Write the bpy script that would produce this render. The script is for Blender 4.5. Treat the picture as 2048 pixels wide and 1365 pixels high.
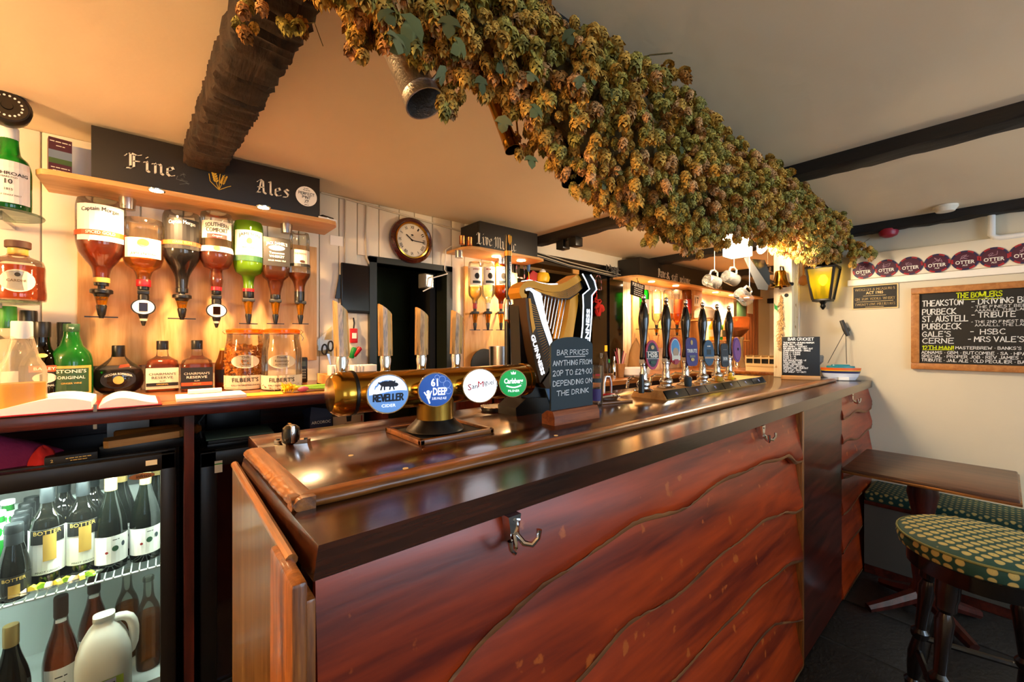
import bpy, bmesh, math, random
from mathutils import Vector, Matrix
random.seed(7)
for o in list(bpy.data.objects): bpy.data.objects.remove(o)
SC = bpy.context.scene
COL = SC.collection
V = Vector
# ---------------------------------------------------------------- camera
F, HC = 830.0, 1.35                     # focal length in photo pixels, eye height
CA, SA = math.cos(math.radians(49.9)), math.sin(math.radians(49.9))
cam = bpy.data.cameras.new('camera'); cam.sensor_width = 36; cam.lens = F/2048*36
cam.clip_start = .02
co = bpy.data.objects.new('camera', cam); COL.objects.link(co)
co.location = (0, 0, HC); co.rotation_euler = (math.pi/2, 0, -math.asin(CA))
SC.camera = co
# ---------------------------------------------------------------- world + exposure + daylight through the windows
w = bpy.data.worlds.new('world'); SC.world = w; w.use_nodes = True
w.node_tree.nodes['Background'].inputs[0].default_value = (.80, .88, 1, 1)
w.node_tree.nodes['Background'].inputs[1].default_value = 1.0
vs = SC.view_settings
vs.view_transform = 'Standard'; vs.look = 'None'; vs.gamma = 1; vs.use_curve_mapping = False
vs.exposure = 0.2
def lamp(kind, loc, power, color, rot=(0,0,0), size=None, sizey=None, spot=None, blend=.6, radius=None, aim=None, name='light'):
    l = bpy.data.lights.new(name, kind); l.energy = power; l.color = color
    if kind == 'AREA':
        l.shape = 'RECTANGLE'; l.size = size; l.size_y = sizey or size
    if kind == 'SPOT': l.spot_size = math.radians(spot); l.spot_blend = blend
    if radius is not None and kind != 'AREA': l.shadow_soft_size = radius
    o = bpy.data.objects.new(name, l); COL.objects.link(o); o.location = loc
    o.rotation_euler = rot if aim is None else (V(aim)-V(loc)).to_track_quat('-Z', 'Y').to_euler()
    return o
WARM = (1, .60, .27); COOL = (.58, .78, 1)
# daylight in the three windows of the front wall, behind the viewer
for wx, wp, ww in ((1.5, 31, 1.25), (3.0, 16, 1.25), (-.5, 8, 1.0)):
    lamp('AREA', (wx, -2.41, 1.45), wp, COOL, size=ww, sizey=1.1, aim=(wx, 5, 1.45), name='window_front_offscreen')
# warm lamp at the left end of the servery: it throws the bottles' shadows to the right on the boards
lamp('POINT', (-1.42, 1.25, 1.8), 85, WARM, radius=.12, name='servery_lamp_left_offscreen')

# ---------------------------------------------------------------- photo pixel -> place
def ray(px, py):
    r = (px-1024)/F; v = (682.5-py)/F
    return V((CA+SA*r, SA-CA*r, v))
CAM = V((0, 0, HC))
def onY(px, py, Y): d = ray(px, py); return CAM + d*(Y/d.y)
def onX(px, py, X): d = ray(px, py); return CAM + d*(X/d.x)
def onZ(px, py, Z): d = ray(px, py); return CAM + d*((Z-HC)/d.z)
def atD(px, py, D): return CAM + ray(px, py)*D
def dep(p): return p[0]*CA + p[1]*SA
def face_cam(p, k=1.0):                 # z-rotation that turns local -Y towards the viewer (k<1: only part of the way)
    return math.atan2(-p[0], p[1])*k

# ---------------------------------------------------------------- materials
MATS = {}
def nodes(name):
    m = bpy.data.materials.new(name); m.use_nodes = True
    nt = m.node_tree; b = nt.nodes['Principled BSDF']
    return m, nt, b
def rgb(h):                              # sRGB hex -> linear
    h = h.lstrip('#'); c = [int(h[i:i+2], 16)/255 for i in (0, 2, 4)]
    return tuple(x/12.92 if x <= .04045 else ((x+.055)/1.055)**2.4 for x in c) + (1,)
def pbr(name, col, rough=.5, metal=0., bump=0., bscale=60, var=0., vscale=6, coat=0., spec=None, emit=0., ecol=None, stretch=None):
    if name in MATS: return MATS[name]
    m, nt, b = nodes(name); N = nt.nodes; L = nt.links
    c = rgb(col) if isinstance(col, str) else tuple(col)+(1,)
    b.inputs['Base Color'].default_value = c; b.inputs['Roughness'].default_value = rough
    b.inputs['Metallic'].default_value = metal
    if coat: b.inputs['Coat Weight'].default_value = coat; b.inputs['Coat Roughness'].default_value = .12
    if spec is not None: b.inputs['Specular IOR Level'].default_value = spec
    if emit:
        b.inputs['Emission Color'].default_value = rgb(ecol) if ecol else c
        b.inputs['Emission Strength'].default_value = emit
    tc = N.new('ShaderNodeTexCoord'); mp = N.new('ShaderNodeMapping'); L.new(tc.outputs['Object'], mp.inputs[0])
    if stretch: mp.inputs['Scale'].default_value = stretch
    nz = N.new('ShaderNodeTexNoise'); nz.inputs['Scale'].default_value = vscale; nz.inputs['Detail'].default_value = 5
    L.new(mp.outputs[0], nz.inputs[0])
    v = var if var else .06
    mx = N.new('ShaderNodeMix'); mx.data_type = 'RGBA'
    mx.inputs[6].default_value = tuple(max(0, x*(1-v)) for x in c[:3])+(1,)
    mx.inputs[7].default_value = tuple(min(1, x*(1+v)) for x in c[:3])+(1,)
    L.new(nz.outputs[0], mx.inputs[0]); L.new(mx.outputs[2], b.inputs['Base Color'])
    if bump:
        n2 = N.new('ShaderNodeTexNoise'); n2.inputs['Scale'].default_value = bscale; n2.inputs['Detail'].default_value = 4
        L.new(mp.outputs[0], n2.inputs[0])
        bp = N.new('ShaderNodeBump'); bp.inputs['Strength'].default_value = bump; bp.inputs['Distance'].default_value = .01
        L.new(n2.outputs[0], bp.inputs['Height']); L.new(bp.outputs[0], b.inputs['Normal'])
    MATS[name] = m; return m
def wood(name, c1, c2, axis='X', scale=1.0, rough=.4, coat=0., bump=.15, wear=None, contrast=(.3, .75)):
    if name in MATS: return MATS[name]
    m, nt, b = nodes(name); N = nt.nodes; L = nt.links
    tc = N.new('ShaderNodeTexCoord'); mp = N.new('ShaderNodeMapping'); L.new(tc.outputs['Object'], mp.inputs[0])
    s = {'X': (1.2, 14, 14), 'Y': (14, 1.2, 14), 'Z': (14, 14, 1.2)}[axis]
    mp.inputs['Scale'].default_value = tuple(x*scale for x in s)
    n1 = N.new('ShaderNodeTexNoise'); n1.inputs['Scale'].default_value = 1.6; n1.inputs['Detail'].default_value = 8; n1.inputs['Distortion'].default_value = .8
    L.new(mp.outputs[0], n1.inputs[0])
    n2 = N.new('ShaderNodeTexNoise'); n2.inputs['Scale'].default_value = 9; n2.inputs['Detail'].default_value = 4
    L.new(mp.outputs[0], n2.inputs[0])
    ad = N.new('ShaderNodeMath'); ad.operation = 'MULTIPLY_ADD'; ad.inputs[1].default_value = .35
    L.new(n2.outputs[0], ad.inputs[0]); L.new(n1.outputs[0], ad.inputs[2])
    cr = N.new('ShaderNodeValToRGB'); e = cr.color_ramp.elements
    e[0].position = contrast[0]+.17; e[0].color = rgb(c1); e[1].position = contrast[1]+.17; e[1].color = rgb(c2)
    L.new(ad.outputs[0], cr.inputs[0])
    out = cr.outputs[0]
    if wear:
        n3 = N.new('ShaderNodeTexNoise'); n3.inputs['Scale'].default_value = 22; n3.inputs['Detail'].default_value = 9
        L.new(tc.outputs['Object'], n3.inputs[0])
        r3 = N.new('ShaderNodeValToRGB'); r3.color_ramp.elements[0].position = .66; r3.color_ramp.elements[1].position = .71
        L.new(n3.outputs[0], r3.inputs[0])
        mx = N.new('ShaderNodeMix'); mx.data_type = 'RGBA'; L.new(r3.outputs[0], mx.inputs[0]); L.new(out, mx.inputs[6])
        mx.inputs[7].default_value = rgb(wear); out = mx.outputs[2]
    L.new(out, b.inputs['Base Color'])
    b.inputs['Roughness'].default_value = rough
    if coat: b.inputs['Coat Weight'].default_value = coat; b.inputs['Coat Roughness'].default_value = .15
    bp = N.new('ShaderNodeBump'); bp.inputs['Strength'].default_value = bump; bp.inputs['Distance'].default_value = .004
    L.new(ad.outputs[0], bp.inputs['Height']); L.new(bp.outputs[0], b.inputs['Normal'])
    MATS[name] = m; return m
def glass(name, col, density=.25, rough=.02, spec=.6, body=None):
    """thin-walled glass: tinted transparency with a fresnel reflection"""
    if name in MATS: return MATS[name]
    m = bpy.data.materials.new(name); m.use_nodes = True; nt = m.node_tree; N = nt.nodes; L = nt.links
    for n in list(N): N.remove(n)
    out = N.new('ShaderNodeOutputMaterial'); tr = N.new('ShaderNodeBsdfTransparent'); gl = N.new('ShaderNodeBsdfGlossy')
    tl = N.new('ShaderNodeBsdfTranslucent'); df = N.new('ShaderNodeBsdfDiffuse')
    c = rgb(col); tr.inputs[0].default_value = c; c = rgb(body) if body else c; tl.inputs[0].default_value = c; df.inputs[0].default_value = c
    gl.inputs['Roughness'].default_value = rough
    a = N.new('ShaderNodeMixShader'); a.inputs[0].default_value = .4; L.new(tl.outputs[0], a.inputs[1]); L.new(df.outputs[0], a.inputs[2])
    b = N.new('ShaderNodeMixShader'); b.inputs[0].default_value = density; L.new(tr.outputs[0], b.inputs[1]); L.new(a.outputs[0], b.inputs[2])
    fr = N.new('ShaderNodeFresnel'); fr.inputs[0].default_value = 1.45
    mu = N.new('ShaderNodeMath'); mu.operation = 'MULTIPLY'; mu.inputs[1].default_value = spec*1.4; L.new(fr.outputs[0], mu.inputs[0])
    d = N.new('ShaderNodeMixShader'); L.new(mu.outputs[0], d.inputs[0]); L.new(b.outputs[0], d.inputs[1]); L.new(gl.outputs[0], d.inputs[2])
    L.new(d.outputs[0], out.inputs[0])
    MATS[name] = m; return m
def glow(name, col, strength):
    return pbr(name, col, .5, emit=strength)

# ---------------------------------------------------------------- mesh builder
class MB:
    def __init__(s): s.v = []; s.f = []
    def add(s, vs, fs, M=None):
        k = len(s.v)
        s.v += [tuple(M @ V(p)) for p in vs] if M is not None else [tuple(p) for p in vs]
        s.f += [tuple(i+k for i in f) for f in fs]
        return s
    def box(s, a, b, M=None, bev=0):
        x0, y0, z0 = a; x1, y1, z1 = b
        if bev:
            bm = bmesh.new(); bmesh.ops.create_cube(bm, size=1)
            for v in bm.verts: v.co = V(((x0+x1)/2+v.co.x*(x1-x0), (y0+y1)/2+v.co.y*(y1-y0), (z0+z1)/2+v.co.z*(z1-z0)))
            bmesh.ops.bevel(bm, geom=bm.edges[:], offset=bev, segments=2, affect='EDGES', profile=.5)
            bm.verts.index_update()
            s.add([v.co for v in bm.verts], [[v.index for v in f.verts] for f in bm.faces], M); bm.free(); return s
        return s.add([(x0,y0,z0),(x1,y0,z0),(x1,y1,z0),(x0,y1,z0),(x0,y0,z1),(x1,y0,z1),(x1,y1,z1),(x0,y1,z1)],
              [(0,3,2,1),(4,5,6,7),(0,1,5,4),(1,2,6,5),(2,3,7,6),(3,0,4,7)], M)
    def lathe(s, prof, n=24, sx=1, sy=1, p=2, M=None, caps=True):
        vs, fs = [], []
        for r, z in prof:
            for i in range(n):
                t = 2*math.pi*i/n; c, q = math.cos(t), math.sin(t)
                k = 1 if p == 2 else (abs(c)**p+abs(q)**p)**(-1/p)
                vs.append((r*sx*k*q, -r*sy*k*c, z))
        m = len(prof)
        for j in range(m-1):
            for i in range(n):
                a, b = j*n+i, j*n+(i+1) % n
                fs.append((a, b, b+n, a+n))
        if caps:
            fs.append(tuple(range(n-1, -1, -1))); fs.append(tuple(range((m-1)*n, m*n)))
        return s.add(vs, fs, M)
    def tube(s, pts, r, n=8, M=None, closed=False):
        pts = [V(p) for p in pts]; vs, fs = [], []; m = len(pts)
        rr = r if isinstance(r, (list, tuple)) else [r]*m
        up = None
        for i, p in enumerate(pts):
            if closed: t = (pts[(i+1) % m]-pts[i-1]).normalized()
            else: t = (pts[min(i+1, m-1)]-pts[max(i-1, 0)]).normalized()
            if up is None: up = t.orthogonal().normalized()
            a = (up-t*up.dot(t)); a = a.normalized() if a.length > 1e-6 else t.orthogonal().normalized(); up = a
            b = t.cross(a)
            for k in range(n):
                q = 2*math.pi*k/n
                vs.append(p+(a*math.cos(q)+b*math.sin(q))*rr[i])
        for i in range(m if closed else m-1):
            j = (i+1) % m
            for k in range(n):
                fs.append((i*n+k, i*n+(k+1) % n, j*n+(k+1) % n, j*n+k))
        if not closed:
            fs.append(tuple(range(n-1, -1, -1))); fs.append(tuple(range((m-1)*n, m*n)))
        return s.add(vs, fs, M)
    def prism(s, pts, d, M=None):
        """pts: 3D outline, extruded by vector d"""
        n = len(pts); d = V(d); P = [V(p) for p in pts]
        fs = [tuple(range(n)), tuple(range(2*n-1, n-1, -1))] + [(i, i+n, (i+1) % n+n, (i+1) % n) for i in range(n)]
        return s.add(P+[p+d for p in P], fs, M)
    def disc(s, o, u, v, ru, rv=None, n=28):
        rv = ru if rv is None else rv
        return s.add([o+u*ru*math.cos(2*math.pi*i/n)+v*rv*math.sin(2*math.pi*i/n) for i in range(n)], [tuple(range(n))])
    def poly(s, pts): return s.add(pts, [tuple(range(len(pts)))])
def fixn(me):
    bm = bmesh.new(); bm.from_mesh(me); bmesh.ops.recalc_face_normals(bm, faces=bm.faces); bm.to_mesh(me); bm.free()
def ob(name, mb, m, parent=None, smooth=35, fix=True, loc=None):
    me = bpy.data.meshes.new(name)
    if isinstance(mb, MB): me.from_pydata(mb.v, [], mb.f)
    me.update()
    if fix: fixn(me)
    if isinstance(m, str): m = MATS[m]
    me.materials.append(m)
    if smooth:
        for p in me.polygons: p.use_smooth = True
        me.set_sharp_from_angle(angle=math.radians(smooth))
    o = bpy.data.objects.new(name, me); COL.objects.link(o)
    if parent is not None: o.parent = parent
    if loc is not None: o.location = loc
    return o
def tag(o, label, cat, group=None):
    o['label'] = label; o['category'] = cat
    if group: o['group'] = group
    return o
def thing(name, label, cat, loc=(0,0,0), rz=0, group=None):
    o = bpy.data.objects.new(name, None); COL.objects.link(o); o.location = loc; o.rotation_euler = (0, 0, rz)
    o.empty_display_size = .05
    return tag(o, label, cat, group)
def struct(name, mb, m, parent=None, **k):
    o = ob(name, mb, m, parent, **k)
    if parent is None: o['kind'] = 'structure'
    return o
def copy_tree(o, loc, label=None, rz=None, scale=None):
    r = o.copy(); COL.objects.link(r); r.location = loc
    if label: r['label'] = label
    if rz is not None: r.rotation_euler = (0, 0, rz)
    if scale: r.scale = (scale,)*3
    for c in o.children:
        d = c.copy(); COL.objects.link(d); d.parent = r
        for g in c.children:
            e = g.copy(); COL.objects.link(e); e.parent = d
    return r

# ---------------------------------------------------------------- lettering
_tc = {}
def text_geo(s, bold=0., space=1.0):
    k = (s, bold, space)
    if k in _tc: return _tc[k]
    cu = bpy.data.curves.new('t', 'FONT'); cu.body = s; cu.size = 1; cu.align_x = 'CENTER'; cu.align_y = 'CENTER'
    cu.resolution_u = 2; cu.offset = 0 if 'M' in s else bold; cu.space_character = space
    o = bpy.data.objects.new('t', cu); COL.objects.link(o)
    me = o.to_mesh()
    g = ([(v.co.x, v.co.y) for v in me.vertices], [tuple(p.vertices) for p in me.polygons])
    if 'M' in s and bold:                              # the font's M cannot be emboldened by offset: double-strike it
        n = len(g[0]); d = bold*.9
        g = ([(x-d, y) for x, y in g[0]]+[(x+d, y) for x, y in g[0]], g[1]+[tuple(i+n for i in f) for f in g[1]])
    o.to_mesh_clear(); bpy.data.objects.remove(o); bpy.data.curves.remove(cu)
    _tc[k] = g; return g
def plane_map(o, u, v, n=None):
    u = V(u).normalized(); v = V(v).normalized(); o = V(o)
    return lambda a, b: o+u*a+v*b
def put_text(mb, s, mp, size, x=0, y=0, bold=.012, flip=False, width=None, arc=None, shear=0, space=1.0):
    if s.startswith('~'):                             # print too small to read in the photograph: a row of word-like dashes
        n = int(s[1:]); tw = width or n*size*.5; R = random.Random(n); a = x-tw/2
        while a < x+tw/2-size*.3:
            l = min(R.uniform(.6, 2.2)*size, x+tw/2-a); bar_line(mb, mp, a, y, a+l, y, size*.4); a += l+size*.3
        return
    vs, fs = text_geo(s, bold, space)
    if not vs: return
    x0 = min(a for a, _ in vs); x1 = max(a for a, _ in vs); k = size
    kx = size if width is None else width/(x1-x0)
    xm = (x0+x1)/2
    P = []
    for a, b in vs:
        a = (a-xm+shear*b)*kx; b = b*k
        if arc: b -= arc*(a/(kx*(x1-x0)/2))**2
        if flip: a, b = -a, -b
        P.append(mp(x+a, y+b))
    mb.add(P, fs)
HAND = {'A':'0,0 1.8,6 3.6,0;.7,2 3,2.2','B':'0,0 .2,6 2.4,5.8 3,4.8 2.2,3.4 .1,3.1;2.2,3.3 3.4,1.8 2.6,.2 0,0',
'C':'3.5,5.2 2.3,6 .8,5 0,2.8 .8,.7 2.2,0 3.6,.8','D':'0,0 .2,6 2,5.8 3.5,4 3.3,1.6 2,.1 0,0','E':'3.4,6 .2,5.9 0,0 3.4,.1;.1,3.1 2.8,3.3',
'F':'0,0 .2,5.9 3.5,6;.1,3 2.7,3.2','G':'3.5,5.2 2.2,6 .6,4.8 0,2.6 .8,.6 2.2,0 3.4,1 3.4,2.8 2,2.8','H':'0,0 .1,6;3.4,0 3.5,6;0,3 3.4,3.2',
'I':'.8,0 .9,6','J':'3,6 2.9,1 1.8,0 .2,.8','K':'0,0 .1,6;3.3,6 .2,2.8 3.5,0','L':'.1,6 0,0 3.2,.2','M':'0,0 .3,6 2,2.4 3.8,6 4.1,0',
'N':'0,0 .1,6 3.3,0 3.5,6','O':'1.8,6 .4,4.9 0,2.8 .7,.6 1.9,0 3.3,1 3.7,3.2 3,5.2 1.8,6','P':'0,0 .1,6 2.4,5.9 3.3,4.7 2.5,3 .1,2.6',
'Q':'1.8,6 .4,4.9 0,2.8 .7,.6 1.9,0 3.3,1 3.7,3.2 3,5.2 1.8,6;2.2,1.6 3.8,-.4','R':'0,0 .1,6 2.4,5.9 3.2,4.7 2.3,3.1 .1,2.9;1.4,3 3.5,0',
'S':'3.3,5.2 2,6 .5,5.2 .4,4 2.9,2.5 3.2,1.1 1.9,0 0,.8','T':'1.8,0 1.9,6;0,5.9 3.9,6.1','U':'0,6 .1,1.3 1.5,0 3,.9 3.4,6','V':'0,6 1.8,0 3.7,6',
'W':'0,6 1,0 2.3,4 3.5,0 4.8,6','X':'0,0 3.5,6;0,6 3.5,0','Y':'0,6 1.8,3 3.6,6;1.8,3 1.7,0','Z':'0,6 3.4,5.9 0,0 3.6,.1',
'0':'1.6,6 .3,4.6 0,2.6 .6,.5 1.6,0 2.8,1 3.1,3.2 2.6,5.3 1.6,6','1':'.2,4.9 1.2,6 1.2,0','2':'0,4.9 1.4,6 2.8,5 2.4,3.2 0,0 3.2,.1',
'3':'0,5.6 1.6,6 2.7,4.8 1.2,3.2 2.9,1.7 1.6,0 0,.6','4':'2.4,0 2.5,6 0,2 3.4,2','5':'3,6 .5,6 .2,3.5 2,3.6 3,1.9 1.8,0 0,.5','6':'2.6,6 .6,3.4 .1,1.6 1.2,0 2.7,1.2 2,2.9 .3,2.2',
'7':'0,6 3.2,6 1,0','8':'1.5,3.2 .2,4.6 1.5,6 2.8,4.7 1.5,3.2 0,1.6 1.5,0 3,1.5 1.5,3.2','9':'2.8,4.6 1.4,6 .2,4.6 1.4,3.2 2.8,4.4 2.4,0',
'-':'.3,3 2.4,3.1','.':'.5,.1 .8,.3','·':'.5,2.6 .9,2.9','!':'.8,6 .7,2;.7,.3 .8,0',"'":'.6,6.2 .5,5','£':'3,5.2 2,6 1,5 .9,.2;0,3 2.4,3.1;0,.1 3.2,.1','/':'0,-.4 2.6,6.4','+':'.2,3 2.8,3;1.5,1.6 1.5,4.4',
'&':'3.4,0 .6,4.8 1.4,6 2.4,5 .2,1.8 1,.1 3.4,2.4','%':'0,0 3.4,6;.4,5.4 .8,5;2.8,.9 3.2,.5','?':'0,5 1.4,6 2.7,4.8 1.3,3 1.3,1.8;1.3,.3 1.4,0',' ':''}
OLD = {'F':'.2,4.6 .9,5.6 1.8,5.9 3.2,5.3 4.4,5.9;1.6,5.7 1.6,1.2 .3,.2 1.6,.5;2.5,5.3 2.5,.9 1.6,.3;2.5,3.2 3.9,3.4',
'i':'.1,3.6 .7,4.1 .9,3.6 .9,.7 1.5,.2;.7,5.3 1,5.6','n':'.1,3.6 .7,4.1 .9,3.6 .9,.3;.9,3.4 2,4.1 2.5,3.5 2.5,.7 3.1,.2','e':'.5,2 2.2,2.9 1.7,4 .5,3.3 .4,1 1.2,.2 2.4,.8',
'A':'.2,4.8 1.2,5.9 2.2,5.2 2.4,.8 3.2,.2;1.5,5.4 .8,1.4 0,.3 1.2,.5;.4,2.6 2.3,2.8','l':'.3,5.5 .8,5.9 .9,5.3 .9,.7 1.5,.2','s':'2.1,3.5 1.2,4.1 .5,3.3 2,1.7 1.6,.6 .2,.4',
'L':'.2,4.6 .9,5.6 1.7,5.9 1.7,1 .4,.2 1.8,.6 3.4,.2 4,1;2.6,5.6 2.4,1','v':'.1,4.2 .8,4 .9,.9 1.7,.2 2.4,3.4 1.6,4.1','M':'.1,4.6 .8,5.7 1.3,5 1.3,.9 .4,.2;1.3,5 2.6,5.9 2.9,5 2.9,.4;2.9,5 4.2,5.9 4.6,5 4.6,.9 5.3,.3',
'u':'.2,4.1 .7,3.7 .7,.7 1.5,.2 2.2,1;2.3,4 2.3,.7 2.9,.2','D':'.1,4.7 1,5.8 3,5.4 3.6,3.6 3.4,1.4 2,.3 .4,.4;1.3,5.2 1.2,.9;2,5 1.9,1','a':'.4,3.7 1.4,4.1 2.1,3.5 2.1,.7 2.7,.2;2,2.4 .6,1.8 .6,.6 1.3,.3 2,.9',
't':'.8,5 .8,.8 1.6,.2 2.1,.6;.1,3.8 1.9,3.9','f':'1.9,5.4 1.2,5.8 .8,5 .8,.2;.1,3.8 1.8,3.9','w':'.1,4.1 .7,3.7 .7,.8 1.4,.2 2,.9;2.1,4 2.1,.8 2.8,.2 3.6,1 3.5,3.6 3,4.1','c':'2.1,3.6 1.3,4.1 .5,3.3 .5,.9 1.3,.2 2.2,.8',
'o':'1.2,4.1 .4,3.3 .4,.9 1.2,.2 2,.9 2,3.3 1.2,4.1','m':'.1,3.6 .7,4.1 .8,3.6 .8,.3;.8,3.4 1.8,4.1 2.2,3.5 2.2,.3;2.2,3.4 3.2,4.1 3.6,3.5 3.6,.7 4.2,.2','g':'2,3.8 1.1,4.1 .4,3.2 .4,1.2 1.2,.4 2,1;2,4 2,-.8 1,-1.4 .3,-.9',
'K':'.2,4.8 1,5.8 1.4,5.2 1.4,.8 .5,.2;1.4,3 3.2,5.8;1.6,3 3.4,.3 4,.8','h':'.5,5.7 .9,5.6 .9,.3;.9,3.4 1.9,4.1 2.5,3.4 2.4,.4 1.8,-.4','y':'.2,4.1 .7,3.7 .7,1 1.5,.4 2.2,1;2.2,4 2.2,-.6 1.2,-1.3','p':'.8,4.1 .8,-1.4;.8,3.5 1.8,4.1 2.4,3.2 2.3,1 1.6,.3 .8,.8',
'&':'3.2,.2 .6,4.6 1.4,5.8 2.3,4.8 .3,1.6 1.1,.3 3.3,2.4','S':'3.2,5 2,5.9 .6,4.8 2.9,2 2.2,.5 .3,.6','r':'.1,3.6 .7,4.1 .9,3.6 .9,.3;.9,3.4 1.7,4.1 2.1,3.7',"'":'.5,5.8 .3,4.9',' ':''}
def strokes(mb, s, mp, size, x=0, y=0, w=.5, nib=None, table=HAND, align='L', jit=0., gap=1.0, width=None, slant=0., rnd=None):
    """writing made of pen strokes: size = cap height; w = pen width / (size/6); nib = broad-nib vector"""
    k = size/6; R = rnd or random
    gl = []; cx = 0
    for ch in s:
        st = table.get(ch, table.get(ch.upper(), ''))
        if st == '': cx += 2.0; continue
        P = [[tuple(map(float, q.split(','))) for q in t.split()] for t in st.split(';')]
        wd = max(a for t in P for a, _ in t)
        gl.append((cx, P)); cx += wd+gap
    tot = (cx-gap)*k; kx = k if width is None else k*width/max(tot, 1e-6); tot = (cx-gap)*kx
    ox = x-(tot/2 if align == 'C' else 0)
    for gx, P in gl:
        jy = R.uniform(-jit, jit); jx = R.uniform(-jit, jit)
        for t in P:
            q = [(ox+(gx+a+jx+slant*b)*kx, y+(b+jy)*k) for a, b in t]
            for (a0, b0), (a1, b1) in zip(q, q[1:]):
                if nib:
                    nx, ny = nib[0]*kx, nib[1]*k
                    # hexagon sweep of the nib
                    pts = [(a0-nx, b0-ny), (a1-nx, b1-ny), (a1+nx, b1+ny), (a0+nx, b0+ny)]
                    mb.poly([mp(*p) for p in pts])
                    tx, ty = ny*.45, -nx*.45
                    for (ca, cb) in ((a0, b0), (a1, b1)):
                        mb.poly([mp(ca-nx, cb-ny), mp(ca+tx, cb+ty), mp(ca+nx, cb+ny), mp(ca-tx, cb-ty)])
                else:
                    dx, dy = a1-a0, b1-b0; l = math.hypot(dx, dy) or 1e-6; hw = w*k/2
                    ex, ey = dx/l*hw, dy/l*hw
                    a0_, b0_, a1_, b1_ = a0-ex*.6, b0-ey*.6, a1+ex*.6, b1+ey*.6
                    mb.poly([mp(a0_+ey, b0_-ex), mp(a1_+ey, b1_-ex), mp(a1_-ey, b1_+ex), mp(a0_-ey, b0_+ex)])
    return tot
def bar_line(mb, mp, x0, y0, x1, y1, w):
    dx, dy = x1-x0, y1-y0; l = math.hypot(dx, dy) or 1e-6; ex, ey = dx/l*w/2, dy/l*w/2
    mb.poly([mp(x0+ey, y0-ex), mp(x1+ey, y1-ex), mp(x1-ey, y1+ex), mp(x0-ey, y0+ex)])
def blob(mb, mp, x, y, rx, ry, n=12, rot=0):
    c, s = math.cos(rot), math.sin(rot)
    mb.poly([mp(x+rx*math.cos(t)*c-ry*math.sin(t)*s, y+rx*math.cos(t)*s+ry*math.sin(t)*c) for t in [2*math.pi*i/n for i in range(n)]])
def rect(mb, mp, x0, y0, x1, y1, n=1):
    for i in range(n):
        a = x0+(x1-x0)*i/n; b = x0+(x1-x0)*(i+1)/n
        mb.poly([mp(a, y0), mp(b, y0), mp(b, y1), mp(a, y1)])
# ================================================================ palette
pbr('plaster', '#efdcbc', .75, bump=.25, bscale=9, var=.05, vscale=3)
pbr('cream', '#efe6d2', .5, bump=.06, bscale=30, var=.04)
pbr('cream_wall', '#d9d1ba', .7, bump=.15, bscale=14, var=.06, vscale=3)
pbr('white', '#f2f0ea', .45); pbr('paper', '#f5f3ee', .7); pbr('black', '#0b0b0c', .35); pbr('black_gloss', '#060606', .12, coat=.6)
pbr('black_matt', '#121212', .75); pbr('fascia', '#171412', .55, var=.25, vscale=4); pbr('slate', '#1d2123', .8, var=.25, vscale=7)
pbr('board_black', '#0c0d0d', .6, var=.2, vscale=6); pbr('slate_blue', '#2b3a42', .7, var=.2, vscale=9)
pbr('chalk', '#eef1f2', .9, emit=.0); pbr('chalk_yellow', '#d8e81a', .9)
pbr('gilt', '#e8c98c', .5); pbr('old_white', '#f0e6d2', .6); pbr('gold_ink', '#e0b13a', .4, metal=.2)
wood('oak', '#c98e4e', '#e3b373', 'X', 1.0, .45, bump=.08); wood('oak_z', '#cf9a5e', '#e6bd86', 'Z', 1.6, .45, bump=.05)
wood('beam', '#070504', '#1a120c', 'Y', 1.2, .7, bump=.6); wood('beam_x', '#070504', '#1a120c', 'X', 1.2, .7, bump=.6)
wood('bark', '#0c0603', '#38220f', 'Y', 1.5, .8, bump=.8)
wood('bar_top', '#1e0c05', '#54260e', 'X', 1.1, .22, coat=.5, bump=.05)
wood('bar_edge', '#4b2610', '#a4642a', 'X', 1.6, .35, coat=.2, bump=.2)
wood('bar_edge_y', '#4b2610', '#b8722c', 'Y', 1.6, .3, coat=.3, bump=.2)
wood('bar_ledge', '#200e07', '#4a2210', 'X', 1.4, .25, coat=.4, bump=.08)
wood('waney', '#5a1403', '#b23c08', 'X', .55, .36, coat=.15, bump=.14, wear='#b0521a')
wood('bar_side', '#5a3316', '#8f6a36', 'Z', 1.2, .3, coat=.35, bump=.1)
wood('bar_post', '#5a2c10', '#b06a28', 'Z', 2.2, .35, coat=.2, bump=.3)
wood('mahogany', '#2a0d08', '#5b2013', 'X', 1.2, .3, coat=.3); wood('mahogany_z', '#2a0d08', '#561c12', 'Z', 1.2, .3, coat=.3)
wood('table_top', '#3b2016', '#6a4630', 'Y', 1.1, .4, coat=.2, bump=.06)
wood('pine', '#b98448', '#dcae70', 'Z', 1.5, .5); wood('pine_x', '#b9803f', '#d8a763', 'X', 1.5, .5)
wood('spalted', '#2a1506', '#dcaa62', 'Z', 5.5, .18, coat=.8, contrast=(.28, .48))
wood('frame_wood', '#9a5f2b', '#c08547', 'Y', 1.6, .5)
wood('red_wood', '#6b2d14', '#a95a2a', 'X', 2.4, .4)
pbr('steel', '#c8c8c8', .25, 1.); pbr('chrome', '#e0e0e0', .06, 1.); pbr('pewter', '#d0ccc6', .36, 1., bump=.25, bscale=160)
pbr('brass', '#b98a32', .18, 1., var=.12, vscale=8); pbr('brass_dull', '#8f6d2c', .32, 1., var=.25, vscale=12)
pbr('copper', '#b86a3a', .25, 1.); pbr('stone', '#2c2620', .65, bump=.5, bscale=20, var=.3, vscale=5)
pbr('olive_wall', '#5c6138', .7, var=.15); pbr('tan_wall', '#c9a26c', .8, var=.08); pbr('red', '#b5161a', .4); pbr('green', '#0f8a3a', .4)
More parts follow.
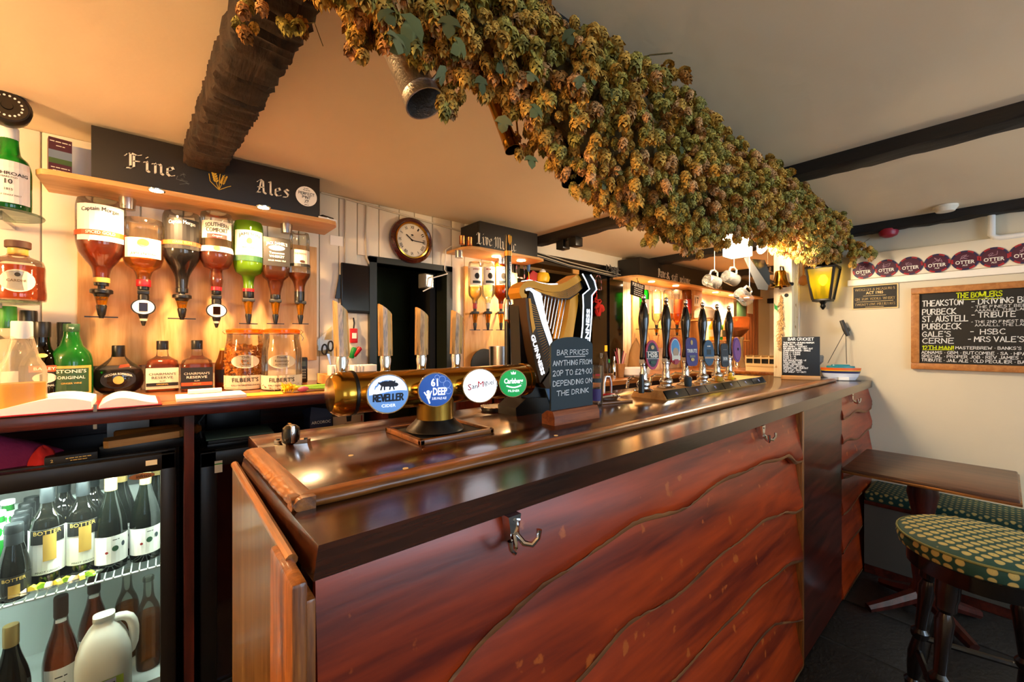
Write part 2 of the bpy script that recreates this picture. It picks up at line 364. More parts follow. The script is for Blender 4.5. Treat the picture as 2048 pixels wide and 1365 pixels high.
pbr('navy', '#1c2444', .5); pbr('yellow', '#f0c020', .4); pbr('orange', '#e8641c', .4); pbr('grey', '#6f6f6c', .5); pbr('dark_grey', '#2a2b2c', .5)
glow('bulb_warm', '#ffd9a0', 14); glow('bulb_white', '#ffdfb4', 22); glow('spot_disc', '#ffe2b4', 30)
ZC, YB, XR = 2.14, 2.35, 3.43
ZT = 1.118; ZL = 1.10; YL = .5398; YS = .664; ZK = 1.145; YK = 1.74      # bar slab top, ledge, their front edges; back counter
# ================================================================ shell
struct('floor', MB().box((-1.7, -2.5, -.08), (7.4, 5, -.012)), 'stone')
fl = bpy.data.objects['floor']
base = MB().box((-.5, -.5, -.02), (.5, .5, 0), bev=.012)
s0 = None; rr = random.Random(3)
y = -2.3
while y < .55:
    hgt = rr.choice((.34, .42, .5)); x = .7+rr.uniform(-.3, 0)
    while x < 3.5:
        wd = rr.uniform(.4, .75)
        if s0 is None: s0 = ob('flagstone', base, 'stone', fl)
        else: q = s0.copy(); COL.objects.link(q); s_ = q
        t = s0 if x < 1.0 and y < -2.2 and s0.location.x == 0 else q
        t.location = (x+wd/2, y+hgt/2, rr.uniform(-.008, -.002)); t.scale = (wd-.014, hgt-.014, .6); x += wd
    y += hgt
struct('ceiling', MB().box((-1.7, .76, ZC), (7.4, 5, ZC+.08)), 'plaster')
struct('ceiling_lounge', MB().box((-1.7, -2.5, ZC), (7.4, .76, ZC+.08)), 'plaster')
struct('wall_left', MB().box((-1.7, -2.5, 0), (-1.6, 5, ZC)), 'cream_wall')
mb = MB()
WX = [(-1.0, 0.0), (.875, 2.125), (2.375, 3.625)]
xs = -1.7
for a, b in WX:
    mb.box((xs, -2.5, 0), (a, -2.4, ZC)); mb.box((a, -2.5, 0), (b, -2.4, .9)); mb.box((a, -2.5, 2.0), (b, -2.4, ZC)); xs = b
mb.box((xs, -2.5, 0), (XR+.1, -2.4, ZC))
struct('wall_front', mb, 'cream_wall')
glass('window_glass', '#f4f8fa', .05)
for i, (a, b) in enumerate(WX):
    mb = MB()
    for q in (a, (a+b)/2-.02, b-.04): mb.box((q, -2.48, .9), (q+.04, -2.42, 2.0))
    for q in (.9, 1.43, 1.96): mb.box((a, -2.48, q), (b, -2.42, q+.04))
    wo = struct('window_%d' % (i+1), mb, 'white')
    ob('pane', MB().box((a, -2.452, .9), (b, -2.448, 2.0)), 'window_glass', wo)
struct('wall_right', MB().box((XR, -2.5, 0), (XR+.1, .98, ZC)), 'cream_wall')
struct('trim_1', MB().box((XR-.012, .93, ZL), (XR+.11, 1.0, ZC), bev=.004), 'cream')
struct('wall_end', MB().box((7.2, .98, 0), (7.3, 5, ZC)), 'white')
struct('wall_passage', MB().box((XR+.1, .9, 0), (7.3, .98, ZC)), 'cream_wall')
# back wall: backing with a doorway and a hatch, clad in vertical boards
DX0, DX1, DZ = .911, 1.434, 1.80
HX0, HX1, HZ0, HZ1 = 2.03, 2.91, 1.06, 1.97
mb = MB()
mb.box((-1.7, YB, 0), (DX0, YB+.1, ZC)); mb.box((DX0, YB, DZ), (DX1, YB+.1, ZC)); mb.box((DX1, YB, 0), (HX0, YB+.1, ZC))
mb.box((HX0, YB, 0), (HX1, YB+.1, HZ0)); mb.box((HX0, YB, HZ1), (HX1, YB+.1, ZC)); mb.box((HX1, YB, 0), (7.3, YB+.1, ZC))
wb = struct('wall_back', mb, 'cream')
x = -1.02; rr = random.Random(5)
while x < 6.0:
    wd = rr.choice((.1, .125, .14)); a, b = x+.002, x+wd-.002; z0 = .95
    x += wd; c = (a+b)/2
    if HX0-.06 < b and a < 3.32: 
        if a < HX0-.06 < b: b = HX0-.06
        elif a < 3.32 < b: a = 3.32
        else: continue
    if DX0-.03 < c < DX1+.03: z0 = DZ+.035
    ob('plank', MB().box((a, YB-.014, z0), (b, YB+.002, ZC-.001), bev=.004), 'cream', wb)
# door frame (dark green-black), room beyond
mb = MB()
mb.box((DX0-.012, YB-.03, 0), (DX0+.03, YB+.1, DZ+.03)); mb.box((DX1-.03, YB-.03, 0), (DX1+.012, YB+.1, DZ+.03)); mb.box((DX0-.012, YB-.03, DZ), (DX1+.012, YB+.1, DZ+.035))
pbr('door_green', '#1d231c', .4); struct('door_1', mb, 'door_green')
struct('trim_2', MB().box((DX1-.075, YB+.11, 0), (DX1-.035, YB+.40, DZ+.02)), 'black_matt')
struct('wall_store', MB().box((-1.7, 3.3, 0), (2.0, 3.4, ZC)), 'olive_wall')
mb = MB()
for z in (1.02, 1.38, 1.52): mb.box((.4, 3.27, z), (1.9, 3.3, z+.02))
for xx in (1.02, 1.32, 1.62): mb.box((xx, 3.275, .2), (xx+.018, 3.3, 1.54))
struct('trim_3', mb, 'olive_wall')
struct('wall_partition', MB().box((1.95, YB+.1, 0), (2.0, 4.6, ZC)), 'olive_wall')
# hatch: black surround, room beyond with a tan wall
mb = MB()
mb.box((HX0-.06, YB-.03, HZ1-.02), (HX1+.41, YB+.12, HZ1+.06)); mb.box((HX1, YB-.02, .9), (HX1+.2, YB+.12, HZ1)); mb.box((HX1+.2, YB-.035, .9), (3.315, YB+.1, HZ1))
mb.box((HX0-.06, YB-.03, .9), (HX0, YB+.12, HZ1)); mb.box((HX1-.04, YB-.03, .9), (HX1+.01, YB+.12, HZ1))
struct('trim_4', mb, 'black_gloss')
struct('wall_snug', MB().box((1.95, 4.5, 0), (7.3, 4.6, ZC)), 'tan_wall')
struct('trim_5', MB().box((2.0, 3.4, 2.05), (5.0, 3.5, ZC)), 'beam_x')
# ================================================================ beams
def beam(name, p0, p1, w, h, m, n=40, amp=.006, ridge=0., seed=1):
    R = random.Random(seed); p0, p1 = V(p0), V(p1); t = (p1-p0).normalized(); s = t.cross(V((0,0,1))).normalized(); u = V((0,0,1))
    sec = [(-.5, 0), (-.5, -.5), (-.48, -.9), (-.38, -1), (-.12, -1.02), (.12, -1.02), (.38, -1), (.48, -.9), (.5, -.5), (.5, 0)]
    vs, fs = [], []; k = len(sec)
    for i in range(n+1):
        c = p0+(p1-p0)*i/n; rg = ridge*(R.random()-.5)
        for a, b in sec:
            q = 0 if b == 0 else 1
            vs.append(c+s*(a*w+q*R.uniform(-amp, amp)+rg*a)+u*(b*h+q*R.uniform(-amp, amp)+q*rg*.5))
    for i in range(n):
        for j in range(k-1): fs.append((i*k+j, i*k+j+1, (i+1)*k+j+1, (i+1)*k+j))
    fs += [tuple(range(k)), tuple(range(n*k+k-1, n*k-1, -1))]
    return struct(name, MB().add(vs, fs), m, smooth=50)
beam('trim_6', (.215, .62, ZC), (.125, 2.27, ZC), .135, .085, 'bark', n=130, amp=.006, ridge=.02, seed=4)
beam('trim_7', (2.22, -2.4, ZC), (2.22, 2.33, ZC), .115, .055, 'beam', n=60, seed=5)
beam('trim_8', (3.60, 1.0, ZC), (3.62, 2.33, ZC), .11, .06, 'beam', n=40, seed=6)
ZS = 2.07                                             # the lounge ceiling sags towards the right wall
struct('ceiling_sag', MB().prism([(2.29, -2.4, ZC-.001), (XR, -2.4, ZS), (XR, -2.4, ZC-.0005)], (0, 3.04, 0)), 'plaster')
beam('trim_15', (3.375, -2.4, ZS+.012), (3.375, .64, ZS+.012), .085, .06, 'beam', n=60, seed=11)
beam('trim_9', (4.95, 1.0, ZC), (4.95, 2.33, ZC), .12, .08, 'beam', n=30, seed=7)
beam('trim_10', (.15, .76, ZC), (XR, .76, ZC), .14, .075, 'beam_x', n=60, seed=8)
struct('trim_11', MB().box((7.1, .98, 1.93), (7.2, YB, 2.0)), 'beam')
# picture-rail soffit on the right wall
struct('trim_12', MB().box((XR-.035, -2.4, 1.745), (XR, .64, 1.90), bev=.003), 'cream')
struct('trim_13', MB().box((XR-.02, -2.4, 1.705), (XR, .66, 1.745), bev=.004), 'white')
# reddish boarded end of the back wall
mb0 = MB(); wc = struct('wall_clad', MB().box((6.02, YB-.02, .9), (6.62, YB, ZC)), 'red_wood')
wood('clad', '#8a4a26', '#b9743f', 'Z', 1.4, .5)
for i in range(6): ob('board', MB().box((6.03+i*.098, YB-.05, .95), (6.03+i*.098+.09, YB-.02, ZC), bev=.006), 'clad', wc)
# ================================================================ the bar counter
XB0, XB1 = .1456, XR-.001                       # ledge ends
bar = thing('bar_counter', 'long dark wooden bar counter with a wavy waney-edged board front', 'bar counter', (.13, YS, 0))
O = V((.13, YS, 0))
def rel(mb, o=O): mb.v = [tuple(V(p)-o) for p in mb.v]; return mb
SX1, SY1 = 3.16, 1.04
ob('counter_top', rel(MB().box((.15, YS+.008, ZL-.002), (SX1, SY1, ZT), bev=.003)), 'bar_top', bar)
# worn nosing along the slab's front and end
def nosing(p0, p1, s, m, name, wd=.032):
    p0, p1 = V(p0), V(p1); n = 90; R = random.Random(2); vs, fs = [], []
    sec = [(wd, ZT+.0006), (wd*.45, ZT+.0012), (.006, ZT-.001), (.001, ZT-.006), (0, ZT-.011), (.004, ZL+.001), (.012, ZL-.001), (wd, ZL-.001)]
    for i in range(n+1):
        c = p0+(p1-p0)*i/n; j = R.uniform(-.0012, .0012)
        vs += [(c.x+s[0]*(a+j*(a < .01)), c.y+s[1]*(a+j*(a < .01)), z) for a, z in sec]
    k = len(sec)
    for i in range(n):
        for q in range(k): fs.append((i*k+q, i*k+(q+1) % k, (i+1)*k+(q+1) % k, (i+1)*k+q))
    fs += [tuple(range(k)), tuple(range(n*k+k-1, n*k-1, -1))]
    ob(name, rel(MB().add(vs, fs)), m, bar, smooth=60)
nosing((.1438, YS, 0), (SX1, YS, 0), (0, 1), 'bar_edge', 'front_nosing')
nosing((.1438, YS, 0), (.132, SY1+.004, 0), (1, 0), 'bar_edge_y', 'end_nosing')
zb = ZL-.042
ob('ledge', rel(MB().add([(XB0,YL,ZL),(XB1,YL,ZL),(XB1,YL,zb),(XB0-.006,YL,zb),(.133,1.05,ZL),(XB1,1.05,ZL),(XB1,1.05,zb),(.124,1.05,zb)],
    [(0,1,5,4),(3,2,1,0),(7,6,2,3),(4,5,6,7),(0,4,7,3),(1,2,6,5)])), 'bar_ledge', bar)
ob('side_panel', rel(MB().box((.1165, .575, 0), (.1285, 1.085, 1.078))), 'bar_side', bar)
ob('side_molding', rel(MB().tube([(.1225, .57, 1.078), (.1215, 1.09, 1.078)], .0075, 10)), 'bar_edge_y', bar)
ob('corner_post', rel(MB().box((.108, .505, 0), (.1255, .625, 1.08), bev=.005)), 'bar_post', bar)
ob('corner_strip', rel(MB().box((.120, .515, 0), (.137, .60, 1.052), bev=.004)), 'bar_post', bar)
ob('carcass', rel(MB().box((.14, YL+.06, 0), (XB1-.004, 1.05, zb))), 'mahogany', bar)
# waney boards: lower edges read off the photograph on the front plane
YP = YL+.018
wood('waney_worn', '#4a2412', '#9a6234', 'X', .8, .5, bump=.3)
E = [[(960,1270),(1093,1154),(1173,1097),(1253,1052),(1359,1013),(1448,955),(1505,933),(1563,913),(1582,930)],
     [(1128,1365),(1235,1252),(1328,1194),(1385,1150),(1448,1092),(1510,1048),(1554,1024),(1580,1028),(1598,1017)],
     [(1323,1365),(1403,1283),(1487,1194),(1554,1135),(1594,1121)],
     [(1443,1365),(1487,1300),(1532,1250),(1594,1238)]]
def edge_fn(pts, z_left):
    P = sorted((onY(a, b, YP).x, onY(a, b, YP).z) for a, b in pts)
    P = [(.1, z_left)] + P + [(P[-1][0]+.3, P[-1][1]-.01)]
    def f(x):
        for (x0, z0), (x1, z1) in zip(P, P[1:]):
            if x0 <= x <= x1:
                t = (x-x0)/(x1-x0); t = t*t*(3-2*t)*.5+t*.5; return z0+(z1-z0)*t+.004*math.sin(x*17)
        return P[-1][1]
    return f
fs_ = [lambda x: ZL-.05] + [edge_fn(e, z) for e, z in zip(E, (.70, .50, .30, .12))] + [lambda x: .0]
XS = 2.015
def board(f_top, f_bot, x0, x1, n, name='board', yp=YP, m='waney', out=.023):
    vs, fs = [], []
    for i in range(n+1):
        x = x0+(x1-x0)*i/n; zt = f_top(x)+.03; zb = f_bot(x)
        yb = yp-out
        prof = [(yp+.014, zt), (yp+.006, zt-.02), (yp-out*.35, zb+(zt-zb)*.5), (yb-.001, zb+.03), (yb, zb+.012), (yb+.004, zb+.003), (yb+.016, zb), (yp+.03, zb)]
        vs += [(x, a, b) for a, b in prof]
    k = 8
    for i in range(n):
        for j in range(k-1): fs.append((i*k+j, i*k+j+1, (i+1)*k+j+1, (i+1)*k+j))
    fs += [tuple(range(k)), tuple(range(n*k+k-1, n*k-1, -1))]
    ob(name, rel(MB().add(vs, fs)), m, bar, smooth=45)
    R = random.Random(int(f_bot(1.0)*1000)); vs, fs = [], []
    for i in range(2*n+1):                              # worn pale arris along the waney edge
        x = x0+(x1-x0)*i/(2*n); zb_ = f_bot(x); h = .006+.006*abs(math.sin(x*7+zb_*9))+R.uniform(-.002,.002)
        vs += [(x, yp-out-.0012, zb_+.004+h), (x, yp-out-.002, zb_+.006), (x, yp-out+.006, zb_-.0005)]
    for i in range(2*n):
        for j in range(2): fs.append((i*3+j, i*3+j+1, i*3+j+4, i*3+j+3))
    ob('waney_edge', rel(MB().add(vs, fs)), 'waney_worn', bar, smooth=60)
for i in range(5):
    board(fs_[i] if i == 0 else (lambda x, f=fs_[i]: f(x)), fs_[i+1], .148, XS, 60)
# second section of the front, beyond the upright
ob('upright', rel(MB().box((XS-.002, YL-.004, 0), (XS+.022, YL+.05, zb), bev=.003)), 'bar_post', bar)
ob('front_panel', rel(MB().box((XS+.02, YL+.006, 0), (2.70, YL+.05, zb))), 'mahogany', bar)
def wav(z, s): return lambda x: z+.012*math.sin(x*5+s)+.008*math.sin(x*13+s*2)+(.02 if x > 3.4 else 0)
W2 = [lambda x: ZL-.05, wav(.93, 0), wav(.80, 1.3), wav(.62, 2.2), wav(.45, 3), wav(.25, 4.4), lambda x: 0.]
for i in range(6): board(W2[i], W2[i+1], 2.70, XB1-.004, 24, yp=YL+.016, m='waney', out=.016)
# double coat hooks under the ledge
def hook(px, py, label):
    p = onY(px, py, YP-.02)
    h = thing('coat_hook', label, 'hook', p, 0, 'coat hooks along the bar front')
    pl = [(-.014,0,.024),(.014,0,.024),(.010,0,.0),(.009,0,-.022),(-.009,0,-.022),(-.010,0,.0)]
    ob('plate', MB().prism(pl, (0, .02, 0)), 'chrome', h)
    for s in (-1, 1):
        ob('prong', MB().tube([(s*.004,.0,-.010),(s*.010,-.012,-.022),(s*.020,-.022,-.024),(s*.030,-.026,-.014),(s*.032,-.026,.0)], [.005,.005,.0045,.004,.005], 8), 'chrome', h)
    for z in (.016, -.012): ob('screw', MB().lathe([(.003,-.002),(.003,0)], 8, M=Matrix.Translation((0,-.002,z)) @ Matrix.Rotation(math.pi/2,4,'X')), 'steel', h)
hook(1030, 1060, 'chrome double coat hook on the bar front nearest the corner post')
hook(1528, 866, 'chrome double coat hook on the waney boards just before the upright')
hook(1706, 797, 'chrome double coat hook near the cream wall end of the bar')
for k, (px, py) in enumerate([(682+20, 912), (811, 938), (1112, 872), (1134, 871)][:3]):
    p = onZ(px, py, ZT)
    o = ob('brass_screw_plug', MB().lathe([(.005, 0), (.005, .0012)], 12), 'gilt', None, loc=p)
    tag(o, 'pale plug in the bar top ' + ('by the black flap bracket', 'below the blue cider badge', 'in front of the price board')[k], 'plug')
# black and chrome bracket at the end of the bar top
p = onZ(582, 888, ZT)
t = thing('flap_bracket', 'black and chrome bar flap bracket bolted to the bar top end', 'bracket', p, 0)
for s, rz in ((-1, 2.4), (1, -.35)):
    M = Matrix.Rotation(rz, 4, 'Z')
    ob('foot', MB().prism([(0,-.011,0),(.034,-.008,0),(.040,0,0),(.034,.008,0),(0,.011,0)], (0,0,.009), M), 'chrome', t)
    ob('bolt', MB().lathe([(.004,.009),(.004,.011)], 10, M=M @ Matrix.Translation((.03,0,0))), 'black', t)
ob('barrel', MB().lathe([(.012,0),(.018,.006),(.019,.026),(.017,.036),(.010,.042)], 18), 'black_gloss', t)
ob('strap', MB().box((-.004,-.021,.004), (.004,.021,.044), bev=.002), 'chrome', t)
# ================================================================ bottles: silhouettes read off the photograph, set where they stand
glass('g_clear', '#f6f4ee', .02); glass('g_green', '#3cc04e', .35, spec=.8); glass('g_dkgreen', '#2c4a20', .30, spec=.8, body='#0e1c08'); glass('g_amber', '#a8641c', .35)
glass('g_brown', '#2c160a', .6, spec=.8, body='#0c0603'); glass('g_olive', '#4a4c20', .32, spec=.8, body='#17180a'); glass('g_frost', '#fbf8ee', .16, rough=.3, spec=.4); glass('g_lime', '#9fd83a', .35)
glass('l_amber', '#f4b45c', .30, body='#d07410'); glass('l_rum', '#f2a860', .38, body='#c85c0c'); glass('l_dark', '#8a3c14', .75, body='#2c0e04'); glass('l_gold', '#fbd070', .32, body='#e89a10'); glass('l_yellow', '#f6e03a', .55)
glass('l_lemon', '#f4dc50', .85, body='#e2bc06', rough=.3, spec=.3); glass('l_rose', '#f0a070', .35, body='#d0602c'); glass('l_brown', '#2a0f06', .85); glass('l_clear', '#eef0e4', .1); glass('l_peach', '#f6b870', .32, body='#e07a20'); glass('l_white', '#9aa03a', .4)
pbr('lab_cream', '#ece3cc', .6); pbr('lab_white', '#f4f2ec', .6); pbr('lab_dark', '#14110f', .5); pbr('lab_gold', '#c9a14a', .4); pbr('lab_green', '#1f4a2c', .5); pbr('lab_orange', '#c8501c', .5)
pbr('lab_red', '#8e1a1a', .5); pbr('ink', '#171513', .7); pbr('ink_brown', '#5a4630', .7); pbr('ink_gold', '#d8b35a', .5); pbr('ink_white', '#f3efe4', .7); pbr('ink_red', '#a8201c', .6)
pbr('foil_grey', '#1e2224', .4, .3); pbr('foil_gold', '#b59a62', .35, .5); pbr('cap_red', '#a81420', .35); pbr('cap_green', '#3f9a2c', .4); pbr('cork', '#4a2a1a', .6)
def bottle(name, label, px, yb, prof, gl, loc, liq=None, caps=(), labels=(), p=2, sy=1., group=None, k=1., n=28, cat='bottle', part='glass', liqpart='liquid'):
    s = dep(loc)/F
    P = [(h*s, (yb-y)*s) for h, y in prof]
    t = thing(name, label, cat, loc, face_cam(loc, k), group)
    def R(z):
        for (r0, z0), (r1, z1) in zip(P, P[1:]):
            if z0 <= z <= z1 and z1 > z0: return r0+(r1-r0)*(z-z0)/(z1-z0)
        return P[-1][0] if z > P[-1][1] else P[0][0]
    # densify + round the silhouette a little
    Q = []
    for (r0, z0), (r1, z1) in zip(P, P[1:]):
        m = max(1, int(max(abs(z1-z0)/.012, abs(r1-r0)/.006)))
        Q += [(r0+(r1-r0)*i/m, z0+(z1-z0)*i/m) for i in range(m)]
    Q.append(P[-1])
    for _ in range(2):
        Q = [Q[0]] + [((Q[i-1][0]+2*Q[i][0]+Q[i+1][0])/4, Q[i][1]) for i in range(1, len(Q)-1)] + [Q[-1]]
    ob(part, MB().lathe(Q, n, 1, sy, p), gl, t, smooth=50)
    if liq:
        zl = (yb-liq[0])*s
        LQ = [(max(r-.0022, .001)*.985, max(z, .004)) for r, z in Q if z < zl-.002] + [(max(R(zl)-.0022, .001)*.985, zl)]
        ob(liqpart, MB().lathe(LQ, n, 1, sy, p), liq[1], t, smooth=50)
    for c in caps:
        y0, y1, hw, m = c[:4]; nm = c[4] if len(c) > 4 else 'cap'
        z0, z1 = (yb-y0)*s, (yb-y1)*s; r = hw*s
        ob(nm, MB().lathe([(r*.96, z0), (r, z0+(z1-z0)*.06), (r, z1-(z1-z0)*.08), (r*.94, z1)], 20), m, t)
    for (y0, y1, ang, m, items) in labels:
        z0, z1 = (yb-y0)*s, (yb-y1)*s
        flat = p > 2
        def mp(a, b, e=0.):
            r = R(b)+.0009+e
            if flat: return V((a, -(r*sy), b))
            th = a/r
            return V((r*math.sin(th), -r*sy*math.cos(th), b))
        rm = R((z0+z1)/2); wa = rm*.93 if flat else rm*math.radians(ang)
        mb = MB(); nz = 6
        for j in range(nz): rect(mb, mp, -wa, z0+(z1-z0)*j/nz, wa, z0+(z1-z0)*(j+1)/nz, 1 if flat else 10)
        lo = ob('label', mb, m, t) if m else t
        for ii, it in enumerate(items):
            tx, sz, yy, mi = it[:4]; o = dict(it[4]) if len(it) > 4 else {}
            mb = MB(); mq = lambda a, b, e_=.0012+.0004*ii: mp(a, b, e_)
            yz = (yb-yy)*s
            kind = o.pop('kind', 'text')
            for key in ('x', 'width', 'arc'):
                if key in o: o[key] = o[key]*s
            if kind == 'text': put_text(mb, tx, mq, sz*s, y=yz, **o); nm = 'lettering'
            elif kind == 'blob': blob(mb, mq, o.get('x', 0), yz, sz[0]*s, sz[1]*s, 18); nm = 'emblem'
            elif kind == 'rect': rect(mb, mq, o.get('x', 0)-sz[0]*s, yz-sz[1]*s, o.get('x', 0)+sz[0]*s, yz+sz[1]*s, 8); nm = 'band'
            elif kind == 'hand': strokes(mb, tx, mq, sz*s, y=yz-sz*s/2, align='C', **o); nm = 'lettering'
            ob(nm, mb, mi, lo, smooth=0)
    return t
K = ZK
# ---------------------------------------------------------------- back counter and its uprights
bc = thing('back_counter', 'brown wooden back counter running beneath the spirit bottles to the doorway', 'counter', (.03, YK, 0))
bo = V((.03, YK, 0))
wood('counter', '#4a2410', '#a8662c', 'X', 1.1, .28, coat=.4)
ob('worktop', rel(MB().box((-1.3, YK, K-.02), (.765, YB-.015, K), bev=.004), bo), 'counter', bc)
ob('front_edge', rel(MB().box((-1.3, YK-.012, K-.042), (.765, YK+.012, K-.003), bev=.003), bo), 'mahogany', bc)
for x in (-.64, .055, .735): ob('upright', rel(MB().box((x, YK+.01, 0), (x+.026, YB-.02, K-.02)), bo), 'mahogany_z', bc)
ob('back_panel', rel(MB().box((-1.3, YB-.04, 0), (.735, YB-.018, K-.02)), bo), 'mahogany', bc)
# ---------------------------------------------------------------- glass-door bottle cooler
FX0, FX1, FZ1 = -.60, .034, .985
fr = thing('bottle_cooler', 'lit black bottle cooler with a glass door and wine inside', 'fridge', (-.28, 1.78, 0)); fo = V((-.28, 1.78, 0))
pbr('cooler_black', '#14110f', .35, var=.15); pbr('cooler_white', '#dfe8e4', .45)
mb = MB()
mb.box((FX0, 1.82, .06), (FX0+.03, 2.30, FZ1)); mb.box((FX1-.02, 1.82, .06), (FX1, 2.30, FZ1)); mb.box((FX0, 1.82, FZ1-.03), (FX1, 2.30, FZ1), bev=.006); mb.box((FX0, 1.82, .06), (FX1, 2.30, .16)); mb.box((FX0, 2.28, .06), (FX1, 2.30, FZ1))
mb.box((FX0, 1.86, 0), (FX1, 2.28, .06))
ob('cabinet', rel(mb, fo), 'cooler_black', fr)
mb = MB(); mb.box((FX0+.03, 2.262, .16), (FX1-.02, 2.278, FZ1-.03)); mb.box((FX0+.03, 1.84, .16), (FX0+.04, 2.27, FZ1-.03)); mb.box((FX1-.03, 1.84, .16), (FX1-.02, 2.27, FZ1-.03)); mb.box((FX0+.03, 1.84, .155), (FX1-.02, 2.27, .215))
ob('liner', rel(mb, fo), 'cooler_white', fr)
DXR = -.006
mb = MB(); mb.box((DXR, 1.765, .1), (FX1, 1.80, FZ1-.002), bev=.004); mb.box((FX0, 1.765, .1), (FX0+.05, 1.80, FZ1-.002), bev=.004); mb.box((FX0, 1.765, FZ1-.056), (FX1, 1.80, FZ1-.002), bev=.004); mb.box((FX0, 1.765, .1), (FX1, 1.80, .17), bev=.004)
dr = ob('door', rel(mb, fo), 'cooler_black', fr)
glass('door_glass', '#f2f6f4', .004, spec=.3)
ob('pane', rel(MB().box((FX0+.045, 1.782, .165), (DXR+.003, 1.786, FZ1-.05)), fo), 'door_glass', dr)
mb = MB()
for j in range(6):
    for i in range(16):
        x = FX0+.06+i*.033+(j % 2)*.016; mb.box((x, 2.258, .52-j*.012), (x+.02, 2.2635, .52-j*.012+.006))
ob('vent_slots', rel(mb, fo), 'black_matt', fr)
ob('evaporator_cover', rel(MB().box((FX0+.04, 2.23, .78), (FX1-.03, 2.262, .83), bev=.004), fo), 'grey', fr)
mb = MB()
for y in (1.82, 2.0, 2.24): mb.tube([(FX0+.04, y, .598), (FX1-.03, y, .598)], .004, 6)
for i in range(28):
    x = FX0+.05+i*.0205; mb.tube([(x, 1.815, .602), (x, 2.25, .602)], .0022, 5)
pbr('wire', '#d8dedc', .3, .6); ob('wire_shelf', rel(mb, fo), 'wire', fr)
glow('cooler_tube', '#e8fff4', 7)
ob('lamp_tube', rel(MB().tube([(FX0+.06, 1.84, .925), (DXR-.02, 1.84, .925)], .008, 8), fo), 'cooler_tube', fr)
lamp('AREA', (-.28, 1.86, .914), 11, (.86, 1, .92), size=.5, sizey=.03, name='cooler_light')
def face_y(Y, px, py): p = onY(px, py, Y); return plane_map(p, (1,0,0), (0,0,1))
p = onY(284, 953, 1.764)
so = ob('badge', rel(MB().disc(p, V((1,0,0)), V((0,0,1)), .031, .0095), fo), pbr('badge_brown', '#8a5a34', .5), fr, fix=False)
mb = MB(); put_text(mb, 'infrico', plane_map(p-V((0,.001,0)), (1,0,0), (0,0,1)), .014, x=.004); ob('lettering', rel(mb, fo), 'ink', so, smooth=0)
p = onY(303, 926, 1.764)
ob('price_sticker', rel(MB().box(p-V((.014,.0005,.008)), p+V((.014,.001,.008))), fo), 'lab_cream', fr)
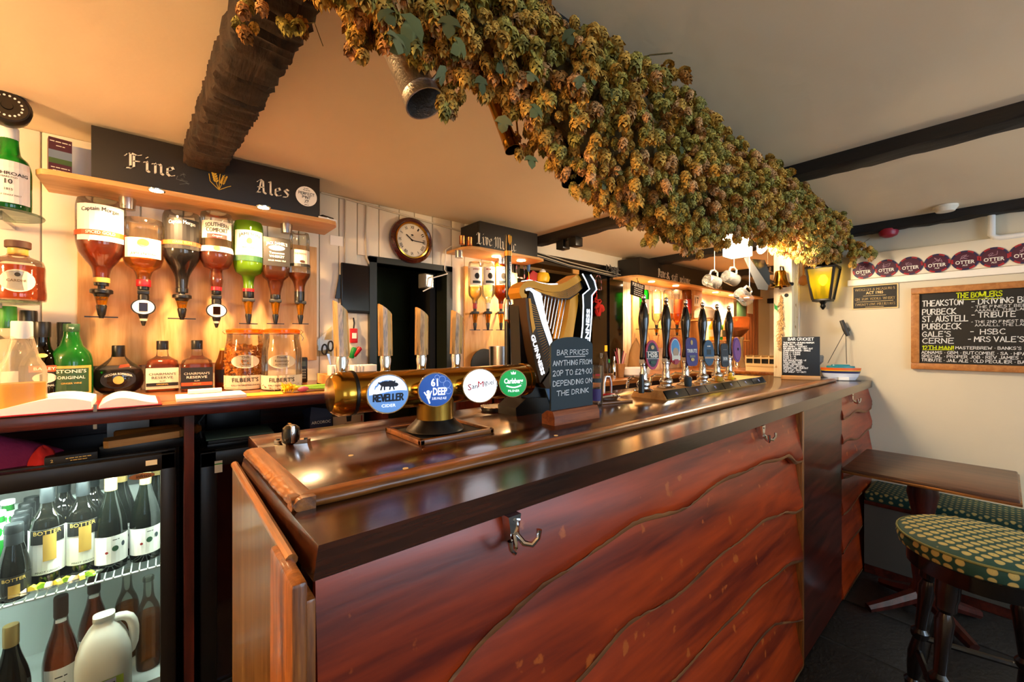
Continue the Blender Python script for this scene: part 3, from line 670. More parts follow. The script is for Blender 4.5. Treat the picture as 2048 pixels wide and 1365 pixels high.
# ---------------------------------------------------------------- contents of the cooler
def stand(px, Y, z): q = onY(px, 700, Y); return V((q.x, Y, z))
def wine(px, Y, z, h, r, rn, kind, label, group=None):
    loc = stand(px, Y, z); s = dep(loc)/F; yb = 0; H = h/s; r /= s; rn /= s
    Y_ = lambda f: -H*f
    if kind == 'botter':
        return bottle('wine_bottle', label, px, yb, [(r*.94,0),(r,Y_(.02)),(r,Y_(.60)),(r*.9,Y_(.67)),(r*.5,Y_(.74)),(rn,Y_(.78)),(rn,Y_(.99))], 'g_olive', loc, (Y_(.66),'l_white'),
            caps=[(Y_(.82),Y_(1.0),rn*1.12,'foil_grey','foil')], labels=[(Y_(.14),Y_(.58),78,'lab_white',[('', (r*1.0, H*.07), Y_(.51),'lab_dark',{'kind':'rect'}),('',(r*.36,H*.13),Y_(.40),'lab_gold',{'kind':'rect','x':r*.12}),('BOTTER',r*.42,Y_(.55),'ink_gold',{}),('PINOT GRIGIO',r*.2,Y_(.165),'ink',{})])], group=group)
    if kind == 'white':
        return bottle('wine_bottle', label, px, yb, [(r*.94,0),(r,Y_(.02)),(r,Y_(.42)),(r*.86,Y_(.55)),(r*.52,Y_(.70)),(rn,Y_(.80)),(rn,Y_(.99))], 'g_dkgreen', loc, (Y_(.45),'l_white'),
            caps=[(Y_(.80),Y_(1.0),rn*1.12,'foil_gold','foil')], labels=[(Y_(.08),Y_(.36),75,'lab_white',[('',(r*.10,r*.10),Y_(.2),'lab_red',{'kind':'blob','x':-r*.25}),('',(r*.2,r*.22),Y_(.23),'lab_green',{'kind':'blob','x':r*.25}),('',(r*.12,r*.2),Y_(.26),'slate_blue',{'kind':'blob','x':r*.75}),('~6',r*.14,Y_(.32),'ink',{'x':r*.3})])], group=group)
    if kind == 'mini':
        return bottle('sparkling_wine_bottle', label, px, yb, [(r*.94,0),(r,Y_(.03)),(r,Y_(.4)),(r*.8,Y_(.58)),(rn*1.3,Y_(.8)),(rn*1.25,Y_(.98))], 'g_olive', loc, None,
            caps=[(Y_(.55),Y_(.88),rn*1.62,'foil_grey','foil'),(Y_(.88),Y_(1.0),rn*1.6,'foil_grey','cap')], labels=[(Y_(.04),Y_(.34),80,'lab_dark',[('BOTTER',r*.4,Y_(.29),'ink_gold',{}),('',(r*.35,H*.08),Y_(.14),'lab_gold',{'kind':'rect'})])], group=group)
    if kind == 'green':
        return bottle('beer_bottle', label, px, yb, [(r*.94,0),(r,Y_(.03)),(r,Y_(.5)),(rn*1.2,Y_(.75)),(rn,Y_(.98))], 'g_green', loc, None,
            caps=[(Y_(.94),Y_(1.0),rn*1.25,'lab_white')], labels=[(Y_(.66),Y_(.86),170,'lab_white',[])], group=group)
    if kind == 'rose':
        return bottle('rose_bottle', label, px, yb, [(r*.94,0),(r,Y_(.02)),(r,Y_(.40)),(r*.8,Y_(.54)),(r*.45,Y_(.70)),(rn,Y_(.80)),(rn,Y_(.99))], 'g_clear', loc, (Y_(.74),'l_rose'),
            caps=[(Y_(.80),Y_(1.0),rn*1.15,'cork','foil')], labels=[(Y_(.08),Y_(.36),60,'lab_white',[('~6',r*.22,Y_(.28),'ink',{}),('~5',r*.18,Y_(.22),'ink',{})]),(Y_(.76),Y_(.79),50,'lab_white',[])], group=group)
    if kind == 'peach':
        return bottle('peach_drink_bottle', label, px, yb, [(r*.94,0),(r,Y_(.03)),(r,Y_(.58)),(r*.8,Y_(.68)),(rn*1.2,Y_(.76)),(rn,Y_(.98))], 'g_clear', loc, (Y_(.6),'l_peach'), caps=[(Y_(.955),Y_(1.0),rn*1.25,'g_clear','lip')], group=group)
    if kind == 'gold':
        return bottle('wine_bottle', label, px, yb, [(r*.94,0),(r,Y_(.02)),(r,Y_(.42)),(r*.84,Y_(.55)),(r*.5,Y_(.70)),(rn,Y_(.80)),(rn,Y_(.99))], 'g_brown', loc, None,
            caps=[(Y_(.80),Y_(1.0),rn*1.15,'foil_gold','foil')], labels=[(Y_(.06),Y_(.3),60,'lab_white',[])], group=group)
wine(95, 1.905, .603, .305, .040, .0145, 'botter', 'grey-capped pinot grigio bottle with curved label, left front of its group in the cooler')
wine(128, 2.0, .603, .305, .040, .0145, 'botter', 'grey-capped pinot grigio bottle half hidden behind the front ones in the cooler', 'pinot bottles at the back of the cooler')
wine(166, 1.915, .603, .305, .040, .0145, 'botter', 'grey-capped pinot grigio bottle standing beside the tan-capped white wines in the cooler')
wine(186, 2.01, .603, .305, .040, .0145, 'botter', 'grey-capped pinot grigio bottle half hidden behind the front ones in the cooler', 'pinot bottles at the back of the cooler')
wine(222, 1.905, .603, .315, .0415, .014, 'white', 'tan-capped sloping white wine bottle with spotted label, next to the pinot bottles')
wine(243, 2.0, .603, .315, .0415, .014, 'white', 'tan-capped white wine bottle tucked behind a front one in the cooler', 'white wine bottles at the back')
wine(291, 1.915, .603, .315, .0415, .014, 'white', 'tan-capped white wine bottle under the oval door badge')
wine(316, 2.02, .603, .315, .0415, .014, 'white', 'tan-capped white wine bottle tucked behind a front one in the cooler', 'white wine bottles at the back')
wine(28, 1.86, .603, .215, .033, .012, 'mini', 'small grey-foiled sparkling wine bottle at the front of its row')
for px, Y in ((40, 1.93), (47, 2.0), (54, 2.07), (64, 2.14)): wine(px, Y, .603, .215, .033, .012, 'mini', 'small grey-foiled sparkling wine bottle in the row behind the front one', 'sparkling wine row in the cooler')
wine(-4, 1.93, .603, .24, .031, .0125, 'green', 'green beer bottle with white neck label, in front of another', None)
wine(16, 2.05, .603, .24, .031, .0125, 'green', 'green beer bottle behind its twin at the cooler side', None)
wine(22, 1.88, .216, .30, .040, .0145, 'gold', 'dark bottle with a yellow-gold screw cap on the cooler floor')
wine(122, 1.93, .216, .325, .0415, .0145, 'rose', 'rose wine bottle with a paper label on the cooler floor')
wine(188, 2.04, .216, .325, .0415, .0145, 'rose', 'rose wine bottle partly hidden behind the milk jug')
wine(297, 1.93, .216, .31, .034, .0125, 'peach', 'clear bottle of peach-coloured drink by the cooler door stile')
wine(254, 2.04, .216, .31, .034, .0125, 'peach', 'clear bottle of peach-coloured drink behind the milk jug handle')
# plate of lemon and lime wedges
pc = onZ(105, 1165, .605); pc = V((pc.x-.0, 1.845, .606))
pl = thing('glass_plate', 'oval glass plate of cut fruit on the wire shelf', 'plate', pc, 0)
ob('dish', MB().lathe([(.05,0),(.07,.004),(.105,.016),(.107,.018),(.104,.019),(.068,.008),(.0,.005)], 28, 1.1, .28, caps=False), 'g_clear', pl)
pbr('lemon', '#f0d838', .5); pbr('lime', '#8fc020', .5); pbr('grapefruit', '#f0c8a8', .5)
for i in range(11):
    x = -.085+i*.017; m = ('lemon', 'lime', 'grapefruit')[i % 3]
    o = ob('fruit_wedge', MB().prism([(-.014,0,0),(.014,0,0),(.009,0,.011),(0,0,.016),(-.009,0,.011)], (0,.012,0), Matrix.Translation((0,-.006,0))), m, None, loc=pc+V((x, .004*math.sin(i*2.1), .008)))
    o.rotation_euler = (0, 0, i*.9); tag(o, {'lemon': 'yellow lemon wedge', 'lime': 'green lime wedge', 'grapefruit': 'pale pink citrus wedge'}[m]+' on the glass plate in the cooler', 'fruit', 'cut fruit on the plate')
# plastic milk jug
j = thing('milk_jug', 'white plastic milk jug with a moulded handle and green label', 'jug', stand(208, 1.85, .217), face_cam(stand(208, 1.85, .217), .8))
pbr('milk_plastic', '#ece9dc', .4)
mb = MB().lathe([(.058,0),(.066,.008),(.066,.12),(.064,.15),(.052,.19),(.036,.222),(.024,.238),(.023,.246),(.026,.248),(.026,.262),(.021,.264)], 28, 1, .92, 3.2, caps=True)
ob('body', mb, 'milk_plastic', j, smooth=60)
ob('handle', MB().tube([(.018,0,.236),(.034,0,.239),(.048,0,.236),(.060,0,.226),(.067,0,.21),(.0705,0,.19),(.071,0,.165),(.069,0,.14),(.063,0,.122),(.05,0,.11)], .0132, 14), 'milk_plastic', j, smooth=60)
mb = MB(); mj = lambda a, b: V((a, -.0605-.0015, b))
rect(mb, mj, -.045, .03, .045, .085); lo = ob('label', mb, pbr('milk_label', '#8fa838', .5), j)
mb = MB(); rect(mb, lambda a, b: V((a,-.0626,b)), .0, .032, .028, .083); ob('panel', mb, pbr('milk_lilac', '#a9a6c4', .5), lo)
mb = MB(); mk = lambda a, b: V((a, -.0632, b)); put_text(mb, '~10', mk, .009, x=-.022, y=.045); put_text(mb, '~8', mk, .009, x=.014, y=.07, width=.024)
for q in range(4): rect(mb, mk, .004, .036+q*.006, .024, .038+q*.006)
ob('lettering', mb, 'ink', lo, smooth=0)
# ---------------------------------------------------------------- second cooler, to its right
c2 = thing('bottle_cooler', 'unlit black cooler below the counter, papers piled on top', 'fridge', (.4, 1.85, 0)); o2 = V((.4, 1.85, 0))
ob('cabinet', rel(MB().box((.10, 1.86, .05), (.72, 2.28, .955), bev=.006), o2), 'cooler_black', c2)
mb = MB(); mb.box((.10, 1.82, .06), (.15, 1.858, .955), bev=.004); mb.box((.67, 1.82, .06), (.72, 1.858, .955), bev=.004); mb.box((.10, 1.82, .90), (.72, 1.858, .955), bev=.004); mb.box((.10, 1.82, .06), (.72, 1.858, .12), bev=.004)
d2 = ob('door', rel(mb, o2), 'cooler_black', c2); ob('pane', rel(MB().box((.148, 1.836, .115), (.672, 1.84, .905)), o2), pbr('dark_pane', '#16080a', .08, coat=.5), d2)
ob('base', rel(MB().box((.12, 1.88, 0), (.70, 2.26, .05)), o2), 'black', c2)
p = onY(437, 934, 1.818)
st = ob('inspection_sticker', rel(MB().box(p-V((.0115,.0006,.021)), p+V((.0115,.0005,.021))), o2), 'lab_cream', c2)
ob('band', rel(MB().box(p-V((.0115,.0011,-.008)), p+V((.0115,-.0006,.012))), o2), 'cap_green', st)
# ---------------------------------------------------------------- things on top of the coolers
pbr('cloth_magenta', '#8a1c4a', .9, bump=.4, bscale=60, var=.3)
def lump(name, label, loc, rx, ry, rz, m, cat, seed=1, amp=.25, n=18):
    R = random.Random(seed); mb = MB(); vs, fs = [], []; mrow = 10
    ph = [R.uniform(0, 6.28) for _ in range(8)]
    for j in range(mrow+1):
        t = math.pi/2*j/mrow
        for i in range(n):
            a = 2*math.pi*i/n; d = 1+amp*(math.sin(3*a+ph[0]+4*t)+.7*math.sin(5*a+ph[1]-3*t)+.5*math.sin(8*a+ph[2]))*.5
            vs.append((rx*d*math.cos(a)*math.cos(t), ry*d*math.sin(a)*math.cos(t), rz*math.sin(t)*(1+amp*.6*math.sin(2*a+ph[3]))))
    for j in range(mrow):
        for i in range(n): fs.append((j*n+i, j*n+(i+1) % n, (j+1)*n+(i+1) % n, (j+1)*n+i))
    fs += [tuple(range(n-1, -1, -1)), tuple(range(mrow*n, mrow*n+n))]
    return tag(ob(name, mb.add(vs, fs), m, None, smooth=70, loc=loc), label, cat)
lump('bar_towel', 'crumpled magenta bar towel with pale print on the lit cooler', (-.42, 1.89, FZ1-.002), .17, .07, .10, 'cloth_magenta', 'towel', 3, .22)
lump('cleaning_cloth', 'small bright red cloth beside the magenta towel', (-.272, 1.845, FZ1-.001), .028, .022, .05, pbr('cloth_red', '#d8241c', .9, bump=.3), 'cloth', 5, .2)
p = onZ(110, 918, FZ1); p = V((-.21, 1.83, FZ1))
t = thing('carton', 'flat black printed carton at the front of the lit cooler top', 'box', p, .06)
ob('carton_body', MB().box((-.055,-.03,0), (.055,.05,.024), bev=.0015), pbr('carton_black', '#0d0c0c', .5), t)
mb = MB(); mk = plane_map((0,-.0312,.012), (1,0,0), (0,0,1)); put_text(mb, '~18', mk, .006, x=.015, y=.003); put_text(mb, '~14', mk, .005, x=.015, y=-.004); put_text(mb, '2', mk, .012, x=-.04)
ob('lettering', mb, 'ink_gold', t, smooth=0)
o = ob('wooden_bat', MB().prism([(-.10,-.03,0),(-.088,-.042,0),(.088,-.040,0),(.10,-.03,0),(.10,.04,0),(-.10,.04,0)], (0,0,.022)), 'pine_x', None, loc=(-.045, 1.875, FZ1-.002+.03)); o.rotation_euler = (.0, -.04, .05)
tag(o, 'pale worn wooden board with rounded end on the lit cooler', 'board')
o = ob('storage_tin', MB().box((-.11,-.045,0), (.105,.05,.034), bev=.006), 'black', None, loc=(-.045, 1.885, FZ1-.002)); tag(o, 'low black tin beneath the pale wooden board', 'tin')
t = thing('rolling_pin', 'orange-brown turned wooden rolling pin lying behind the pale board', 'rolling pin', (-.03, 2.0, FZ1+.0), .05)
M = Matrix.Translation((0, 0, .027)) @ Matrix.Rotation(math.pi/2, 4, 'Y')
ob('barrel', MB().lathe([(.022,-.1),(.026,-.095),(.026,.07),(.02,.08)], 18, M=M), wood('pin_wood', '#8a4a16', '#c47a30', 'X', 2, .4), t)
ob('handle', MB().lathe([(.012,.08),(.018,.1),(.014,.12),(.02,.13),(.01,.145)], 14, M=M), 'pin_wood', t)
tag(ob('paper_sheet', MB().box((-.07,-.002,0), (.05,.002,.06)), 'paper', None, loc=(-.09, 2.18, FZ1)), 'white paper standing at the back of the lit cooler top', 'paper')
# second cooler: binders, folder, glass cartons
for i, (lab, m, a, h) in enumerate((('thin black binder at the bottom of the pile', 'black', .0, .012), ('thin grey binder in the pile beneath the green folder', 'dark_grey', .03, .012), ('pale green paper folder on top of the binder pile', 'folder', -.03, .006))):
    if m == 'folder': pbr('folder', '#6f8a78', .8)
    o = ob('binder' if i < 2 else 'paper_folder', MB().box((-.11,-.09,0), (.11,.10,h), bev=.002), m, None, loc=(.235, 1.98, .9555+i*.0125)); o.rotation_euler = (0, 0, a)
    tag(o, lab, 'folder')
t = thing('router', 'black box with a trailing cable standing behind the folders', 'box', (.24, 2.2, .956), 0)
ob('case', MB().box((-.1,-.03,0), (.1,.03,.11), bev=.006), 'black', t); ob('cable', MB().tube([(-.1,-.03,.09),(-.125,-.06,.06),(-.122,-.09,.02),(-.12,-.12,.004)], .003, 6), 'wire', t)
def carton(name, label, px0, px1, yb, yt, Y, m, z):
    a, b = onY(px0, yb, Y), onY(px1, yb, Y); h = (yb-yt)*dep((a+b)/2)/F
    t = thing(name, label, 'carton', ((a.x+b.x)/2, Y, z), 0); w = (b.x-a.x)/2
    ob('carton_body', MB().box((-w,0,0), (w,.10,h), bev=.0015), m, t)
    return t, w, h
t, w_, h_ = carton('glassware_carton', 'navy glassware carton with a red stripe and an open flap', 620, 664, 866, 832, 1.86, 'navy', .9553)
mb = MB(); put_text(mb, 'ARCOROC', plane_map((0,-.0012,h_*.72), (1,0,0), (0,0,1)), .017, width=w_*1.75); ob('lettering', mb, 'ink_white', t, smooth=0)
ob('stripe', MB().box((-w_,-.001,h_*.3), (w_,0,h_*.37)), 'red', t)
ob('flap', MB().add([(-w_,0,h_),(w_,0,h_),(w_,-.0,h_+.03),(-w_+.01,.02,h_+.045),(-w_,.1,h_),(-w_-.02,.05,h_+.03)], [(0,1,2,3),(0,3,5,4)]), 'navy', t)
t, w_, h_ = carton('glassware_carton', 'tan cardboard glassware carton with a printed tumbler beside the navy one', 666, 728, 862, 832, 1.87, pbr('card', '#c9a986', .8, var=.1), .9553)
mb = MB(); mk = plane_map((0,-.0012,0), (1,0,0), (0,0,1)); put_text(mb, 'Granity', mk, .013, y=h_*.4)
mb.poly([mk(-.012,h_*.95), mk(.012,h_*.95), mk(.009,h_*.58), mk(-.009,h_*.58)]); bar_line(mb, mk, -w_*.9, h_*.22, w_*.9, h_*.22, .001)
ob('lettering', mb, 'ink', t, smooth=0)
mb = MB(); rect(mb, mk, w_*.8, h_*.5, w_*.88, h_*.9); ob('mark', mb, 'red', t, smooth=0)
# ================================================================ oak backboard, pelmet sign, optics
bb = ob('oak_backboard', MB().box((-.435, -.01, -.295), (.435, .012, .295), bev=.003), 'oak_z', None, loc=(.182, YB-.026, 1.545))
tag(bb, 'pale oak backboard holding the large inverted spirit bottles', 'board')
pm = thing('pelmet_sign', 'oak pelmet shelf with black painted board reading Fine Ales', 'sign', (.19, 2.1, 1.92)); po = V((.19, 2.1, 1.92))
pts = [(-.33,2.335),(-.33,2.12),(-.315,2.095),(-.29,2.085),(.60,2.085),(.645,2.1),(.66,2.14),(.66,2.335)]
ob('shelf', rel(MB().prism([(x, y, 1.915) for x, y in pts], (0,0,.018)), po), 'oak', pm)
ob('fascia', rel(MB().box((-.197, 2.12, 1.933), (.578, 2.14, 2.13), bev=.002), po), 'fascia', pm)
ob('fascia_return', rel(MB().box((-.197, 2.14, 1.933), (-.183, 2.33, 2.13)), po), 'fascia', pm)
def fas(px, py): q = onY(px, py, 2.1185); return plane_map(q-po, (1,0,0), (0,0,1))
mb = MB(); strokes(mb, 'Fine', fas(300, 330), .062, y=-.031, table=OLD, nib=(.33,.26), align='C', gap=.75, width=.145); ob('lettering', mb, 'old_white', pm, smooth=0)
mb = MB(); strokes(mb, 'Ales', fas(546, 378), .062, y=-.031, table=OLD, nib=(.33,.26), align='C', gap=.75, width=.125); ob('lettering', mb, 'old_white', pm, smooth=0)
mb = MB(); mq = fas(438, 362)
for s, x, h in ((-1, -.018, .040), (1, .02, .030)):
    for i in range(7):
        f = i/6; cx = x*(.3+.7*f)+s*.001; cy = -.02+.055*f*h/.04
        if i > 1:
            blob(mb, mq, cx-.005, cy, .0032, .0065, 8, .5); blob(mb, mq, cx+.005, cy, .0032, .0065, 8, -.5)
    bar_line(mb, mq, 0, -.038, x*.5, -.01, .002); bar_line(mb, mq, x*.5, -.01, x, .03, .002)
for a in (((0,-.038),(-.03,-.008)),((-.03,-.008),(-.034,.022)),((0,-.038),(.03,-.018)),((.03,-.018),(.042,-.012)),((0,-.038),(.002,.01)),((.002,.01),(.006,.046))): bar_line(mb, mq, *a[0], *a[1], .0025)
ob('wheat_emblem', mb, 'gold_ink', pm, smooth=0)
mb = MB(); rr = random.Random(8)
for (px, py) in ((363, 358), (372, 352), (368, 366)):
    mq = fas(px, py)
    for i in range(4): bar_line(mb, mq, rr.uniform(-.02,.02), rr.uniform(-.01,.01), rr.uniform(-.02,.02), rr.uniform(-.01,.01), .0012)
ob('chalk_smudge', mb, 'grey', pm, smooth=0)
for px, py in ((313, 380), (527, 414)):
    q = onZ(px, py, 1.915)
    ob('downlight_ring', MB().lathe([(.026,-.004),(.027,0)], 20, M=Matrix.Translation(q-po)), 'chrome', pm); ob('downlight_lens', MB().lathe([(.021,-.005),(.021,-.004)], 18, M=Matrix.Translation(q-po)), 'spot_disc', pm)
    lamp('SPOT', q-V((0,0,.012)), 50, WARM, aim=q+V((0,.10,-1)), spot=150, blend=.8, radius=.02, name='pelmet_downlight')
for px, py, lab in ((255, 390, 'brushed steel cup light beneath the pelmet end nearest the brochures'), (573, 443, 'brushed steel cup light beneath the pelmet end by the round beer mat')):
    q = onY(px, py, 2.24); q.z = 1.915
    o = ob('cup_light', MB().lathe([(.020,-.045),(.024,-.044),(.026,-.01),(.026,0)], 20), 'steel', None, loc=q); tag(o, lab, 'light')
# round mat, brochures, stack of cards on the pelmet
q = onY(613, 393, 2.117)
o = thing('beer_mat', 'round white beer mat reading perfect pint pinned on the black sign', 'beer mat', q)
ob('card', MB().lathe([(.046,-.0015),(.046,.0)], 30, M=Matrix.Rotation(math.pi/2, 4, 'X')), 'paper', o)
mb = MB(); mk = plane_map((0,-.0012,0), (1,0,0), (0,0,1)); strokes(mb, 'PERFECT', mk, .012, y=.006, w=.9, align='C', width=.068); strokes(mb, 'PINT', mk, .012, y=-.011, w=.9, align='C', width=.036); strokes(mb, '%?', mk, .014, y=-.031, w=.9, align='C')
for i in range(3): put_text(mb, ('~8', '~10', '~6')[i], mk, .006, y=.036-.008*i if i < 2 else -.04, bold=0)
ob('lettering', mb, 'ink', o, smooth=0)
q = onY(122, 300, 2.14)
t = thing('brochure_stack', 'stack of maroon property brochures leaning on the pelmet shelf', 'brochures', (q.x, 2.13, 1.933), .22)
ob('brochure', MB().box((-.028,0,0), (.028,.035,.125)), pbr('maroon', '#4a1620', .5), t); ob('pages', MB().box((-.0265,.002,.001), (.0288,.034,.124)), 'paper', t)
mk = plane_map((0,-.001,0), (1,0,0), (0,0,1)); mb = MB(); rect(mb, mk, -.028, .036, .028, .082); ob('picture', mb, pbr('photo_sky', '#6f7f92', .5), t); mb = MB(); rect(mb, lambda a, b: V((a,-.0013,b)), -.028, .036, .028, .054); ob('picture_field', mb, pbr('photo_field', '#3f5a24', .5), t)
mb = MB(); put_text(mb, '~12', mk, .008, y=.112, width=.05); put_text(mb, '~6', mk, .007, y=.098); put_text(mb, '~11', mk, .007, y=.022, width=.045); put_text(mb, '~12', mk, .006, y=.012); ob('lettering', mb, 'lab_cream', t, smooth=0)
q = onY(163, 305, 2.2)
o = ob('paper_card', MB().box((-.032,0,0), (.032,.004,.135)), pbr('pale_blue', '#dfe4ee', .7), None, loc=(q.x, 2.21, 1.933)); tag(o, 'pale blue-white printed card standing behind the maroon brochures', 'card')
o = ob('card_stack', MB().box((-.045,-.05,0), (.045,.06,.016), bev=.001), 'paper', None, loc=(.607, 2.17, 1.933)); o.rotation_euler = (0,0,.2); tag(o, 'stack of white cards on the pelmet end', 'cards')
o = ob('card_holder', MB().box((-.03,-.03,0), (.035,.03,.012), bev=.003), 'black_gloss', None, loc=(.607, 2.16, 1.9495)); o.rotation_euler = (0,0,.4); tag(o, 'small glossy black case lying on the white cards', 'case')
# ---------------------------------------------------------------- optics
OPTIC_LABELS = {}
def optic(px, y0, y1, style, what, Y=2.22):
    """y0 = top of the dispenser, y1 = its lowest point"""
    q = onY(px, y1, Y); s = dep(q)/F; H = (y0-y1)*-s
    t = thing('spirit_optic', style+' spirit measure beneath the '+what, 'spirit measure', q, face_cam(q, .45), None)
    if style == 'black and amber':
        ob('neck', MB().lathe([(.011,H*.84),(.011,H*1.06)], 14), 'black', t)
        ob('collar', MB().lathe([(.010,H*.88),(.030,H*.86),(.033,H*.83),(.033,H*.75),(.024,H*.72),(.02,H*.64)], 22), 'black', t)
        ob('chamber', MB().lathe([(.013,H*.36),(.021,H*.70)], 20), 'l_gold', t); ob('inner_tube', MB().lathe([(.006,H*.36),(.006,H*.75)], 10), 'foil_gold', t)
        ob('nozzle', MB().lathe([(.008,H*.06),(.011,H*.10),(.016,H*.36),(.014,H*.40)], 18), 'black', t); ob('ring', MB().lathe([(.0105,H*.10),(.0105,H*.13)], 16), 'lab_white', t)
        ob('lever', MB().box((-.046,-.003,H*.02), (.046,.003,H*.055)), 'black', t); ob('spout', MB().lathe([(.007,0),(.009,H*.08)], 14), 'black', t)
        mb = MB(); put_text(mb, '25ml', lambda a, b: V((.0185*math.sin(a/.0185), -.0185*math.cos(a/.0185)-.001, b)), .013, y=H*.56); ob('lettering', mb, 'ink', t, smooth=0)
    elif style == 'white oval':
        c = H*.5; rot = Matrix.Translation((0,-.012,c)) @ Matrix.Rotation(math.pi/2, 4, 'X')
        ob('body', MB().lathe([(.004,0),(.006,.006),(.010,H*.14),(.016,H*.28),(.018,H*.8),(.012,H*.98)], 18), 'black', t)
        ob('badge_rim', MB().lathe([(.036,-.006),(.038,0),(.037,.007)], 30, 1, .84, M=rot), 'black', t); bd = ob('badge', MB().lathe([(.033,.006),(.033,.0085)], 30, 1, .84, M=rot), 'lab_white', t)
        ob('glass_window', MB().box((-.013,-.0225,c-.017), (.013,-.0195,c+.017)), 'l_brown', bd); ob('clip', MB().box((-.018,-.018,H*.84), (.018,.012,H*.95), bev=.003), 'black', t)
        ob('tip_ring', MB().lathe([(.011,H*.13),(.0125,H*.19)], 16), 'lab_cream', t)
    else:
        ob('collar', MB().box((-.024,-.02,H*.76), (.024,.016,H*.88), bev=.004), 'dark_grey', t); ob('neck', MB().lathe([(.011,H*.86),(.011,H*1.0)], 14), 'black', t)
        ob('chamber', MB().lathe([(.011,H*.34),(.02,H*.78)], 18), 'l_gold', t); ob('inner_tube', MB().lathe([(.005,H*.34),(.005,H*.75)], 10), 'l_brown', t)
        ob('nozzle', MB().lathe([(.007,.002),(.013,H*.30),(.012,H*.36)], 16), 'black', t); ob('lever', MB().box((-.036,-.003,H*.02), (.036,.003,H*.05)), 'black', t)
    ob('wall_arm', MB().box((-.006,.0,H*.78), (.006,(YB-.035-Y)*1.0,H*.86)), 'black', t)
    return t
def hang(px, yb): return onY(px, yb, 2.22)
G = 'spirit bottles in the optics'
bottle('spirit_bottle', 'large inverted spiced rum bottle with white and red label', 203, 566, [(12,566),(12.5,548),(15,535),(22,526),(33,508),(37,496),(37,412),(35,404),(28,402)], 'g_clear', hang(203,566), (448,'l_rum'),
    caps=[(566,556,12.5,'lab_gold','neck_band'),(572,564,11,'black','stopper')], labels=[(488,418,62,'lab_white',[('Captain Morgan',11,427,'ink',{'width':58,'arc':3}),('',(60,5),473,'lab_orange',{'kind':'rect'}),('SPICED GOLD',8,473,'ink_white',{'width':44})])], k=.5)
bottle('spirit_bottle', 'inverted golden rum bottle whose label is upside down', 287, 572, [(11,572),(11,547),(16,541),(27,533),(32,520),(32,446),(30,441),(24,440)], 'g_clear', hang(287,572), (498,'l_gold'),
    caps=[(574,560,11.5,'cap_red','neck_band'),(580,573,9,'black','stopper')], labels=[(520,482,56,'lab_cream',[('MOUNT GAY',6.5,512,'ink',{'flip':True}),('',(9,7),491,'gold_ink',{'kind':'blob'})])], k=.5)
bottle('spirit_bottle', 'inverted dark rum bottle with a black label', 364, 584, [(10,584),(10.5,560),(13,548),(26,524),(31,512),(31,434),(29,428),(24,427)], 'g_clear', hang(364,584), (500,'l_dark'),
    caps=[(586,577,10,'black','stopper')], labels=[(503,444,58,'lab_dark',[('Captain Morgan',10,451,'ink_white',{'width':44,'arc':2}),('',(48,4),491,'lab_orange',{'kind':'rect'}),('DARK RUM',7,491,'ink_gold',{'width':30})])], k=.5)
bottle('spirit_bottle', 'inverted clear whiskey liqueur bottle with bold black lettering and ribbed shoulder', 433, 580, [(8,580),(9,574),(12,562),(12.5,552),(9,544),(9,540),(20,536),(28,522),(29,508),(27,498),(27.5,436),(26,429),(20,427)], 'g_clear', hang(433,580), (505,'l_rum'),
    caps=[(582,574,9,'cap_red','neck_band'),(590,582,8,'black','stopper')], labels=[(482,448,60,'lab_cream',[('SOUTHERN',11,456,'ink',{'width':41,'arc':2}),('COMFORT',12,467,'ink',{'width':37,'arc':-1}),('',(17,4),478,'lab_red',{'kind':'rect'}),('Original',5,478,'ink_white',{})]),(508,497,75,'lab_white',[('',(6,5),502,'lab_gold',{'kind':'blob'})])], k=.5)
bottle('spirit_bottle', 'inverted green Irish whiskey bottle with cream label', 497, 594, [(8.5,594),(9,560),(11,553),(22,546),(26,534),(25.5,452),(24,446),(19,445)], 'g_lime', hang(497,594), (528,'l_yellow'),
    caps=[(596,578,9.5,'black','stopper'),(584,578,10,'cap_red','neck_band')], labels=[(515,466,62,'lab_cream',[('JAMESON',8.5,474,'ink',{'width':37,'arc':3}),('',(5,6),487,'lab_orange',{'kind':'blob'}),('IRISH WHISKEY',4.5,500,'ink',{'width':24})]),(526,515,75,'lab_green',[])], k=.5)
bottle('spirit_bottle', 'inverted square whiskey bottle with a black label', 551, 598, [(8,598),(9,585),(12,572),(14,562),(22,554),(24.5,545),(24.5,484),(23,480),(18,479)], 'g_clear', hang(551,598), (536,'l_amber'),
    caps=[(600,590,9,'black','stopper')], labels=[(536,481,60,'lab_dark',[('JACK DANIEL\'S',8,492,'ink_white',{'width':36,'arc':2}),('',(14,5),501,'ink_white',{'kind':'blob'}),('Old No.7',5,501,'ink',{'width':18}),('Tennessee',6,511,'ink_white',{'width':26}),('WHISKEY',6.5,518,'ink_white',{'width':26}),('SOUR MASH 70cl',4,526,'ink_white',{'width':30})])], p=6, k=.5)
bottle('spirit_bottle', 'inverted slim blended whisky bottle with a game bird label', 599, 602, [(9,602),(9.5,572),(13,562),(20,554),(21,546),(18.5,530),(18.5,474),(17,467),(12,466)], 'g_clear', hang(599,602), (548,'l_amber'),
    caps=[(606,584,9,'black','stopper')], labels=[(536,503,66,'lab_cream',[('THE FAMOUS',4.5,511,'ink_red',{'width':22}),('',(5,2.6),526,'cork',{'kind':'blob','x':3}),('',(24,3),533,'dark_grey',{'kind':'rect'})])], k=.5)
optic(203, 570, 637, 'black and amber', 'spiced rum bottle'); optic(287, 578, 652, 'white oval', 'golden rum bottle'); optic(364, 582, 640, 'black and amber', 'dark rum bottle')
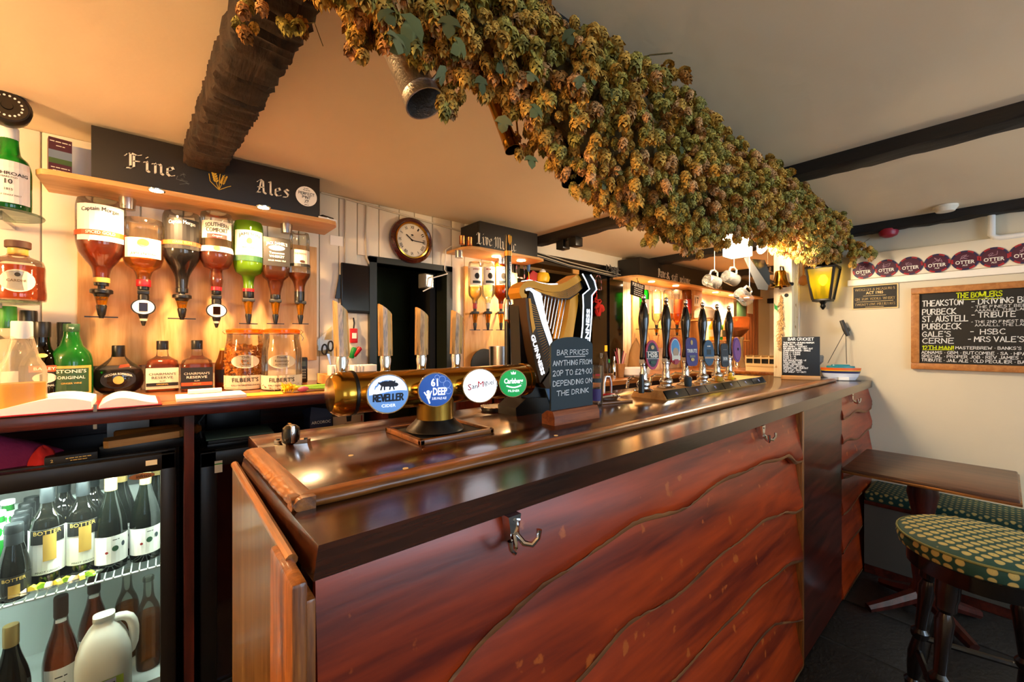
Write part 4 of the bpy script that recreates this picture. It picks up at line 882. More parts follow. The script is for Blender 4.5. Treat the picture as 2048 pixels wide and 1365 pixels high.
optic(433, 588, 656, 'white oval', 'ribbed liqueur bottle'); optic(497, 590, 650, 'clip collared', 'green whiskey bottle'); optic(551, 592, 650, 'clip collared', 'square whiskey bottle'); optic(601, 596, 650, 'clip collared', 'slim whisky bottle')
# ---------------------------------------------------------------- bottles on the back counter
def ctr(px, yb, ymax=2.235):
    q = onZ(px, yb, K)
    if q.y > ymax: q = onY(px, yb, ymax)
    return V((q.x, q.y, K))
bottle('squeeze_bottle', 'white plastic pouring bottle half full of lemon juice', 44, 828, [(33,828),(36,822),(34,810),(34,735),(31,728),(25,722),(16,676),(14,672)], 'g_frost', ctr(44,828), (766,'l_lemon'), caps=[(678,643,15,'lab_white')], sy=.8, p=3)
bottle('spirit_bottle', 'clear gin bottle with a green capsule behind the juice bottle', 14, 806, [(32,806),(33,800),(33,700),(28,685),(14,672),(13,625)], 'g_clear', ctr(14,803), (760,'l_clear'), caps=[(660,616,13.5,'cap_green')], labels=[(790,745,60,'lab_white',[('~5',6,770,'ink',{})])])
bottle('spirit_bottle', 'tall dark bottle with a plain black cap behind the cream liqueur', 57, 790, [(24,790),(24,700),(13,672),(12,620)], 'g_brown', ctr(57,788,2.28), None, caps=[(670,616,12.5,'black')])
bottle('liqueur_bottle', 'dark cream liqueur bottle with an orange and white label', 84, 805, [(30,805),(31,800),(31,735),(26,722),(13,705),(11.5,690),(11.5,652)], 'g_brown', ctr(84,800), None, caps=[(680,649,12.5,'black')],
    labels=[(778,735,75,'lab_dark',[('',(22,6),742,'lab_orange',{'kind':'rect','x':4}),('BAILEYS',8,742,'ink_white',{'x':6,'width':34}),('',(17,10),760,'lab_cream',{'kind':'blob','x':4}),('ORIGINAL',5,775,'ink_white',{'x':6})]),(722,710,50,None,[('',(8,4),716,'ink_gold',{'kind':'blob'})])])
bottle('wine_bottle', 'dark bottle with a tall black capsule behind the green ginger wine', 130, 785, [(23,785),(23,735),(18,718),(10,704),(10,645)], 'g_olive', ctr(128,783,2.285), None, caps=[(684,639,10.5,'black')])
bottle('wine_bottle', 'green ginger wine bottle with a green and gold label', 143, 800, [(30,800),(31,795),(31,728),(29,712),(17,696),(12,684),(11,655)], 'g_green', ctr(143,796), (755,'l_brown'), caps=[(668,652,12,'lab_green')],
    labels=[(790,735,62,'lab_gold',[('',(27,24),764,'lab_green',{'kind':'rect'}),("STONE'S",9,746,'ink_white',{'width':44}),('ORIGINAL',8,758,'ink_white',{'width':40}),('GINGER WINE',4.5,769,'ink_gold',{})]),(662,655,60,None,[('mp',6,660,'ink_white',{})])])
bottle('brandy_bottle', 'round flask-shaped brandy bottle with a black oval label', 237, 785, [(22,785),(34,776),(40,762),(40,750),(34,735),(20,722),(10,712),(9,695)], 'g_clear', ctr(237,780), (737,'l_brown'), sy=.55, caps=[(712,689,10,'black')],
    labels=[(774,738,50,None,[('',(28,18),756,'lab_dark',{'kind':'blob'}),('VECCHIA ROMAGNA',6,745,'ink_white',{'width':42,'arc':5}),('',(8,8),757,'ink_gold',{'kind':'blob'})])])
o = ob('paper_tag', MB().prism([(-.012,0,-.006),(.022,0,.0),(.018,0,.010),(-.006,0,.008)], (0,.002,0)), 'orange', None, loc=ctr(237,780)+V((.012,-.022,.105))); tag(o, 'orange-red paper tag tied at the brandy bottle neck', 'tag')
for px, mlab, inkc, lab, extra in ((325, 'lab_cream', 'ink', 'square rum bottle with a pale cream label', 'ORIGINAL'), (394, 'lab_dark', 'ink_white', 'square spiced rum bottle with a black and orange label', 'SPICED')):
    bottle('rum_bottle', lab, px, 786, [(25,786),(26.5,782),(26.5,735),(24,726),(9,716),(8.5,692)], 'g_clear', ctr(px,781), (722 if px < 350 else 732,'l_rum'), p=5, caps=[(704,686,9.5,'black')],
        labels=[(780,739,60,mlab,[("CHAIRMAN'S",6.5,751,inkc,{'width':40}),('RESERVE',6.5,758,inkc,{'width':32}),('',(24,3.2),771,'lab_dark' if px < 350 else 'lab_orange',{'kind':'rect'}),(extra,4,771,'ink_gold',{}),('RUM' if px < 350 else 'RUM ',4,765,inkc,{})])])
bottle('liqueur_bottle', 'small amber bottle half hidden beside the rice cracker jar', 447, 782, [(14,782),(15,778),(15,735),(10,722),(6,712),(6,705)], 'g_amber', ctr(447,776), (748,'l_rum'), caps=[(714,703,6.5,'lab_gold')], labels=[(770,745,60,'lab_dark',[])])
# snack jars
def jar(px, label, t1, fill, fillm, seed):
    loc = ctr(px, 778); s = dep(loc)/F
    t = bottle('snack_jar', label, px, 778, [(34.5,778),(35.8,772),(35.8,705),(34,692),(31,684),(31,668)], 'g_clear', loc, None, n=32, cat='jar',
        labels=[(776,749,100,'lab_cream',[("FILBERT'S",11,758,'ink',{'width':46}),('REALLY INTERESTING SNACKS',4,768,'ink',{'width':50})]),(735,709,38,None,[('',(25,13),722,'lab_cream',{'kind':'blob'}),(t1[0],6,714,'ink_brown',{}),(t1[1],6,721,'ink_brown',{}),(t1[2],5,728,'ink_brown',{})])])
    z0 = 112*s
    ob('lid', MB().lathe([(30*s,z0),(33*s,z0+.002),(33*s,z0+.011),(28*s,z0+.016),(10*s,z0+.017)], 30), 'l_gold', t); ob('seal', MB().lathe([(32.5*s,z0-.004),(32.5*s,z0)], 28), 'orange', t)
    mb = MB(); mb.tube([(33.5*s*math.cos(a), 33.5*s*math.sin(a), z0-.006) for a in [i*2*math.pi/24 for i in range(24)]], .0014, 5, closed=True)
    for sg in (-1, 1): mb.tube([(sg*33.5*s,0,z0-.006),(sg*38*s,-.002,z0+.004),(sg*33*s,0,z0+.014)], .0014, 5); 
    mb.tube([(33.5*s,-.004,z0-.006),(38*s,-.006,z0-.022),(36*s,-.006,z0-.034)], .0016, 5)
    ob('wire_bail', mb, 'chrome', t)
    R = random.Random(seed); mb = MB(); top = (778-fill)*s
    for i in range(650):
        z = R.uniform(.006, top); a = R.uniform(0, 6.283); r = R.choice((1, 1, 1, R.random()))*(31.5*s if z < 70*s else 28*s); q = R.uniform(.010, .015)
        M = Matrix.Translation((r*math.cos(a), r*math.sin(a), z)) @ Matrix.Rotation(R.uniform(0,6), 4, V((R.random(),R.random(),R.random()+.1)).normalized())
        mb.add([(q,0,0),(-q,0,0),(0,q*.6,0),(0,-q*.6,0),(0,0,q*.5),(0,0,-q*.5)], [(0,2,4),(2,1,4),(1,3,4),(3,0,4),(2,0,5),(1,2,5),(3,1,5),(0,3,5)], M)
    o = ob('snacks', mb, fillm, t, smooth=0); o['kind'] = 'stuff'
pbr('crackers', '#f08c20', .6, var=.5, vscale=60); pbr('almonds', '#8a5426', .6, var=.3)
jar(491, 'large clip-top glass jar full of orange rice crackers', ('Chilli', 'Rice', 'Crackers'), 690, 'crackers', 1)
jar(564, 'large clip-top glass jar almost empty of rosemary almonds', ('French', 'Rosemary', 'ALMONDS'), 768, 'almonds', 2)
# open ledger, notebook, flowers
q = onZ(178, 812, K)
t = thing('open_ledger', 'thick open ledger with curved white pages and a red cover edge', 'book', (-.205, 1.845, K), .04)
ob('cover', MB().box((-.21,-.115,0), (.20,.13,.004), bev=.0015), 'cap_red', t)
def pages(x0, x1, h0, h1, m=14):
    vs, fs = [], []
    for i in range(m+1):
        f = i/m; z = .006+h0+(h1-h0)*f+.022*math.sin(math.pi*f**1.6)
        x = x0+(x1-x0)*f; vs += [(x,-.11,.004),(x,-.11,z),(x,.125,z),(x,.125,.004)]
    for i in range(m):
        for k in range(4): fs.append((i*4+k, i*4+(k+1) % 4, (i+1)*4+(k+1) % 4, (i+1)*4+k))
    fs += [(0,1,2,3), (m*4+3,m*4+2,m*4+1,m*4)]
    return MB().add(vs, fs)
ob('page_block', pages(-.2, .04, .0, .020), 'paper', t, smooth=60); ob('page_block', pages(.19, .055, .002, .004), 'paper', t, smooth=60)
ob('ribbon', MB().box((.044,-.118,-.055), (.052,-.1165,.018)), 'grey', t)
o = ob('notepad', MB().box((-.1,-.07,0), (.1,.08,.012), bev=.002), 'paper', None, loc=(.135, 1.85, K)); tag(o, 'white spiral notepad lying beside the ledger', 'notepad')
o = ob('till_roll', MB().tube([(-.05,0,.009),(.05,0,.009)], .009, 12), 'paper', None, loc=(.12, 1.90, K+.012)); tag(o, 'rolled white till paper lying on the notepad', 'paper roll')
o = ob('yellow_folder', MB().box((-.06,-.05,0), (.06,.05,.003)), pbr('folder_yellow', '#e0a020', .6), None, loc=(.30, 1.83, K)); o.rotation_euler = (0,0,-.15); tag(o, 'yellow card folder between the notepad and the flowers', 'folder')
fl_ = thing('cut_flowers', 'bunch of limp yellow flowers with green stems lying on the counter', 'flowers', (.46, 1.84, K), -.02)
pbr('stem', '#7fae34', .5); pbr('petal', '#e8c41c', .6, var=.2); pbr('tulip', '#c0566a', .6)
R = random.Random(4)
for i in range(9):
    y = -.02+i*.005; ob('stem', MB().tube([(-.05,y*.6,.012+.004*(i % 3)),(.04,y,.010+.005*(i % 3)),(.14,y*1.4,.006+.006*(i % 3))], .0042, 6), 'stem', fl_)
def flower(x, y, z, m, n=6, r=.022):
    mb = MB()
    for i in range(n):
        a = 2*math.pi*i/n+R.uniform(-.2,.2); c, s_ = math.cos(a), math.sin(a)
        mb.add([(0,0,0),(r*.5*-1,.4*r*c-.3*r*s_,.4*r*s_+.3*r*c),(-r*.7,r*c,r*s_),(-r*.5,.4*r*c+.3*r*s_,.4*r*s_-.3*r*c)], [(0,1,2,3)], Matrix.Translation((x,y,z)))
    mb.lathe([(.002,-.012),(.007,-.004),(.008,.008)], 10, M=Matrix.Translation((x,y,z)) @ Matrix.Rotation(-math.pi/2,4,'Y'))
    ob('flower', mb, m, fl_, smooth=0)
for i in range(6): flower(-.055-.012*(i % 3), -.03+.013*i, .017+.006*(i % 2), 'petal')
ob('tulip_bud', MB().lathe([(.004,-.02),(.011,-.008),(.012,.006),(.004,.02)], 12, M=Matrix.Translation((-.03,-.035,.013)) @ Matrix.Rotation(math.pi/2-.1,4,'Y')), 'tulip', fl_)
# phone, scissors, snack packets, tray, keys
q = ctr(606, 765)
t = thing('cordless_phone', 'black cordless telephone handset standing behind the almond jar', 'telephone', (q.x, q.y, K), face_cam(q)); ob('handset', MB().box((-.02,-.01,0), (.02,.012,.125), bev=.006), 'black', t); ob('screen', MB().box((-.013,-.0115,.08), (.013,-.0098,.105)), 'slate_blue', t)
for r in range(4):
    for c in range(3): ob('key', MB().box((-.012+c*.009,-.012,.02+r*.013), (-.006+c*.009,-.0098,.028+r*.013)), 'grey', t)
t = thing('wooden_tray', 'brown wooden box tray holding snack packets at the counter end', 'tray', (.655, 2.02, K), 0)
mb = MB(); mb.box((-.09,-.09,0), (.10,.10,.006)); mb.box((-.09,-.09,0), (-.083,.10,.05)); mb.box((.093,-.09,0), (.10,.10,.05)); mb.box((-.09,-.09,0), (.10,-.083,.05)); mb.box((-.09,.093,0), (.10,.10,.05)); ob('box', mb, 'oak', t)
for i in range(9):
    lf = i < 5; x = .585+ (i*.018 if lf else .0); 
    if lf:
        o = thing('snack_packet', 'small white snack packet with a red stripe, in the row on the tray', 'packet', (.585+i*.017, 1.945, K+.0065), 0, 'snack packets with red stripes')
        ob('packet', MB().box((-.007,0,0), (.007,.06,.088), bev=.003), 'paper', o); mb = MB(); rect(mb, plane_map((0,-.0008,0),(1,0,0),(0,0,1)), -.006, .046, .006, .052); ob('stripe', mb, 'red', o, smooth=0)
    else:
        o = thing('snack_packet', 'white snack packet with a teal stripe at the tray end by the doorway', 'packet', (.682+(i-5)*.016, 1.935, K+.0065), 0, 'snack packets with teal stripes')
        ob('packet', MB().box((-.007,0,0), (.055 if i == 8 else .007,.06,.086), bev=.003), 'paper', o); mb = MB(); rect(mb, plane_map((0,-.0008,0),(1,0,0),(0,0,1)), -.006, .03, .054 if i == 8 else .006, .034)
        ob('stripe', mb, pbr('teal', '#2a8a9a', .5), o, smooth=0)
        if i == 8: mb = MB(); put_text(mb, "FILBERT'S", plane_map((.026,-.001,.048),(1,0,0),(0,0,1)), .013, width=.05); ob('lettering', mb, 'ink_brown', o, smooth=0)
o = ob('wire_whisk', MB().tube([(0,0,.0),(.005,.004,.05),(0,0,.085),(-.012,-.004,.06),(-.004,-.004,.0)], .0018, 5), 'brass', None, loc=(.60, 1.87, K)); tag(o, 'brass-coloured wire loop standing by the tray', 'wire')
t = thing('fork_bundle', 'silver forks with red handles lying at the counter end', 'forks', (.64, 1.82, K), .2)
for i in range(3):
    M = Matrix.Translation((0, i*.014-.01, .004)) @ Matrix.Rotation(-.25+i*.2, 4, 'Z'); ob('fork', MB().box((-.05,-.002,0), (.0,.002,.002), M), 'chrome', t); ob('handle', MB().box((0,-.004,-.002), (.05,.004,.005), M, bev=.0015), 'red', t)
# wall items by the counter end
q = onY(655, 697, YB-.018)
t = thing('scissors', 'black-handled scissors hanging on the cream boards', 'scissors', q, 0)
for sg, x, z in ((-1, -.016, -.006), (1, .014, .012)):
    ob('handle_loop', MB().tube([(x+.013*math.cos(a)*1.0, -.006, z+.026*math.sin(a)) for a in [i*2*math.pi/18 for i in range(18)]], .0045, 7, closed=True), 'black', t)
ob('blades', MB().prism([(-.006,-.008,-.03),(.008,-.008,-.03),(.02,-.008,-.11),(.016,-.008,-.112)], (0,.004,0)), 'steel', t)
glass('acrylic', '#f4efe0', .12)
q = onY(640, 690, YB-.02)
o = ob('acrylic_holder', MB().prism([(-.06,0,-.06),(.06,0,-.06),(.06,0,.10),(-.02,0,.02)], (0,-.004,0)), 'acrylic', None, loc=q); tag(o, 'clear acrylic leaflet holder leaning on the boards by the scissors', 'holder')
q = onY(706, 672, YB-.018)
t = thing('key_switch', 'red plastic switch box with a white plate on the cream boards', 'switch', q); ob('box', MB().box((-.02,-.02,-.04), (.02,0,.04), bev=.004), 'red', t); ob('plate', MB().box((-.012,-.022,-.015), (.012,-.0195,.015)), 'paper', t); ob('cable', MB().tube([(0,-.01,.04),(.004,-.008,.07),(0,-.006,.10)], .004, 6), 'black', t)
for px, py, m, lab, a in ((706, 706, 'green', 'green plastic hanging handle beside the red one', .3), (714, 704, 'red', 'red plastic hanging handle beside the green one', .7)):
    q = onY(px, py, YB-.03); o = ob('plastic_handle', MB().lathe([(.011,-.03),(.014,-.025),(.014,.025),(.010,.03)], 14, M=Matrix.Rotation(a, 4, 'Y')), m, None, loc=q); tag(o, lab, 'handle')
q = onY(711, 578, YB-.028)
t = thing('wall_tablet', 'black wall-mounted tablet screen beside the doorway', 'screen', q, .12); ob('case', MB().box((-.083,-.008,-.136), (.083,.006,.136), bev=.006), 'black', t); ob('screen', MB().box((-.076,-.0095,-.12), (.076,-.0078,.13)), pbr('screen_dark', '#0c1016', .15, coat=.5), t)
o = ob('price_card', MB().box((-.033,-.002,-.026), (.033,0,.026)), 'paper', None, loc=onY(673, 482, YB-.0165)); tag(o, 'small white printed card pinned below the pelmet end', 'card')
o = ob('knife_holder', MB().prism([(-.01,0,-.06),(.02,0,-.06),(.02,0,.07),(.01,0,.07)], (0,.012,0)), 'black', None, loc=onY(675, 575, YB-.034)); tag(o, 'black knife hanging beside the wall tablet', 'knife')
# wall clock
q = onY(820, 483, YB-.018)
ck = thing('wall_clock', 'round mahogany wall clock with a brass rim above the doorway', 'clock', q)
RX = Matrix.Rotation(math.pi/2, 4, 'X')
ob('case', MB().lathe([(.135,0),(.139,.012),(.136,.03),(.12,.042),(.108,.036),(.106,.02)], 48, M=RX, caps=False), wood('clock_wood', '#2e0c0a', '#5a1a14', 'X', 2, .2, coat=.6), ck)
ob('rim', MB().lathe([(.108,.028),(.109,.040),(.101,.042),(.098,.03)], 44, M=RX, caps=False), 'brass', ck); ob('dial', MB().lathe([(.1,.026),(.1,.029)], 40, M=RX), 'lab_cream', ck)
mb = MB(); mk = plane_map((0,-.0298,0), (1,0,0), (0,0,1))
NUM = ['XII','I','II','III','IIII','V','VI','VII','VIII','IX','X','XI']
for i, s_ in enumerate(NUM):
    a = math.pi/2-i*math.pi/6; c, s2 = math.cos(a), math.sin(a)
    put_text(mb, s_, lambda u, v, c=c, s2=s2: mk(.078*c+u*s2+v*c, .078*s2-u*c+v*s2), .025, width=.0065*len(s_)+.003)
for i in range(60): a = i*math.pi/30; bar_line(mb, mk, .094*math.cos(a), .094*math.sin(a), .097*math.cos(a), .097*math.sin(a), .001)
ob('numerals', mb, 'ink', ck, smooth=0); mb = MB(); blob(mb, mk, 0, .032, .009, .005, 12); bar_line(mb, mk, -.016, .022, .016, .022, .0012); ob('maker_mark', mb, 'ink', ck, smooth=0)
mb = MB(); mk2 = plane_map((0,-.032,0), (1,0,0), (0,0,1)); a = math.radians(90-15*6.2); bar_line(mb, mk2, -.01*math.cos(a), -.01*math.sin(a), .076*math.cos(a), .076*math.sin(a), .005); a = math.radians(90-10.25*30); bar_line(mb, mk2, 0, 0, .05*math.cos(a), .05*math.sin(a), .007); blob(mb, mk2, 0, 0, .006, .006); ob('hands', mb, 'ink', ck, smooth=0)
# surface conduits and cables
pbr('cable', '#cfc4ae', .5)
def cable(name, label, pts, r=.004, m='cable', Y=YB-.019):
    o = ob(name, MB().tube([onY(a, b, Y) if not isinstance(a, V) else a for a, b in pts], r, 6), m); tag(o, label, 'cable'); return o
cable('ceiling_conduit', 'pale twin conduit clipped along the top of the cream boards', [(642,385),(700,400),(780,423),(860,445),(920,462)], .006)
cable('wall_cable', 'pale cable dropping from the conduit to the wall tablet', [(691,398),(690,470),(690,535)], .004)
cable('wall_cable', 'pale cable dropping from the conduit to the doorway corner', [(733,410),(731,470),(733,515),(740,530)], .005)
cable('wall_cable', 'white cable looping from the live music pelmet to the speaker', [(905,492),(892,500),(889,540),(895,548),(866,556),(862,575),(846,583)], .004, 'white', YB-.036)
t = thing('wall_speaker', 'small pale grey speaker box at the doorway head', 'speaker', onY(853, 563, YB+.02), .2); ob('case', MB().box((-.035,-.03,-.045), (.035,.04,.045), bev=.006), 'grey', t); ob('grille', MB().box((-.028,-.032,-.037), (.028,-.0295,.037)), 'steel', t)
# ================================================================ corner shelves at the left
glass('shelf_glass', '#cfe4d8', .12)
def qshelf(z, label, r):
    t = thing('glass_shelf', label, 'shelf', (-.43, 2.16, z))
    ob('pane', MB().lathe([(r,-.004),(r+.002,0),(r,.004)], 40), 'shelf_glass', t)
    ob('bracket', MB().lathe([(.005,-.03),(.018,-.024),(.02,-.012),(.018,-.004)], 18, M=Matrix.Translation((.01,-.09,0))), 'steel', t)
    ob('wall_fixing', MB().box((-.02,.0,-.02), (.02,YB-.017-2.16,-.004)), 'steel', t)
qshelf(1.775, 'rounded glass shelf carrying the green whisky bottle', .115); qshelf(1.48, 'rounded glass shelf carrying the squat amber whisky bottle', .105)
def shelf_at(px, z): q = onY(px, 600, 2.13); return V((q.x, 2.13, z))
bottle('whisky_bottle', 'green malt whisky bottle with a white label on the upper glass shelf', 18, 405, [(29,405),(31,401),(31,318),(27,302),(15,290),(13,262),(13,245)], 'g_green', shelf_at(18, 1.7795), (385,'l_brown'), caps=[(262,236,13.5,'lab_white')],
   labels=[(393,310,62,'lab_white',[('LAPHROAIG',9,336,'ink',{'width':56}),('10',13,352,'ink',{}),('YEARS OLD',4.5,343,'ink',{}),('1815',6,367,'ink',{}),('ISLAY SINGLE MALT',4,378,'ink',{})])], k=.9)
bottle('whisky_bottle', 'squat amber malt whisky bottle with a dark stopper on the lower glass shelf', 36, 603, [(38,603),(40,598),(37,560),(38,530),(34,522),(16,514),(12,508),(12,498)], 'g_clear', shelf_at(36, 1.4845), (534,'l_rum'), caps=[(512,498,14,'lab_gold','neck_band'),(498,484,18,'cork')],
   labels=[(590,536,45,None,[('',(25,22),566,'lab_cream',{'kind':'blob'}),('CARDHU',7,566,'ink_brown',{}),('',(4,4),554,'ink',{'kind':'blob'})])], k=.9)
q = onY(14, 214, 2.05)
t = thing('security_camera', 'black domed security camera with a ring of LEDs by the ceiling', 'camera', q, face_cam(q))
ob('hood', MB().lathe([(.03,-.06),(.052,-.04),(.055,.0),(.048,.012)], 26, M=Matrix.Rotation(math.pi/2,4,'X') @ Matrix.Rotation(0,4,'Z')), 'black', t)
ob('face', MB().lathe([(.044,.0),(.044,.008)], 26, M=Matrix.Translation((0,-.006,0)) @ Matrix.Rotation(math.pi/2,4,'X')), 'black_gloss', t)
for i in range(18): a = i*math.pi/9; ob('led', MB().lathe([(.003,0),(.003,.003)], 8, M=Matrix.Translation((.032*math.cos(a),-.013,.032*math.sin(a))) @ Matrix.Rotation(math.pi/2,4,'X')), 'lab_white', t)
ob('lens', MB().lathe([(.014,0),(.012,.006)], 18, M=Matrix.Translation((0,-.0125,0)) @ Matrix.Rotation(math.pi/2,4,'X')), 'black_gloss', t)
ob('mount', MB().tube([(0,.04,.0),(0,.06,ZC-q.z)], .02, 12), 'black', t)

# ================================================================ brass beer font
TX0, TX1, TY, TZ, TR = .311, .818, .923, 1.236, .0455
ft = thing('brass_beer_font', 'brass bar-top beer font with four badges and spalted wooden handles', 'beer font', (.525, TY, ZT+.012)); f0 = V((.525, TY, ZT+.012))
RYm = Matrix.Rotation(math.pi/2, 4, 'Y')
ob('tube', rel(MB().lathe([(TR,TX0),(TR,TX1)], 36, M=Matrix.Translation((0,TY,TZ)) @ RYm), f0), 'brass', ft)
ob('end_cap', rel(MB().lathe([(TR+.002,TX0+.002),(TR+.003,TX0-.004),(TR+.0025,TX0-.022),(TR*.93,TX0-.034),(TR*.80,TX0-.040),(.02,TX0-.042),(.001,TX0-.0425)], 36, M=Matrix.Translation((0,TY,TZ)) @ RYm), f0), 'brass', ft)
ob('end_cap', rel(MB().lathe([(TR+.002,TX1-.002),(TR+.002,TX1+.01),(TR*.8,TX1+.022),(.001,TX1+.024)], 36, M=Matrix.Translation((0,TY,TZ)) @ RYm), f0), 'brass', ft)
ob('seal_ring', rel(MB().lathe([(TR+.0035,TX0+.002),(TR+.004,TX0+.005),(TR+.0035,TX0+.009)], 36, M=Matrix.Translation((0,TY,TZ)) @ RYm), f0), 'black', ft)
ob('column', rel(MB().lathe([(.046,1.14),(.046,1.23)], 32, M=Matrix.Translation((.525,TY,0))), f0), 'brass_dull', ft)
ob('column_base', rel(MB().lathe([(.072,ZT+.012),(.070,ZT+.016),(.054,1.148),(.047,1.157)], 28, M=Matrix.Translation((.525,TY,0))), f0), 'black', ft)
tr = thing('drip_tray', 'wooden-rimmed tray beneath the brass beer font', 'tray', (.535, .92, ZT))
mb = MB(); a0, a1, b0, b1 = -.10, .105, -.09, .10
mb.box((a0,b0,0), (a1,b0+.012,.012), bev=.002); mb.box((a0,b1-.012,0), (a1,b1,.012), bev=.002); mb.box((a0,b0,0), (a0+.012,b1,.012), bev=.002); mb.box((a1-.012,b0,0), (a1,b1,.012), bev=.002)
ob('rim', mb, 'bar_edge', tr); ob('mat', MB().box((a0+.01,b0+.01,0), (a1-.01,b1-.01,.006)), 'black_matt', tr)
# badges
glow('bdg_blue', '#5f8fd0', .55); glow('bdg_navy', '#1f4fa0', .6); glow('bdg_white', '#f4f6ff', 1.5); glow('bdg_green', '#0f9a4a', .6); glow('bdg_pale', '#dfe9f6', .8); pbr('ink_navy', '#101a30', .6); glow('ink_glow', '#f6f8ff', .8); pbr('bdg_red', '#c01a34', .6); glow('bdg_ring', '#7f9fd8', .45)
def badge(px, py, rpx, m, paint):
    q = onY(px, py, TY-TR-.030); s = dep(q)/F; ru = rpx*s
    n = (CAM-q); n.z += .0; n = (n.normalized()+V((0,-1,.0))*.9).normalized()
    u = V((0,0,1)).cross(n).normalized()*1.0; v = n.cross(u).normalized()
    M = Matrix((( u.x, v.x, n.x, q.x), (u.y, v.y, n.y, q.y), (u.z, v.z, n.z, q.z), (0,0,0,1)))
    M0 = Matrix.Translation(-f0) @ M
    ob('badge_bezel', MB().lathe([(ru*.8,-.03),(ru*1.0,-.012),(ru*1.06,-.002),(ru*1.03,.001)], 32, 1.06, 1, M=M0), 'chrome', ft)
    b = ob('badge', MB().lathe([(ru,0),(ru*.97,.003),(ru*.7,.005),(ru*.01,.006)], 32, 1.06, 1, M=M0), m, ft)
    def mp(a, c):                                    # badge units: radius = 1
        rr_ = min(1, math.hypot(a, c)); return q-f0+u*a*ru*1.04+v*c*ru+n*(.0075-.004*rr_*rr_)
    for mm, fn in paint:
        mb = MB(); fn(mb, mp); ob('print', mb, mm, b, smooth=0)
def half(mb, mp):
    N = 16
    for i in range(N):
        x0, x1 = -.93+1.86*i/N, -.93+1.86*(i+1)/N
        y = lambda x: .06+.10*math.sin(x*2+.6); tp = lambda x: math.sqrt(max(0, .92-x*x*.98))
        if tp((x0+x1)/2) > y((x0+x1)/2): mb.poly([mp(x0, y(x0)), mp(x1, y(x1)), mp(x1, max(y(x1), tp(x1))), mp(x0, max(y(x0), tp(x0)))])
def boar(mb, mp):
    for x, y, a, b in ((-.12,.52,.3,.15),(.12,.52,.24,.17),(.34,.47,.16,.11)): blob(mb, mp, x, y, a, b, 14)
    for x, y, x2, y2 in ((-.3,.5,-.38,.2),(-.2,.45,-.2,.2),(.1,.42,.05,.2),(.22,.42,.28,.2),(-.4,.56,-.5,.6),(.3,.6,.34,.68)): bar_line(mb, mp, x, y, x2, y2, .07)
badge(776, 788, 38, 'bdg_blue', [('bdg_pale', half), ('ink_navy', boar), ('ink_navy', lambda mb, mp: strokes(mb, 'REVELLER', mp, .34, y=-.36, w=1.5, align='C', width=1.45, gap=.8)), ('ink_glow', lambda mb, mp: put_text(mb, 'CIDER', mp, .22, x=.0, y=-.62, width=.7))])
def figs(mb, mp):
    put_text(mb, '61', mp, .62, x=-.12, y=.42, bold=.03, width=.42); put_text(mb, 'DEEP', mp, .62, x=.2, y=-.12, bold=.03, width=.85); put_text(mb, '3.8% PALE ALE', mp, .2, x=.15, y=-.52, width=.85)
    blob(mb, mp, -.5, -.1, .10, .10, 10); blob(mb, mp, -.48, -.35, .12, .2, 10); bar_line(mb, mp, -.5, -.5, -.4, -.8, .08); bar_line(mb, mp, -.6, -.3, -.72, -.1, .07); bar_line(mb, mp, -.4,-.3,-.3,-.05,.06)
def rings(mb, mp):
    for x, y, r in ((.35,.62,.2),(.62,.3,.22),(.7,-.1,.18),(.05,.75,.14)):
        for i in range(14):
            a, b = i*math.pi/7, (i+1)*math.pi/7; bar_line(mb, mp, x+r*math.cos(a), y+r*math.sin(a), x+r*math.cos(b), y+r*math.sin(b), .03)
badge(872, 780, 33, 'bdg_navy', [('bdg_ring', rings), ('ink_glow', figs)])
badge(960, 772, 33, 'bdg_white', [('bdg_red', lambda mb, mp: (put_text(mb, 'S', mp, .52, x=-.66, y=-.08), put_text(mb, 'M', mp, .52, x=.0, y=.08))), ('ink_navy', lambda mb, mp: (put_text(mb, 'an', mp, .42, x=-.36, y=-.02, width=.36), put_text(mb, 'iguel', mp, .42, x=.5, y=.19, width=.62, shear=.1)))])
def carls(mb, mp):
    put_text(mb, 'Carlsberg', mp, .5, y=.16, width=1.42, bold=.035, shear=.1); put_text(mb, 'PILSNER', mp, .24, y=-.56, width=.85)
    for i in range(12):
        a, b = -.55+1.1*i/12, -.55+1.1*(i+1)/12; f = lambda x: -.14-.16*math.cos(x*2.6); bar_line(mb, mp, a, f(a), b, f(b), .1)
    mb.poly([mp(-.16,.66), mp(.16,.66), mp(.2,.86), mp(.08,.76), mp(0,.9), mp(-.08,.76), mp(-.2,.86)])
badge(1026, 767, 27, 'bdg_green', [('ink_glow', carls)])
